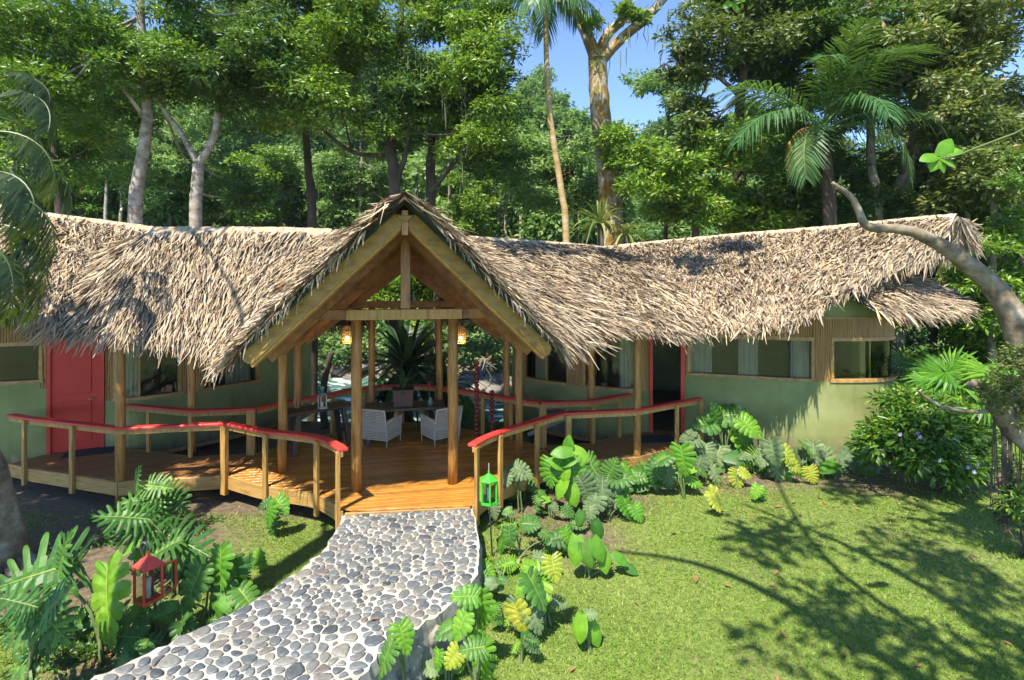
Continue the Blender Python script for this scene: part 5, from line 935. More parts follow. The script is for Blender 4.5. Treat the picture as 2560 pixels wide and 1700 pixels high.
for (pxy, dd, az, el, k, sc) in FR_IN: link('frond', FRc[k], M['palm_d'], cl_p, P(*pxy, dd) - cp, (rnd.uniform(-.5, .2), R(el + 14), R(az)), sc)
# mossy limb arching over the roof end
b0 = Vector((8.3, 7.6, gz(8.3, 7.6) - .1)); D = 7.5
ar = empty('arching_tree', b0, label='grey mossy tree with bare limb arching over the thatched roof end', cat='tree'); mb = MB()
limb(mb, [Vector((0, 0, 0)), Vector((8.1, 7.55, .7)) - b0, Vector((7.75, 7.5, 1.3)) - b0, P(2620, 960, D) - b0, P(2572, 890, D) - b0, P(2538, 800, D) - b0, P(2478, 712, D + .1) - b0, P(2405, 650, D + .15) - b0, P(2330, 600, D + .2) - b0, P(2262, 574, D + .25) - b0, P(2180, 570, D + .3) - b0], (.27, .26, .24, .22, .19, .168, .138, .11, .09, .074, .056), None, 14, .01, 5)
limb(mb, [P(2195, 572, D + .3) - b0, P(2160, 560, D + .3) - b0, P(2140, 510, D + .3) - b0, P(2112, 478, D + .3) - b0, P(2080, 457, D + .3) - b0], .066, .026, 9, .008, 6)
limb(mb, [P(2600, 1000, D) - b0, P(2500, 985, D) - b0, P(2455, 968, D + .1) - b0, P(2420, 958, D + .1) - b0], .13, .06, 10, .02, 7)
limb(mb, [P(2500, 1020, D) - b0, P(2440, 1030, D) - b0, P(2360, 1018, D) - b0, P(2310, 990, D) - b0, P(2295, 978, D) - b0], .035, .014, 6, .005, 8)
limb(mb, [P(2590, 1130, D) - b0, P(2545, 1080, D) - b0, P(2490, 1010, D) - b0], .16, .14, 10, .03, 9)
mb.build('trunk', M['limbbark'], ar, True)
q = np.random.default_rng(91); mossV = crown('moss', 91, [(tuple(P(px, py, D - .12) - b0), (r, r * .7, r * .8)) for px, py, r in ((2530, 930, .26), (2555, 980, .28), (2500, 960, .2), (2545, 890, .2), (2500, 1010, .16), (2560, 1040, .22), (2470, 985, .14))], 420, 9, .055, .4, .1, .05)
link('moss_clump', mossV, M['leaf_o'], ar, kind='stuff')
hr = MB()
for k in range(26):          # hanging roots
    px, py = rnd.choice((2490, 2505, 2515, 2520, 2545)) + rnd.uniform(-10, 10), rnd.uniform(1000, 1060); l = rnd.uniform(150, 330); a = P(px, py, D); e = P(px + rnd.uniform(-12, 12), py + l, D)
    limb(hr, [a - b0, a.lerp(e, .5) + Vector((rnd.uniform(-.05, .05), 0, 0)) - b0, e - b0], .009, .004, 4)
for k in range(70):          # root ball at their end
    c = P(2515 + rnd.gauss(0, 14), 1265 + rnd.gauss(0, 32), D + rnd.gauss(0, .08)) - b0; e = c + Vector((rnd.uniform(-.14, .14), rnd.uniform(-.1, .1), rnd.uniform(-.16, .1))); hr.tube([c, e], [.012, .005], 4)
hr.build('hanging_roots', M['darkbark'], ar, kind='stuff')
# the garden tree over the lawn whose shade lies on the grass
sh = []
for i, (x, y, z, r) in enumerate(((1.2, .4, 7.4, .95), (2.4, -.6, 7.2, 1.0), (3.6, .3, 7.6, 1.05), (4.6, -1.0, 7.4, 1.0), (2.9, 1.6, 8.0, .95), (4.4, 1.9, 8.3, 1.0), (5.6, .6, 8.0, 1.0), (3.4, -2.2, 7.0, .9), (5.2, -2.6, 7.4, .9), (1.3, 2.1, 8.2, .7), (2.1, -2.4, 7.0, .7), (6.5, 1.8, 8.6, .9), (0.3, -.9, 7.2, .5), (5.0, 3.3, 8.8, .8), (3.0, 3.4, 8.9, .55))): sh.append(((x + .3, y + 1.3, z), (r, r, r * .45)))
custom_tree('garden_tree', 'wide garden tree shading the lawn from behind the viewer', [(4.7, -2.6, gz(4.7, -2.6)), (4.6, -2.3, 1.5), (4.3, -1.5, 4.0), (4.0, -.5, 5.8)], .3, .2,
    [([Vector((4, -0.5, 5.8)), Vector((2.7, 0.5, 6.6)), Vector((1.5, 1.7, 7.3)), Vector((0.5, 2.7, 7.7)), Vector((-0.9, 3, 8))], .13, .03), ([Vector((4.1, -0.7, 5.5)), Vector((4.7, 0.9, 6.8)), Vector((4.9, 2.9, 8)), Vector((4.3, 4.5, 8.8))], .13, .04), ([Vector((4, -0.5, 5.8)), Vector((3.5, 1.5, 6.9)), Vector((2.7, 3.1, 7.8)), Vector((1.5, 4.3, 8.6))], .1, .03), ([Vector((4.3, -1.1, 5)), Vector((5.9, 0.1, 6.8)), Vector((6.7, 2.1, 8))], .1, .04), ([Vector((3.9, -0.3, 6)), Vector((2.3, 2.2, 7.3)), Vector((2.2, 3.9, 8.4)), Vector((2.6, 5.5, 9.4))], .07, .02), ([Vector((4.5, 0.7, 6.6)), Vector((5.7, 2.2, 7.6)), Vector((5.9, 4.1, 8.6)), Vector((6.5, 5.5, 9.4))], .07, .02), ([Vector((4.2, -1.1, 5)), Vector((2.9, -0.9, 6.2)), Vector((1.3, -0.1, 7)), Vector((-0.1, 0.1, 7.4))], .07, .02), ([Vector((4.3, -1.1, 5)), Vector((5.2, -1.9, 6.4)), Vector((6.3, -1.3, 7.2))], .07, .03)],
    sh, 241, M['bark'], M['leaf'], 30, 12, .24, 'trees over the garden')
# canopy overhead that dapples the roofs
custom_tree('garden_tree', 'tall garden tree whose crown dapples the thatch from above the frame', [(-5.6, 1.0, gz(-5.6, 1.0)), (-5.7, 1.2, 3), (-5.6, 2.2, 7), (-5.2, 3.6, 9.2)], .28, .16,
    [([Vector((-5.4, 3.0, 8.5)), Vector((-6.4, 5.0, 9.8)), Vector((-7.6, 6.6, 10.4))], .05, .02), ([Vector((-5.2, 3.6, 9.2)), Vector((-3.6, 5.8, 10)), Vector((-1.6, 7.6, 10.4)), Vector((1.2, 8.2, 10.5)), Vector((3.4, 8.2, 10.5))], .045, .015)],
    [((-8.2, 7.8, 10.3), (.8, .8, .35)), ((-7.2, 8.2, 10.6), (.55, .55, .3)), ((-2, 9.2, 10.3), (.8, .7, .35)), ((-0.6, 9.4, 10.4), (.7, .6, .35)), ((0.9, 9.5, 10.5), (.6, .6, .3)), ((2.6, 9, 10.4), (.6, .5, .3)), ((3.6, 9.3, 10.6), (.5, .5, .3))], 242, M['bark'], M['leaf'], 34, 11, .28, 'trees over the garden')
# sprigs of leaves hanging in near the lens
def heart(name, seed, wav=.04):
    V, fs = [], []; n = 9
    for i in range(n):
        t = i / (n - 1); w_ = .46 * (math.sin(math.pi * (t * .86 + .14)) ** .75) * (1 - t * .25) * (0 if t == 1 else 1); y = t - (.16 * (1 - t) ** 6)
        zc = -.22 * t * t
        for s in (-1, -.5, 0, .5, 1): V.append((s * w_, y - (.12 * abs(s) if i < 2 else 0) * (1 - i * .5), zc + abs(s) * w_ * .28 - (abs(s) ** 3) * w_ * .3))
    fs = [(i * 5 + j, i * 5 + j + 1, (i + 1) * 5 + j + 1, (i + 1) * 5 + j) for i in range(n - 1) for j in range(4)]
    me = np_mesh(name, V, fs, [.5 + .12 * (j in (1, 2)) for i in range(n - 1) for j in range(4)], True); return me
HEART = [heart('leaf', i) for i in range(2)]
def orient(tip, nrm):
    t = Vector(tip).normalized(); n = Vector(nrm); n = (n - t * n.dot(t)).normalized(); x = t.cross(n); return Matrix((x, t, n)).transposed().to_euler()
for (base, lst, lab) in (((2352, 395), ((2305, 385, 46, -80), (2325, 402, 42, -30), (2347, 410, 40, 20), (2375, 405, 42, 60), (2380, 372, 44, 120), (2358, 362, 52, 150), (2400, 352, 46, 100)), 'bright green leaf sprig hanging near the ridge end'), ((1832, 5), ((1815, 12, 30, -60), (1842, 18, 28, 20), (1860, 0, 26, 100)), 'bright green leaf sprig hanging at the sky edge')):
    dd = 4.2; b_ = P(*base, dd); e = empty('leaf_sprig', b_, label=lab, cat='sprig', group='leaf sprigs'); mb = MB(); limb(mb, [(0, 0, 0), (.18, -.1, .05), (.55, -.5, .35), (1.0, -1.4, 1.6)], .006, .010, 6); mb.build('twig', M['stem'], e, True)
    for (px, py, ln, rl) in lst: a = R(rl); link('leaf', HEART[0], M['monst_b'], e, P(px, py, dd) * .35 + b_ * .65 - b_, orient((math.sin(a), -.2, -math.cos(a)), (.1, -.8, .6)), ln * dd / F * .85)
# ------------------------------------------------------------------ monstera and other bed plants
def split_leaf(name, seed, nf=8, web=.5, gap=.10, width=.5, ragged=.05):
    """a heart-shaped blade cut into lobes by slits that run in from the margin"""
    q = random.Random(seed); mb = MB(); W_ = width
    out = crom([(.03, -.03), (.30 * W_ / .5, -.17), (.47 * W_ / .5, -.02), (.52 * W_ / .5, .24), (.47 * W_ / .5, .50), (.32 * W_ / .5, .76), (.13 * W_ / .5, .94), (0, 1.03)], 8); NO = len(out) - 1
    for s in (-1, 1):
        cut = [0.0] + [(i + q.uniform(-.12, .12)) / nf for i in range(1, nf)] + [1.0]
        def edge(k): x = cut[k] * NO; i = min(int(x), NO - 1); p = out[i] + (out[i + 1] - out[i]) * (x - i); return np.array(p)
        def curve(k, f): m = np.array((0, .93 * (cut[k] ** 1.35))); e = edge(k); c = (m + e) / 2 + np.array((.04, -.07 * (1 - cut[k]))) ; return (1 - f) ** 2 * m + 2 * f * (1 - f) * c + f * f * e
        for k in range(nf):
            rows = []; ln = q.uniform(1 - ragged * 2, 1.03); wv = q.uniform(-.02, .02); we = min(.9, web * q.uniform(.8, 1.25)) if 0 < k else web
            for f in (0, web * .5, we, we + .06, .78, .92, 1.0):
                ff = f * ln; a, b = curve(k, ff), curve(k + 1, ff); mid = (a + b) / 2; sh = 1.0 if f <= we else (1 - gap * (1 + 1.1 * (f - we))) * (1 if f < .9 else (.82 if f < .95 else .35))
                for j in (-1, 0, 1):
                    p = mid + (b - a) / 2 * j * sh; r = math.hypot(p[0], 0); z = .04 * math.sin(min(1, r / W_) * 2.4) - .34 * max(0, r) ** 2 - .16 * max(0, p[1]) ** 2 + (.012 if j == 0 else -.006) * (f > .1) + wv * f; rows.append((p[0] * s, p[1], z))
            fs = [(i * 3 + j, i * 3 + j + 1, (i + 1) * 3 + j + 1, (i + 1) * 3 + j) for i in range(6) for j in (0, 1)]
            if s > 0: fs = [f[::-1] for f in fs]
            mb.add(rows, fs, q.uniform(.25, .72))
    rib = []
    for t in (0, .25, .5, .75, .95): w_ = .011 * (1 - t) + .002; rib += [(-w_, t, -.16 * t * t + .009), (w_, t, -.16 * t * t + .009)]
    mb.add(rib, [(2 * i, 2 * i + 1, 2 * i + 3, 2 * i + 2) for i in range(4)], 1.0); return mb.mesh(name)
SPL = {}
for mk in ('monst', 'monst_b', 'monst_y', 'monst_g'): SPL[mk] = [split_leaf('leaf', 1, 8, .5, .14, .5), split_leaf('leaf', 2, 9, .42, .18, .52), split_leaf('leaf', 3, 7, .6, .12, .48), split_leaf('leaf', 4, 8, .48, .2, .46)]
DEEP = {mk: [split_leaf('leaf', 5, 11, .25, .30, .5, .09), split_leaf('leaf', 6, 10, .22, .36, .52, .1)] for mk in ('monst', 'monst_b')}
HRT = {mk: heart('leaf', 9) for mk in ('monst', 'monst_b', 'monst_y')}
def bed_plant(name, label, base, leaves, kind='split', mat='monst', z=None, cat='plant', group=None, dd=0.0, pet=.012):
    """leaves: (px, py, length_px, roll, mat, kind). A leaf stands above the plant's own foot on the ground."""
    g0 = Vector(G(base[0], base[1], -.56)); g0.z = gz(g0.x, g0.y) - .03; D_ = g0.y; e = empty(name, g0, label=label, cat=cat, group=group)
    for i, lf in enumerate(leaves):
        px, py, ln, rl = lf[:4]; mk = lf[4] if len(lf) > 4 and lf[4] else mat; kd = lf[5] if len(lf) > 5 else kind; dl = D_ + rnd.uniform(-.22, .10) + dd; c = P(px, py, dl)
        if c.z < g0.z + .12: c.z = g0.z + .12
        a = R(rl + rnd.uniform(-8, 8)); tip = Vector((math.sin(a), -.25 + rnd.uniform(-.2, .1), -math.cos(a) * .85)); nrm = Vector((-.15 + rnd.uniform(-.5, .5), -.62 + rnd.uniform(-.35, .3), .75)); L = ln * dl / F * (.84 if kd != 'heart' else .80)
        rot = orient(tip, nrm); me = HRT[mk] if kd == 'heart' else (DEEP[mk] if kd == 'deep' else SPL[mk])[rnd.randrange(len(DEEP[mk] if kd == 'deep' else SPL[mk]))]
        bs = c - tip.normalized() * L * .5
        if bs.z < g0.z + .08: bs.z = g0.z + .08
        lo_ = link('leaf', me, M[mk], e, bs - g0, rot, (L * rnd.uniform(.82, 1.0), L, L))
        mb = MB(); h = bs - g0; limb(mb, [(rnd.uniform(-.05, .05), rnd.uniform(-.05, .05), 0), (h.x * .3, h.y * .3 + .04, h.z * .62), h], pet * 1.25, pet * .7, 6); mb.build('petiole', M['stem'], e, True)
    return e
PG = None
bed_plant('split_leaf_plant', 'huge split-leaf plant in front of the red lantern', (250, 1640), [(262, 1520, 230, 8, 'monst_b'), (70, 1440, 260, -75, 'monst', 'deep'), (150, 1390, 170, 160, 'monst', 'deep')], mat='monst', pet=.018)
bed_plant('split_leaf_plant', 'deeply fingered split-leaf plant in the near corner bed', (60, 1760), [(60, 1560, 190, -60, 'monst', 'deep'), (130, 1560, 180, 60, 'monst', 'deep'), (60, 1650, 190, -30, 'monst', 'deep'), (140, 1500, 150, 140, 'monst', 'deep'), (30, 1500, 150, -120, 'monst', 'deep')], kind='deep', pet=.016)
bed_plant('split_leaf_plant', 'glossy split-leaf plant between the red lantern and the path', (520, 1560), [(548, 1425, 125, 5, 'monst_b'), (480, 1470, 120, -12, 'monst'), (590, 1440, 95, 20, 'monst'), (570, 1510, 110, 35, 'monst'), (620, 1500, 95, 50, 'monst'), (440, 1530, 90, -60, 'monst')])
bed_plant('split_leaf_plant', 'broad fern-like split leaf spreading behind the red lantern', (440, 1480), [(470, 1360, 200, 80, 'monst', 'deep'), (390, 1380, 150, -60, 'monst', 'deep'), (330, 1330, 150, -100, 'monst', 'deep'), (300, 1290, 150, -110, 'monst', 'deep')], pet=.014)
bed_plant('split_leaf_plant', 'shaded split-leaf clump under the left deck fascia', (385, 1360), [(395, 1215, 110, 100, 'monst', 'deep'), (340, 1250, 120, -90, 'monst', 'deep'), (440, 1250, 110, 60, 'monst', 'deep'), (370, 1290, 120, -30, 'monst', 'deep'), (300, 1300, 130, -100, 'monst'), (420, 1300, 100, 30, 'monst', 'deep'), (340, 1200, 90, 170, 'monst')], kind='deep')
bed_plant('split_leaf_plant', 'low sprawling split-leaf plant beneath the red lantern rod', (430, 1650), [(330, 1640, 130, -80, 'monst'), (300, 1590, 110, -110, 'monst'), (470, 1585, 90, 40, 'monst'), (455, 1555, 70, 160, 'monst')])
bed_plant('split_leaf_plant', 'small bright split-leaf plant beside the curved fascia', (685, 1345), [(672, 1290, 70, -10, 'monst_b'), (705, 1265, 62, 40, 'monst_b'), (682, 1320, 60, 5, 'monst'), (660, 1262, 45, -60, 'monst')])
bed_plant('split_leaf_plant', 'small bright seedling plant at the left path edge', (645, 1430), [(640, 1395, 45, -30, 'monst_b'), (655, 1410, 40, 60, 'monst_b'), (630, 1440, 55, -10, 'monst')])
bed_plant('leafy_shrub', 'tall bright green split-leaf plant at the right deck corner', (1425, 1300), [(1375, 1185, 85, 0, 'monst_b'), (1400, 1130, 60, -90, 'monst_b', 'heart'), (1420, 1110, 55, 180, 'monst_b', 'heart'), (1455, 1140, 60, 60, 'monst_b', 'heart'), (1440, 1190, 90, 15, 'monst_b'), (1490, 1180, 95, 40, 'monst'), (1400, 1220, 70, -20, 'monst_b', 'heart'), (1430, 1240, 70, 10, 'monst_b', 'heart'), (1465, 1230, 90, 20, 'monst_g'), (1425, 1150, 55, 120, 'monst_b', 'heart'), (1390, 1155, 55, -120, 'monst_b', 'heart'), (1445, 1165, 60, 30, 'monst_b', 'heart'), (1410, 1185, 60, -10, 'monst_b', 'heart')])
bed_plant('split_leaf_plant', 'grey-green wilted split leaf drooping beside the green lantern', (1300, 1290), [(1275, 1185, 75, -45, 'monst_g'), (1310, 1180, 62, 60, 'monst_g'), (1262, 1205, 50, -10, 'monst_g')])
bed_plant('split_leaf_plant', 'dusty grey split-leaf plant below the walkway fascia', (1520, 1310), [(1505, 1235, 100, 0, 'monst_g'), (1545, 1240, 100, 30, 'monst_g'), (1560, 1195, 80, 100, 'monst'), (1530, 1170, 70, 160, 'monst'), (1570, 1270, 70, 20, 'monst_b'), (1595, 1285, 55, 30, 'monst_b'), (1480, 1265, 80, -20, 'monst_g')])
bed_plant('split_leaf_plant', 'large bright yellow-green leaf plant on a bare stalk before the doorway railing', (1710, 1255), [(1708, 1155, 92, 0, 'monst_b'), (1650, 1150, 70, -60, 'monst'), (1640, 1180, 70, -20, 'monst'), (1672, 1190, 70, 5, 'monst_g'), (1740, 1205, 50, 60, 'monst_b')])
bed_plant('split_leaf_plant', 'tall woody-stemmed monstera against the green wall', (1810, 1180), [(1790, 1035, 78, -160, 'monst'), (1840, 1035, 90, 100, 'monst'), (1858, 1100, 92, 10, 'monst_b'), (1760, 1060, 75, -95, 'monst'), (1880, 1070, 80, 40, 'monst_b'), (1860, 1155, 85, 10, 'monst'), (1790, 1145, 80, -30, 'monst_g'), (1815, 1170, 75, 20, 'monst_g'), (1830, 1050, 70, 0, 'monst')], pet=.014)
bed_plant('split_leaf_plant', 'dusty monstera below the railing end', (1770, 1210), [(1765, 1140, 70, 0, 'monst_g'), (1745, 1165, 65, -20, 'monst_g'), (1790, 1190, 60, 30, 'monst_g'), (1730, 1100, 60, -90, 'monst_g'), (1715, 1090, 55, -60, 'monst_g')])
bed_plant('split_leaf_plant', 'yellowing low leaf on the lawn before the green wall', (1845, 1235), [(1845, 1200, 58, 0, 'monst_y'), (1865, 1185, 40, 60, 'monst_y')])
bed_plant('split_leaf_plant', 'small green leaf sprout beside the yellowing leaf', (1895, 1255), [(1890, 1232, 45, -30, 'monst_b'), (1905, 1236, 40, 20, 'monst_b')])
bed_plant('split_leaf_plant', 'yellow wilted leaf drooping alone on the lawn', (1790, 1290), [(1792, 1255, 62, 15, 'monst_y'), (1780, 1232, 36, -20, 'monst_y')])
bed_plant('split_leaf_plant', 'grey dusted monstera clump under the single window', (1955, 1215), [(1935, 1135, 80, 0, 'monst_g'), (1945, 1175, 85, 5, 'monst_g'), (1970, 1140, 60, 30, 'monst_y'), (1965, 1185, 55, 40, 'monst_b'), (1910, 1145, 60, -30, 'monst_g'), (1990, 1165, 50, 40, 'monst_y')])
bed_plant('split_leaf_plant', 'yellow leaf beside the grey dusted clump', (2035, 1215), [(2030, 1190, 52, 20, 'monst_y')])
bed_plant('split_leaf_plant', 'grey monstera clump at the foot of the green wall', (2060, 1190), [(2035, 1140, 75, 0, 'monst_g'), (2015, 1115, 70, -140, 'monst'), (2070, 1160, 75, 20, 'monst_g'), (2060, 1120, 60, 90, 'monst_g'), (2100, 1170, 70, 60, 'monst_g')])
bed_plant('split_leaf_plant', 'monstera clump between green wall and flowering shrub', (2150, 1190), [(2135, 1150, 70, -10, 'monst_g'), (2160, 1160, 62, 20, 'monst'), (2110, 1150, 60, -40, 'monst_g'), (2185, 1165, 55, 40, 'monst_g'), (2150, 1120, 50, 150, 'monst')])
bed_plant('heart_leaf_plant', 'glossy heart-leaved plant on the lawn past the path', (1470, 1450), [(1438, 1385, 78, -8, 'monst_b', 'heart'), (1500, 1380, 66, 30, 'monst_b', 'heart'), (1472, 1395, 70, 8, 'monst', 'heart'), (1512, 1410, 66, 10, 'monst_b', 'heart'), (1555, 1400, 50, 50, 'monst_b', 'heart'), (1580, 1425, 46, 70, 'monst', 'heart'), (1495, 1330, 55, 10, 'monst', 'heart')])
bed_plant('heart_leaf_plant', 'two-leaved glossy seedling alone on the lawn', (1470, 1625), [(1448, 1580, 72, -5, 'monst_b', 'heart'), (1490, 1592, 70, 15, 'monst_b', 'heart'), (1480, 1535, 40, 100, 'monst_g')])
bed_plant('split_leaf_plant', 'large drooping split leaf on the lawn beside the path side', (1310, 1590), [(1318, 1480, 130, -35, 'monst_b'), (1345, 1480, 110, 40, 'monst'), (1290, 1540, 90, 0, 'monst_g'), (1340, 1545, 95, 15, 'monst_g'), (1300, 1550, 90, 25, 'monst_y'), (1385, 1425, 75, 5, 'monst_y')])
bed_plant('split_leaf_plant', 'fresh green split-leaf plant growing against the path side wall', (1190, 1690), [(1200, 1530, 110, 5, 'monst_b'), (1160, 1490, 85, -90, 'monst_b'), (1150, 1570, 85, -20, 'monst_b'), (1195, 1600, 90, 15, 'monst_b'), (1110, 1580, 70, -70, 'monst')])
bed_plant('split_leaf_plant', 'split-leaf plant rising at the frame bottom below the path side wall', (1190, 1790), [(1205, 1660, 115, 5, 'monst_b'), (1130, 1650, 70, -40, 'monst_y'), (1180, 1620, 80, -100, 'monst')])
bed_plant('split_leaf_plant', 'yellow-edged split leaf leaning over the path corner', (1010, 1750), [(960, 1650, 105, -25, 'monst'), (1010, 1600, 90, 20, 'monst_b')])
bed_plant('split_leaf_plant', 'withered plant with bare stalks beside the path edge', (1300, 1400), [(1275, 1345, 60, 0, 'monst'), (1330, 1310, 60, 90, 'monst'), (1390, 1345, 80, -80, 'monst'), (1250, 1380, 50, -20, 'monst'), (1355, 1400, 50, 90, 'monst_g')])
# smaller plants that close the beds
def filler(label, group, spots, mats, lp, n=(3, 6), kinds=('split', 'split', 'deep', 'heart')):
    for (px, py) in spots:
        k = rnd.randint(*n); lv = []
        for i in range(k):
            mk = rnd.choice(mats); kd = rnd.choice(kinds); kd = 'split' if (kd == 'deep' and mk not in DEEP) or (kd == 'heart' and mk not in HRT) else kd
            lv.append((px + rnd.uniform(-.7, .7) * lp, py - rnd.uniform(.25, 1.05) * lp, lp * rnd.uniform(.55, 1.15), rnd.uniform(-100, 100), mk, kd))
        bed_plant('split_leaf_plant', label, (px, py), lv, group=group)
filler('young split-leaf plant filling the shaded bed around the red lantern', 'plants filling the lantern bed', [(150, 1490), (330, 1440), (300, 1560), (380, 1580), (180, 1600), (110, 1650), (470, 1440), (590, 1480), (550, 1575), (350, 1680)], ['monst', 'monst', 'monst', 'monst_b'], 66, kinds=('split', 'deep', 'deep', 'heart'))
filler('small split-leaf plant in the band beside the path and deck corner', 'plants between path and deck corner', [(1265, 1330), (1340, 1340), (1380, 1300), (1310, 1260), (1400, 1390), (1350, 1450), (1250, 1450), (1450, 1330), (1260, 1560), (1370, 1560), (1300, 1640), (1120, 1690), (1230, 1500)], ['monst', 'monst_b', 'monst', 'monst_g', 'monst_b'], 52)
filler('small split-leaf plant along the foot of the green wall and walkway', 'plants along the wall foot', [(1600, 1235), (1645, 1240), (1680, 1215), (1745, 1225), (1830, 1195), (1880, 1195), (1920, 1205), (1990, 1195), (2100, 1195), (2190, 1195), (1560, 1250)], ['monst', 'monst_g', 'monst_b', 'monst'], 56)
# flowering shrub at the cottage corner
def shrub(name, label, lobes, foot_, seed, mat, L, tw, per, flowers=0, wr=.36):
    b = Vector(foot_); e = empty(name, b, label=label, cat='shrub'); lb = [(tuple(Vector(c) - b), r) for c, r in lobes]; link('foliage', crown('foliage', seed, lb, tw, per, L, wr, .25, .16), M[mat], e); mb = MB()
    for c, r in lb: limb(mb, [(rnd.uniform(-.15, .15), 0, 0), Vector(c) * .5 + Vector((0, 0, -.05)), c], .018, .006, 5, .02)
    mb.build('stems', M['darkbark'], e, True)
    for k in range(flowers):
        c, r = rnd.choice(lb); dv = Vector((rnd.gauss(0, 1), -abs(rnd.gauss(0, 1)) - .3, rnd.gauss(0, .7))).normalized(); q = Vector(c) + Vector((dv.x * r[0], dv.y * r[1], dv.z * r[2])) * 1.12; f = MB()
        for j in range(5): a = j * 1.256; u_ = Vector((math.cos(a), 0, math.sin(a))); w_ = Vector((-math.sin(a), 0, math.cos(a))); f.add([q, q + u_ * .028 + w_ * .016 + Vector((0, -.008, 0)), q + u_ * .042 + Vector((0, -.004, 0)), q + u_ * .028 - w_ * .016 + Vector((0, -.008, 0))], [(0, 1, 2, 3)])
        f.build('flower', M['lilac'], e)
    return e
d = 9.9
shrub('flowering_shrub', 'dense glossy shrub with small lilac flowers at the cottage corner', [lob(*q) for q in ((2330, 1090, d, 90), (2250, 1120, d, 70), (2400, 1110, d, 70), (2300, 1040, d + .3, 70), (2370, 1030, d + .4, 60), (2230, 1080, d + .2, 50), (2440, 1130, d, 50), (2330, 1150, d - .2, 70), (2400, 1165, d - .2, 55), (2260, 1020, d + .6, 60), (2180, 1110, d + .3, 36))], (Vector((7.9, 9.95, gz(7.9, 9.95)))), 301, 'leaf', .155, 150, 14, 26)
shrub('leafy_shrub', 'pale leafy shrub beside the hanging root ball', [lob(*q) for q in ((2545, 1250, 7.4, 50), (2560, 1200, 7.6, 50), (2600, 1280, 7.2, 50))], (Vector((7.3, 7.6, gz(7.3, 7.6)))), 302, 'leaf', .10, 120, 10)
# fan palms behind the shrub
def fan_leaf(name, seed):
    q = random.Random(seed); mb = MB(); n = 22
    for k in range(n):
        a = R(-130 + 260 * k / (n - 1)); L = q.uniform(.85, 1.05); dv = Vector((math.sin(a), math.cos(a), 0)); sd_ = Vector((dv.y, -dv.x, 0)) * .055; m_ = dv * L * .62 + Vector((0, 0, .04)); e_ = dv * L + Vector((0, 0, -.22 * L)); mb.add([Vector((0, 0, 0)), m_ + sd_ - Vector((0, 0, .03)), m_, m_ - sd_ - Vector((0, 0, .03)), e_], [(0, 1, 2), (0, 2, 3), (1, 4, 2), (2, 4, 3)], q.random() * .7)
    return mb.mesh(name)
FAN = [fan_leaf('fan_leaf', i) for i in range(2)]; FANb = [fan_leaf('fan_leaf', i + 5) for i in range(2)]
def fan_palm(label, base, d, leaves, mat, meshes):
    b = Vector(((base - CX) * d / F, d, 0)); b.z = gz(b.x, b.y); e = empty('fan_palm', b, label=label, cat='palm', group='fan palms behind the flowering shrub')
    for (px, py, rp, rl) in leaves:
        c = P(px, py, d + rnd.uniform(-.2, .2)); a = R(rl); tip = Vector((math.sin(a), -.3, -math.cos(a))); L = rp * d / F; link('fan_leaf', meshes[rnd.randrange(2)], M[mat], e, c - b, orient(tip, (.0, -.5, .85)), L); mb = MB(); h = c - b; limb(mb, [(0, 0, 0), h * .5 + Vector((0, .05, .2)), h], .02, .012, 6); mb.build('petiole', M['stem'], e, True)
fan_palm('bright fan palm rising behind the lilac shrub', 2375, 11.0, [(2362, 935, 90, -30), (2365, 930, 85, 60), (2330, 950, 70, -70), (2380, 925, 70, 150), (2390, 1000, 75, 30)], 'monst_b', FAN)
fan_palm('yellow-green fan palm beside the mossy limb', 2480, 10.2, [(2480, 940, 80, -80), (2490, 940, 75, 30), (2470, 930, 70, -20), (2500, 935, 60, 100), (2450, 1010, 70, 60), (2440, 1030, 65, -20)], 'monst_b', FAN)
fan_palm('dark fan palm in the shade by the cottage corner', 2260, 12.2, [(2265, 900, 80, -40), (2270, 940, 80, 30), (2290, 960, 75, 70), (2240, 960, 70, -70)], 'palm', FANb)
# big plants behind the pavilion, over the river
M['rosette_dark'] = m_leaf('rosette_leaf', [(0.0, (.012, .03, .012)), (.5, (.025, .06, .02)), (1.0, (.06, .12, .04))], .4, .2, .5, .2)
def tall_plant(name, label, px, d, zc, n, L, w_, mat, seed, up, sag):
    c = Vector(((px - CX) * d / F, d, zc)); e = rosette(name, label, c, n, L, w_, M[mat], 'plant', seed, up, sag); mb = MB(); mb.tube([(0, 0, gz(c.x, c.y) - zc - .1), (.02, 0, (gz(c.x, c.y) - zc) * .5), (0, 0, .05)], [.16, .14, .12], 9); mb.build('stem', M['darkbark'], e, True); return e
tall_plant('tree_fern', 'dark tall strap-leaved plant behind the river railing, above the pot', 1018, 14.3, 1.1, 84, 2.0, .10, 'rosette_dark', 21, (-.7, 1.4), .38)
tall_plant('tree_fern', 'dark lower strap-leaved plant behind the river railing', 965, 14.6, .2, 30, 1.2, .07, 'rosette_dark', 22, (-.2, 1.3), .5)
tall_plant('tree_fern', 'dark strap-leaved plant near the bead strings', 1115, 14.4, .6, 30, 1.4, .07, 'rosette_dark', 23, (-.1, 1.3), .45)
q = P(1090, 700, 15.5); fe = empty('feather_palm', (q.x, q.y, gz(q.x, q.y)), label='young sunlit feather palm framed by the gable opening', cat='palm'); mb = MB(); mb.tube([(0, 0, -.1), (0, 0, q.z - gz(q.x, q.y))], [.1, .07], 8); mb.build('trunk', M['bark'], fe, True)
FRe = [frond_mesh('frond', 450 + i, 1.6, 30, .5, .022, 1.5, .15, .6) for i in range(2)]
for k in range(9): link('frond', FRe[k % 2], M['monst_b'], fe, (0, 0, q.z - gz(q.x, q.y)), (0, R(rnd.uniform(-25, 25)), k * .7), 1.0)
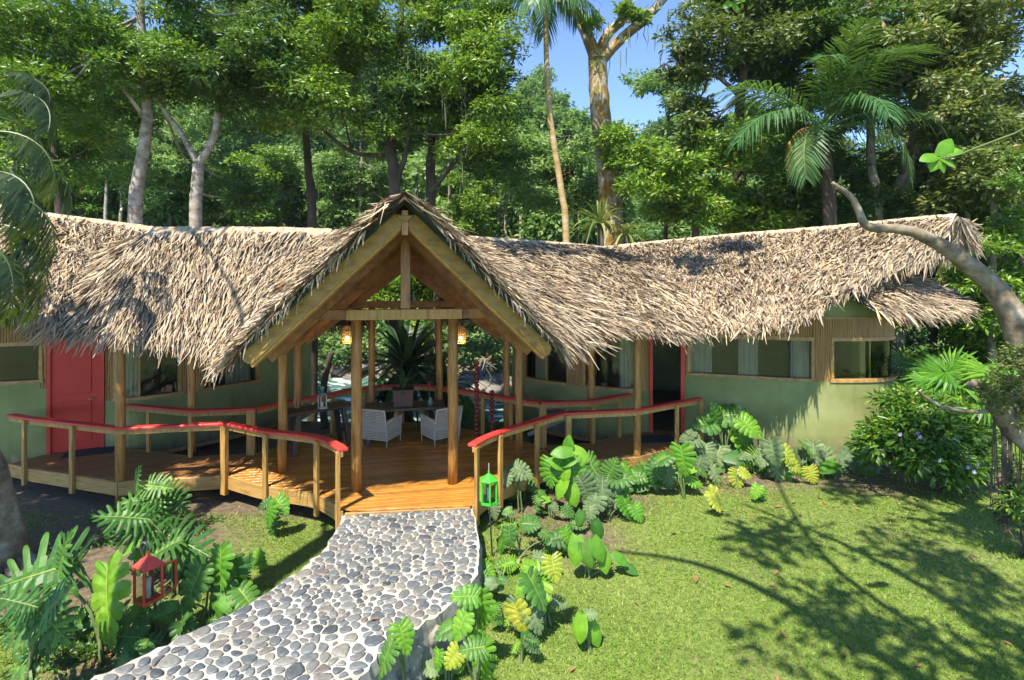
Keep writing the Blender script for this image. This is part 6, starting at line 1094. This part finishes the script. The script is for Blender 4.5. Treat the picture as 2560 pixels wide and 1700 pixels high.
for i, (rc, dd, sd_, mt) in enumerate((((700, 880, 800, 950), 27, 1, 'leaf_far'), ((1150, 780, 1330, 930), 24, 2, 'leaf_far'), ((640, 760, 860, 900), 31, 3, 'leaf_far'))):
    lbs = lobs(rc, dd, 6, (22, 42), 70 + sd_); c = sum((Vector(l[0]) for l in lbs), Vector()) / 6
    shrub('bank_bush', ['low bright bush on the far bank left of the tall dark plant', 'bright bush above the pale boulders', 'leafy bush on the far bank under hillside trees'][i], lbs, (c.x, c.y, min(gz(c.x, c.y), c.z - .5)), 310 + i, mt, .3, 40, 9)
for i, (px, py, dd, ln) in enumerate(((1160, 1090, 12.9, 60), (1210, 1050, 13.4, 70), (1245, 1070, 13.2, 75), (1275, 1060, 13, 70), (1180, 1030, 13.6, 70))):
    c = P(px, py, dd); b = Vector((c.x, c.y, gz(c.x, c.y))); e = empty('elephant_ear', b, label='dark elephant-ear plant below the river railing', cat='plant', group='elephant-ear plants below the river railing')
    for k in range(4): a = R(rnd.uniform(-60, 60)); q = c + Vector((rnd.uniform(-.3, .3), rnd.uniform(-.3, .3), rnd.uniform(-.35, .15))); link('leaf', HRT['monst'], M['monst'], e, q - b, orient((math.sin(a), -.4, -math.cos(a)), (0, -.6, .7)), ln * dd / F * rnd.uniform(.8, 1.1)); mb = MB(); h = q - b; limb(mb, [(0, 0, 0), h * .5 + Vector((0, 0, .2)), h], .015, .009, 5); mb.build('petiole', M['stem'], e, True)
q = P(812, 900, 14.2); b = Vector((q.x, q.y, gz(q.x, q.y))); mb = MB(); limb(mb, [b, b.lerp(q, .5) + Vector((-.05, 0, 0)), P(822, 905, 14.2), P(832, 880, 14.2)], .11, .06, 8); mb.build('tree_stump', M['darkbark'], smooth=True, label='dark leaning tree stump rising from the bank beside the rapids', cat='stump')
# low growth and litter that fills the beds
def cover(label, spots, seed, mat, L, tw, per, name='ground_cover', fz=.5):
    lb = []
    for (px, py, rp) in spots: c = G(px, py, -.52); r = rp * c.y / F; lb.append(((c.x, c.y, gz(c.x, c.y) + r * fz * .5), (r, r, r * fz)))
    link(name, crown(name, seed, lb, tw, per, L, .45, .05, .1), M[mat], kind='stuff', label=label)
cover('low dark leaves filling the shaded bed by the red lantern', [(rnd.uniform(120, 560), rnd.uniform(1270, 1620), rnd.uniform(16, 34)) for _ in range(30)] + [(rnd.uniform(0, 300), rnd.uniform(1520, 1690), rnd.uniform(18, 36)) for _ in range(14)], 611, 'leaf_d', .075, 70, 9)
cover('low weedy leaves along the foot of the right deck and wall', [(1290 + i * 22 + rnd.uniform(-12, 12), 1255 - i * 2.4 + rnd.uniform(-14, 30), rnd.uniform(9, 20)) for i in range(40)], 612, 'leaf', .06, 80, 8)
cover('dry brown leaf litter in the bed', [(rnd.uniform(100, 560), rnd.uniform(1380, 1690), rnd.uniform(20, 40)) for _ in range(24)] + [(rnd.uniform(1240, 2300), rnd.uniform(1200, 1290) - .02 * 0, rnd.uniform(12, 26)) for _ in range(36)], 613, 'palm_dead', .05, 16, 4, 'leaf_litter', .06)
cover('weeds hugging the path side', [(1195 + rnd.uniform(0, 30) - max(0, (y - 1450)) * .75, y, rnd.uniform(10, 20)) for y in range(1400, 1690, 14)], 614, 'leaf', .05, 70, 8)
# ------------------------------------------------------------------ lawn
N = 480000; gy_ = 4.6 + (rng.random(N) ** 1.35) * 9.5; gx_ = rng.uniform(-1, 1, N) * (gy_ * .98 + .5)
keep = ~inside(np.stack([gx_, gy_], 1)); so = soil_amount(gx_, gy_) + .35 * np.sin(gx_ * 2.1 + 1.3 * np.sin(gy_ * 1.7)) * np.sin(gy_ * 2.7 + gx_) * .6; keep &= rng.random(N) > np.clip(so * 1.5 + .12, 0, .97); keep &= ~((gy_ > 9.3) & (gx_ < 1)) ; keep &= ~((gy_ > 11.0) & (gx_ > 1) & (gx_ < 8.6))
gx_, gy_, so = gx_[keep], gy_[keep], so[keep]; n = len(gx_); hh = rng.uniform(.012, .034, n) * (1 + .5 * (rng.random(n) > .95)); a = rng.uniform(0, 6.28, n); lean = rng.normal(0, 1.0, (n, 2)); wd = rng.uniform(.004, .009, n) * (.8 + gy_ * .07)
gz0 = ground_z(gx_, gy_) - .004; p0 = np.stack([gx_, gy_, gz0], 1); sd_ = np.stack([np.cos(a), np.sin(a), 0 * a], 1) * wd[:, None]; tp = p0 + np.stack([lean[:, 0] * hh, lean[:, 1] * hh, hh], 1)
V = np.stack([p0 - sd_, p0 + sd_, tp], 1).reshape(-1, 3); Fg = np.arange(3 * n).reshape(-1, 3); pt_ = .5 + .5 * np.sin(gx_ * 1.3 + 2 * np.sin(gy_ * .9)) * np.sin(gy_ * 1.9 + 1.5 * np.sin(gx_ * 1.1)); tint = np.clip(rng.beta(2, 2.6, n) * .75 + .25 * pt_ + .25 * np.clip(so, 0, 1), 0, 1)
link('grass', np_mesh('grass', V, Fg, tint), M['grass'], kind='stuff', label='short trimmed lawn grass')
fm = MB(); fm.add([(-.5, 0, 0), (-.2, -.16, .06), (.2, -.15, .02), (.5, 0, .12), (.2, .15, .05), (-.2, .16, .03), (0, 0, -.02)], [(0, 1, 6), (1, 2, 6), (2, 3, 6), (3, 4, 6), (4, 5, 6), (5, 0, 6)]); fme = fm.mesh('fallen_leaf')
FL = [(1945, 1275, 28), (1985, 1265, 18), (2000, 1295, 22), (1990, 1300, 16), (2050, 1255, 20), (1685, 1350, 26), (1920, 1335, 22), (1955, 1370, 24), (1740, 1452, 34), (1940, 1438, 22), (1820, 1465, 20), (1930, 1465, 18), (2130, 1610, 36), (2110, 1625, 28), (1960, 1575, 24), (2290, 1590, 22), (2225, 1640, 22), (2295, 1655, 26), (1590, 1510, 24), (1430, 1665, 22), (1945, 1680, 26), (2180, 1330, 20), (2270, 1285, 20), (2430, 1405, 20), (2520, 1600, 24), (1840, 1300, 16), (1805, 1298, 14), (2400, 1690, 26), (1320, 1690, 26), (1300, 1410, 22), (1155, 1450, 20)]
for (px, py, s) in FL: c = G(px, py, -.55); z = gz(c.x, c.y); link('fallen_leaf', fme, M['dead'], None, (c.x, c.y, z + .03), (rnd.uniform(-.4, .4), rnd.uniform(-.4, .4), rnd.uniform(0, 6)), s * c.y / F * .9, label='curled orange-brown leaf fallen on the grass', cat='leaf', group='fallen leaves on the lawn')
for (px, py, s) in ((936, 1553, 24), (688, 1517, 12)): c = G(px, py, PZ); link('fallen_leaf', fme, M['dead'], None, (c.x, c.y, PZ + .025), (0.1, .1, .6), s * c.y / F, label='curled brown leaf fallen on the pebble path', cat='leaf', group='fallen leaves on the path')
# ------------------------------------------------------------------ lanterns on rods
def rod_lantern(name, label, base, top_px, d, w_, h, mat, sides, door=False, hook=True, rz=0.0):
    b = Vector(((base[0] - CX) * d / F, d, 0)); b.z = gz(b.x, b.y) - .1; c = P(top_px[0], top_px[1], d) - b; e = empty(name, b, label=label, cat='lantern', group='lanterns on iron rods'); r = w_ / 2 / math.cos(math.pi / sides)
    mb = MB()
    if hook: mb.tube([(0, 0, 0), (c.x * .8 - .03, .02, c.z - .25), (c.x - .10, .02, c.z + .05), (c.x - .085, .01, c.z + .10), (c.x - .045, 0, c.z + .115), (c.x - .01, 0, c.z + .08), (c.x, 0, c.z + .01)], .011, 7)
    else: mb.tube([(0, 0, 0), (c.x * .9, .0, c.z - h), (c.x, 0, c.z + .13)], .011, 7)
    mb.build('rod', M['iron'], e, True)
    rh = h * .24; zb = c.z - h; zr = c.z - rh; ang = [2 * math.pi * (k + .5) / sides + rz for k in range(sides)]; ring = lambda z, k=1.0: [Vector((c.x + r * k * math.cos(a), c.y + r * k * math.sin(a), z)) for a in ang]
    mb = MB(); lo_, ap = ring(zr, 1.2), ring(c.z - .02, .12); lo2 = ring(zr - .012, 1.2); n = sides; mb.add(lo_ + ap + lo2, [(k, (k + 1) % n, n + (k + 1) % n, n + k) for k in range(n)] + [tuple(range(2 * n, 3 * n))[::-1]] + [(2 * n + k, 2 * n + (k + 1) % n, (k + 1) % n, k) for k in range(n)] + [tuple(range(n, 2 * n))]); mb.build('lantern_roof', M[mat], e)
    mb = MB(); mb.lathe([(.001, .03), (.014, .02), (.014, -.03)], (c.x, c.y, c.z), 8); mb.build('finial', M[mat], e)
    for k in range(n):
        a = ang[k]; p_ = Vector((c.x + r * math.cos(a), c.y + r * math.sin(a), 0)); mb = MB(); mb.box((p_.x, p_.y, (zb + zr) / 2), (.022, .022, zr - zb), a); mb.build('corner_bar', M[mat], e)
    lo_, l2 = ring(zb, 1.08), ring(zb + .035, 1.08); mb = MB(); mb.add(lo_ + l2, [tuple(range(n))[::-1], tuple(range(n, 2 * n))] + [(k, (k + 1) % n, n + (k + 1) % n, n + k) for k in range(n)]); mb.build('lantern_base', M[mat], e)
    lo_, l2 = ring(zr - .03, 1.05), ring(zr - .014, 1.05); mb = MB(); mb.add(lo_ + l2, [tuple(range(n))[::-1], tuple(range(n, 2 * n))] + [(k, (k + 1) % n, n + (k + 1) % n, n + k) for k in range(n)]); mb.build('top_band', M[mat], e)
    for k in range(n):
        if door and k == 0: continue
        a, b2 = ring(zb + .04, .97), ring(zr - .032, .97); mb = MB(); mb.add([a[k], a[(k + 1) % n], b2[(k + 1) % n], b2[k]], [(0, 1, 2, 3)]); mb.build('pane', M['lglass'], e)
    mb = MB(); mb.lathe([(.0, 0), (.028, 0), (.028, h * .42), (.0, h * .43)], (c.x, c.y, zb + .036), 10); mb.build('candle', M['candle'], e, True)
    if door:
        hinge = ring(0)[0]; dv = Vector((.45, .9, 0)).normalized(); z0, z1 = zb + .05, zr - .04; L = w_ * .8; dr_ = empty('lantern_door', (hinge.x, hinge.y, z0)); dr_.parent = e
        for a, b2 in (((0, 0), (0, 1)), ((1, 0), (1, 1)), ((0, 0), (1, 0)), ((0, 1), (1, 1))): mb = MB(); mb.beam(dv * L * a[0] + Vector((0, 0, (z1 - z0) * a[1])), dv * L * b2[0] + Vector((0, 0, (z1 - z0) * b2[1])), .018, .018, (0, 1, .3)); mb.build('door_bar', M[mat], dr_)
        mb = MB(); mb.add([(0, 0, 0), dv * L, dv * L + Vector((0, 0, z1 - z0)), (0, 0, z1 - z0)], [(0, 1, 2, 3)]); mb.build('pane', M['lglass'], dr_)
    return e
rod_lantern('garden_lantern', 'red metal lantern with its glass door open hanging over the monstera bed', (408, 1620), (371, 1382), 5.85, .185, .52, 'lant_red', 4, True, True, R(-28))
rod_lantern('garden_lantern', 'bright green metal lantern on a straight rod beside the path', (1232, 1392), (1222, 1180), 7.6, .2, .44, 'lant_green', 6, False, False, R(10))
# ------------------------------------------------------------------ wicker chairs
def chair(label, leg_px, rz, mirror=1):
    q = G(*leg_px, 0); e = empty('wicker_armchair', (q.x, q.y, 0), rz, label=label, cat='armchair', group='white wicker armchairs'); w_, dp, hs_, hb, ha = .6, .56, .40, .80, .60; e.scale = (1.0, 1.0, .97)
    # local frame: x right, +y to the front of the chair, back at y = 0
    for x in (-1, 1):
        mb = MB(); mb.tube([(x * w_ / 2 * .93, .02, 0), (x * w_ / 2, 0, .2), (x * w_ / 2, -.02, hs_), (x * w_ / 2 * 1.02, -.10, hb)], .014, 7); mb.build('leg', M['white'], e, True)
        mb = MB(); mb.tube([(x * w_ / 2 * .95, dp, 0), (x * w_ / 2 * .98, dp, .3), (x * w_ / 2, dp + .02, ha)], .014, 7); mb.build('leg', M['white'], e, True)
        mb = MB(); mb.tube([(x * w_ / 2, dp + .02, ha), (x * w_ / 2, dp * .5, ha - .03), (x * w_ / 2 * 1.01, -.05, ha - .10)], .018, 8); mb.build('armrest', M['white'], e, True)
        mb = MB()                           # woven side
        for k in range(13): z = .17 + k * .033; t = min(1, z / ha); mb.beam((x * w_ / 2, -.01 - .02 * t, z), (x * w_ / 2, dp, z + .02 * t), .006, .017)
        for k in range(19): y = .02 + k * dp / 18.5; mb.beam((x * (w_ / 2 + .003), y, .16), (x * (w_ / 2 + .003), y, ha - .09 + .07 * y / dp), .005, .008, (1, 0, 0))
        mb.build('side_weave', M['white'], e)
    mb = MB()
    for k in range(19): z = .17 + k * .034; y = -.02 if z < hs_ else -.02 - .08 * (z - hs_) / (hb - hs_); mb.beam((-w_ / 2, y, z), (w_ / 2, y, z), .006, .017)
    for k in range(22): x = -w_ / 2 + .015 + k * (w_ - .03) / 21; mb.tube([(x, -.016, .16), (x, -.022, hs_), (x, -.102, hb)], .004, 4)
    mb.build('back_weave', M['white'], e); mb = MB(); mb.tube([(-w_ / 2 * 1.02, -.10, hb), (0, -.11, hb + .01), (w_ / 2 * 1.02, -.10, hb)], .017, 8); mb.build('top_rail', M['white'], e, True)
    mb = MB(); mb.box((0, dp / 2, hs_ - .06), (w_ - .03, dp - .02, .03)); mb.build('seat', M['white'], e); mb = MB(); mb.box((0, dp / 2 + .01, hs_ + .0), (w_ - .06, dp - .06, .08)); bevel(mb.build('cushion', M['cream'], e), .025, 3)
    mb = MB(); mb.tube([(-w_ / 2, 0, .16), (w_ / 2, 0, .16), (w_ / 2, dp, .16), (-w_ / 2, dp, .16), (-w_ / 2, 0, .16)], .010, 6); mb.build('base_rail', M['white'], e, True)
    return e
chair('white wicker armchair standing next to the side table with the lantern', (935, 1118), R(-18)); chair('white wicker armchair standing next to the red bead strings', (1118, 1112), R(38))
# ------------------------------------------------------------------ dark table, pot and potted plant
def plank_table(name, label, c, rz, L, Wd, H, legs='splay'):
    e = empty(name, (c.x, c.y, 0), rz, label=label, cat='table', group='dark timber tables')
    for k in range(3): mb = MB(); mb.box((0, (k - 1) * Wd / 3, H - .03), (L, Wd / 3 - .006, .06)); bevel(mb.build('table_plank', M['darkwood'], e), .008)
    for sx in (-1, 1):
        for sy in (-1, 1): mb = MB(); mb.beam((sx * (L / 2 - .22), sy * (Wd / 2 - .08), H - .06), (sx * (L / 2 - .10), sy * (Wd / 2 - .02), 0), .09, .09, (0, 1, 0)); bevel(mb.build('leg', M['darkwood'], e), .006)
        mb = MB(); mb.box((sx * (L / 2 - .15), 0, H * .35), (.05, Wd - .1, .06)); mb.build('stretcher', M['darkwood'], e)
    return e
c1 = G(1010, 1090); c1.y = 11.6; c1.x = (1012 - CX) * 11.6 / F; plank_table('table', 'dark timber table carrying the potted plant behind the armchairs', c1, R(11), 1.7, .7, .72)
pz = .72; pt_ = Vector(((1008 - CX) * 11.6 / F, 11.6, pz)); po = empty('potted_plant', pt_, label='square woven pot with leafy plant on the dark table', cat='potted plant'); mb = MB(); n = 4; prof = [(.21, 0), (.24, .0), (.26, .30), (.28, .36), (.25, .36), (.23, .30)]; mb.lathe([(r * 1.15, z) for r, z in prof], (0, 0, 0), 4); mb.add([(-.2, -.2, .29), (.2, -.2, .29), (.2, .2, .29), (-.2, .2, .29)], [(0, 1, 2, 3)]); pm = mb.build('pot', M['pot'], po); pm.rotation_euler = (0, 0, R(45 + 11))
q_ = random.Random(8)
for k in range(16):
    mb = MB(); a = k * 2.4; el = q_.uniform(.5, 1.35); l = q_.uniform(.7, 1.15); dv = Vector((math.cos(a) * math.cos(el), math.sin(a) * math.cos(el), math.sin(el))); sd_ = dv.cross(Vector((0, 0, 1))).normalized(); vs = []
    for i in range(6): t = i / 5; p_ = dv * l * t + Vector((0, 0, .3 - .45 * l * t ** 2.4)); w_ = .055 * math.sin(math.pi * min(.97, .12 + t * .86)); vs += [p_ - sd_ * w_, p_ + Vector((0, 0, -.01)), p_ + sd_ * w_]
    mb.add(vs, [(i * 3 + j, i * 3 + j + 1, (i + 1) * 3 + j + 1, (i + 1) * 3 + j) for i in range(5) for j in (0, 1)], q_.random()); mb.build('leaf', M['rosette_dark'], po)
va = Vector(((1076 - CX) * 11.5 / F, 11.5, .722)); fv = empty('flower_vase', va, label='pink ginger flower in a small vase on the dark table', cat='vase'); mb = MB(); mb.lathe([(0, 0), (.05, 0), (.06, .08), (.035, .14), (.04, .17)], (0, 0, 0), 10); mb.build('vase', M['teal'], fv, True); mb = MB(); mb.tube([(0, 0, .02), (-.02, 0, .2), (-.03, 0, .34)], .008, 6); mb.build('stem', M['stem'], fv)
mb = MB()
for k in range(26): a = k * 2.4; z = .32 + k * .0075; rr = .06 * (1 - k / 30); dv = Vector((math.cos(a), math.sin(a), .9)).normalized(); c_ = Vector((-.03, 0, z)); sd_ = dv.cross(Vector((0, 0, 1))).normalized() * .018; mb.add([c_, c_ + dv * rr * .7 + sd_, c_ + dv * rr * 1.3, c_ + dv * rr * .7 - sd_], [(0, 1, 2, 3)])
mb.build('flower_head', M['flower'], fv)
# side table by the left posts
c2 = P(800, 1030, 10.9); tb = plank_table('side_table', 'long dark timber side table beside the left pavilion posts', Vector(((795 - CX) * 10.9 / F, 10.9, 0)), R(42), 1.35, .5, .84)
ln = Vector(((806 - CX) * 10.75 / F, 10.75, .842)); le = empty('table_lantern', ln, label='pale table lantern with teal cap on the side table', cat='lantern')
mb = MB(); mb.lathe([(.0, .30), (.03, .34), (.035, .38), (.05, .40), (.05, .43), (.0, .45)], (0, 0, 0), 10); mb.build('lantern_cap', M['teal'], le, True)
mb = MB(); mb.lathe([(.09, .26), (.05, .31), (.0, .32)], (0, 0, 0), 4); mb.build('lantern_roof', M['teal'], le)
for k in range(4): a = R(k * 90); mb = MB(); mb.box((.08 * math.cos(a), .08 * math.sin(a), .14), (.016, .016, .24)); mb.build('corner_bar', M['white'], le)
mb = MB(); mb.box((0, 0, .012), (.14, .14, .024), R(45)); mb.build('lantern_base', M['white'], le); mb = MB(); mb.lathe([(.072, .03), (.072, .25)], (0, 0, 0), 4); mb.build('pane', M['lglass'], le); mb = MB(); mb.lathe([(0, .024), (.03, .024), (.03, .13), (0, .13)], (0, 0, 0), 8); mb.build('candle', M['candle'], le)
for k in range(3):
    g_ = ln + Vector((-.22 - k * .11, -.12 - k * .07, 0)); mb = MB(); mb.lathe([(.034, 0), (.034, .004), (.005, .01), (.005, .08), (.03, .10), (.036, .14), (.03, .17)], (0, 0, 0), 10); mb.build('wine_glass', M['lglass'], smooth=True, loc=g_, label='stemmed glass standing beside the teal-capped table lantern', cat='glass', group='glasses on the side table')
# ------------------------------------------------------------------ hanging lamps and bead strings
for (px, lab, ab) in ((868, 'woven hanging lamp beside the side table post', -1), (1152, 'woven hanging lamp beside the bead strings', 1)):
    c = P(px, 838, 10.4); e = empty('hanging_lamp', (c.x, c.y, c.z), label=lab, cat='lamp', group='woven hanging lamps'); mb = MB()
    prof = [(.07, -.17), (.10, -.15), (.105, 0), (.10, .13), (.07, .17), (.03, .19)]
    for k in range(18):
        a = k * 2 * math.pi / 18; mb.tube([(r * math.cos(a), r * math.sin(a), z) for r, z in prof], .0045, 4)
    for z, r in ((-.165, .075), (-.13, .103), (-.07, .106), (0, .107), (.07, .106), (.13, .102), (.165, .075)): mb.tube([(r * math.cos(a), r * math.sin(a), z) for a in np.linspace(0, 2 * math.pi, 17)], .005, 4)
    mb.build('wicker_shade', M['wicker'], e); mb = MB(); mb.lathe([(0, -.10), (.022, -.085), (.028, -.06), (.014, -.03), (0, -.02)], (0, 0, 0), 10); mb.build('bulb', M['bulb'], e, True); mb = MB(); mb.tube([(0, 0, -.03), (0, 0, .9)], .005, 5); mb.build('cord', M['iron'], e)
    pl = bpy.data.lights.new('lamp_light', 'POINT'); pl.energy = 3; pl.color = (1, .65, .3); pl.shadow_soft_size = .03; po_ = bpy.data.objects.new('lamp_light', pl); COL.objects.link(po_); po_.parent = e; po_.location = (0, 0, -.13)
for (px, py0, py1, lab, d_) in ((1192, 905, 1084, 'tall string of dark red beads standing on the deck', 11.15), (1230, 978, 1080, 'short string of dark red beads standing on the deck', 11.3)):
    top = P(px, py0, d_); b = Vector((top.x, d_, 0)); e = empty('bead_column', b, label=lab, cat='sculpture', group='red bead columns'); r = .052; z = r * .9; 
    bm_ = MB(); bm_.lathe([(.0, -r), (r * .5, -r * .87), (r * .87, -r * .5), (r, 0), (r * .87, r * .5), (r * .5, r * .87), (0, r)], (0, 0, 0), 12); bme = bm_.mesh('bead', True)
    while z < top.z: link('bead', bme, M['bead'], e, (rnd.uniform(-.006, .006), 0, z), None, 1.0 + .25 * (z < .15)); z += r * 1.75
    mb = MB(); mb.tube([(0, 0, 0), (0, 0, top.z - .02)], .012, 6); mb.build('rod', M['iron'], e); mb = MB(); mb.lathe([(0, 0), (.12, 0), (.12, .02), (.04, .04), (0, .04)], (0, 0, 0), 14); mb.build('base', M['darkwood'], e, True)
# pale timber deck chair under the right inner railing
q = G(1345, 1098); e = empty('deck_chair', (q.x + .15, q.y + .75, 0), R(-70), label='pale timber deck chair behind the inner railing', cat='chair')
for k in range(6): mb = MB(); mb.beam((-.25 + k * .1, 0, .32), (-.25 + k * .1, -.45, .85), .085, .02, (0, 1, .5)); bevel(mb.build('back_slat', M['drift'], e), .004)
for k in range(5): mb = MB(); mb.box((0, .06 + k * .1, .33 + k * .012), (.56, .085, .02)); bevel(mb.build('seat_slat', M['drift'], e), .004)
for s in (-1, 1):
    mb = MB(); mb.box((s * .34, .1, .56), (.12, .75, .025)); bevel(mb.build('armrest', M['drift'], e), .004)
    mb = MB(); mb.box((s * .32, .45, .27), (.03, .09, .55)); mb.build('leg', M['drift'], e); mb = MB(); mb.beam((s * .32, .42, .3), (s * .32, -.5, .02), .03, .09); mb.build('leg', M['drift'], e)
# ------------------------------------------------------------------ humid air
hz = MB(); hz.box((0, 200, 36), (820, 840, 82))
hm = bpy.data.materials.new('humid_air'); hm.use_nodes = True; hn = hm.node_tree; hn.nodes.remove(hn.nodes['Principled BSDF']); pv = hn.nodes.new('ShaderNodeVolumePrincipled')
pv.inputs['Color'].default_value = (0.86, 0.93, 1.0, 1); pv.inputs['Density'].default_value = 0.0003; pv.inputs['Anisotropy'].default_value = 0.0; hn.links.new(pv.outputs[0], hn.nodes['Material Output'].inputs['Volume'])
hz.build('haze', hm, kind='stuff', label='thin humid haze over the river valley')
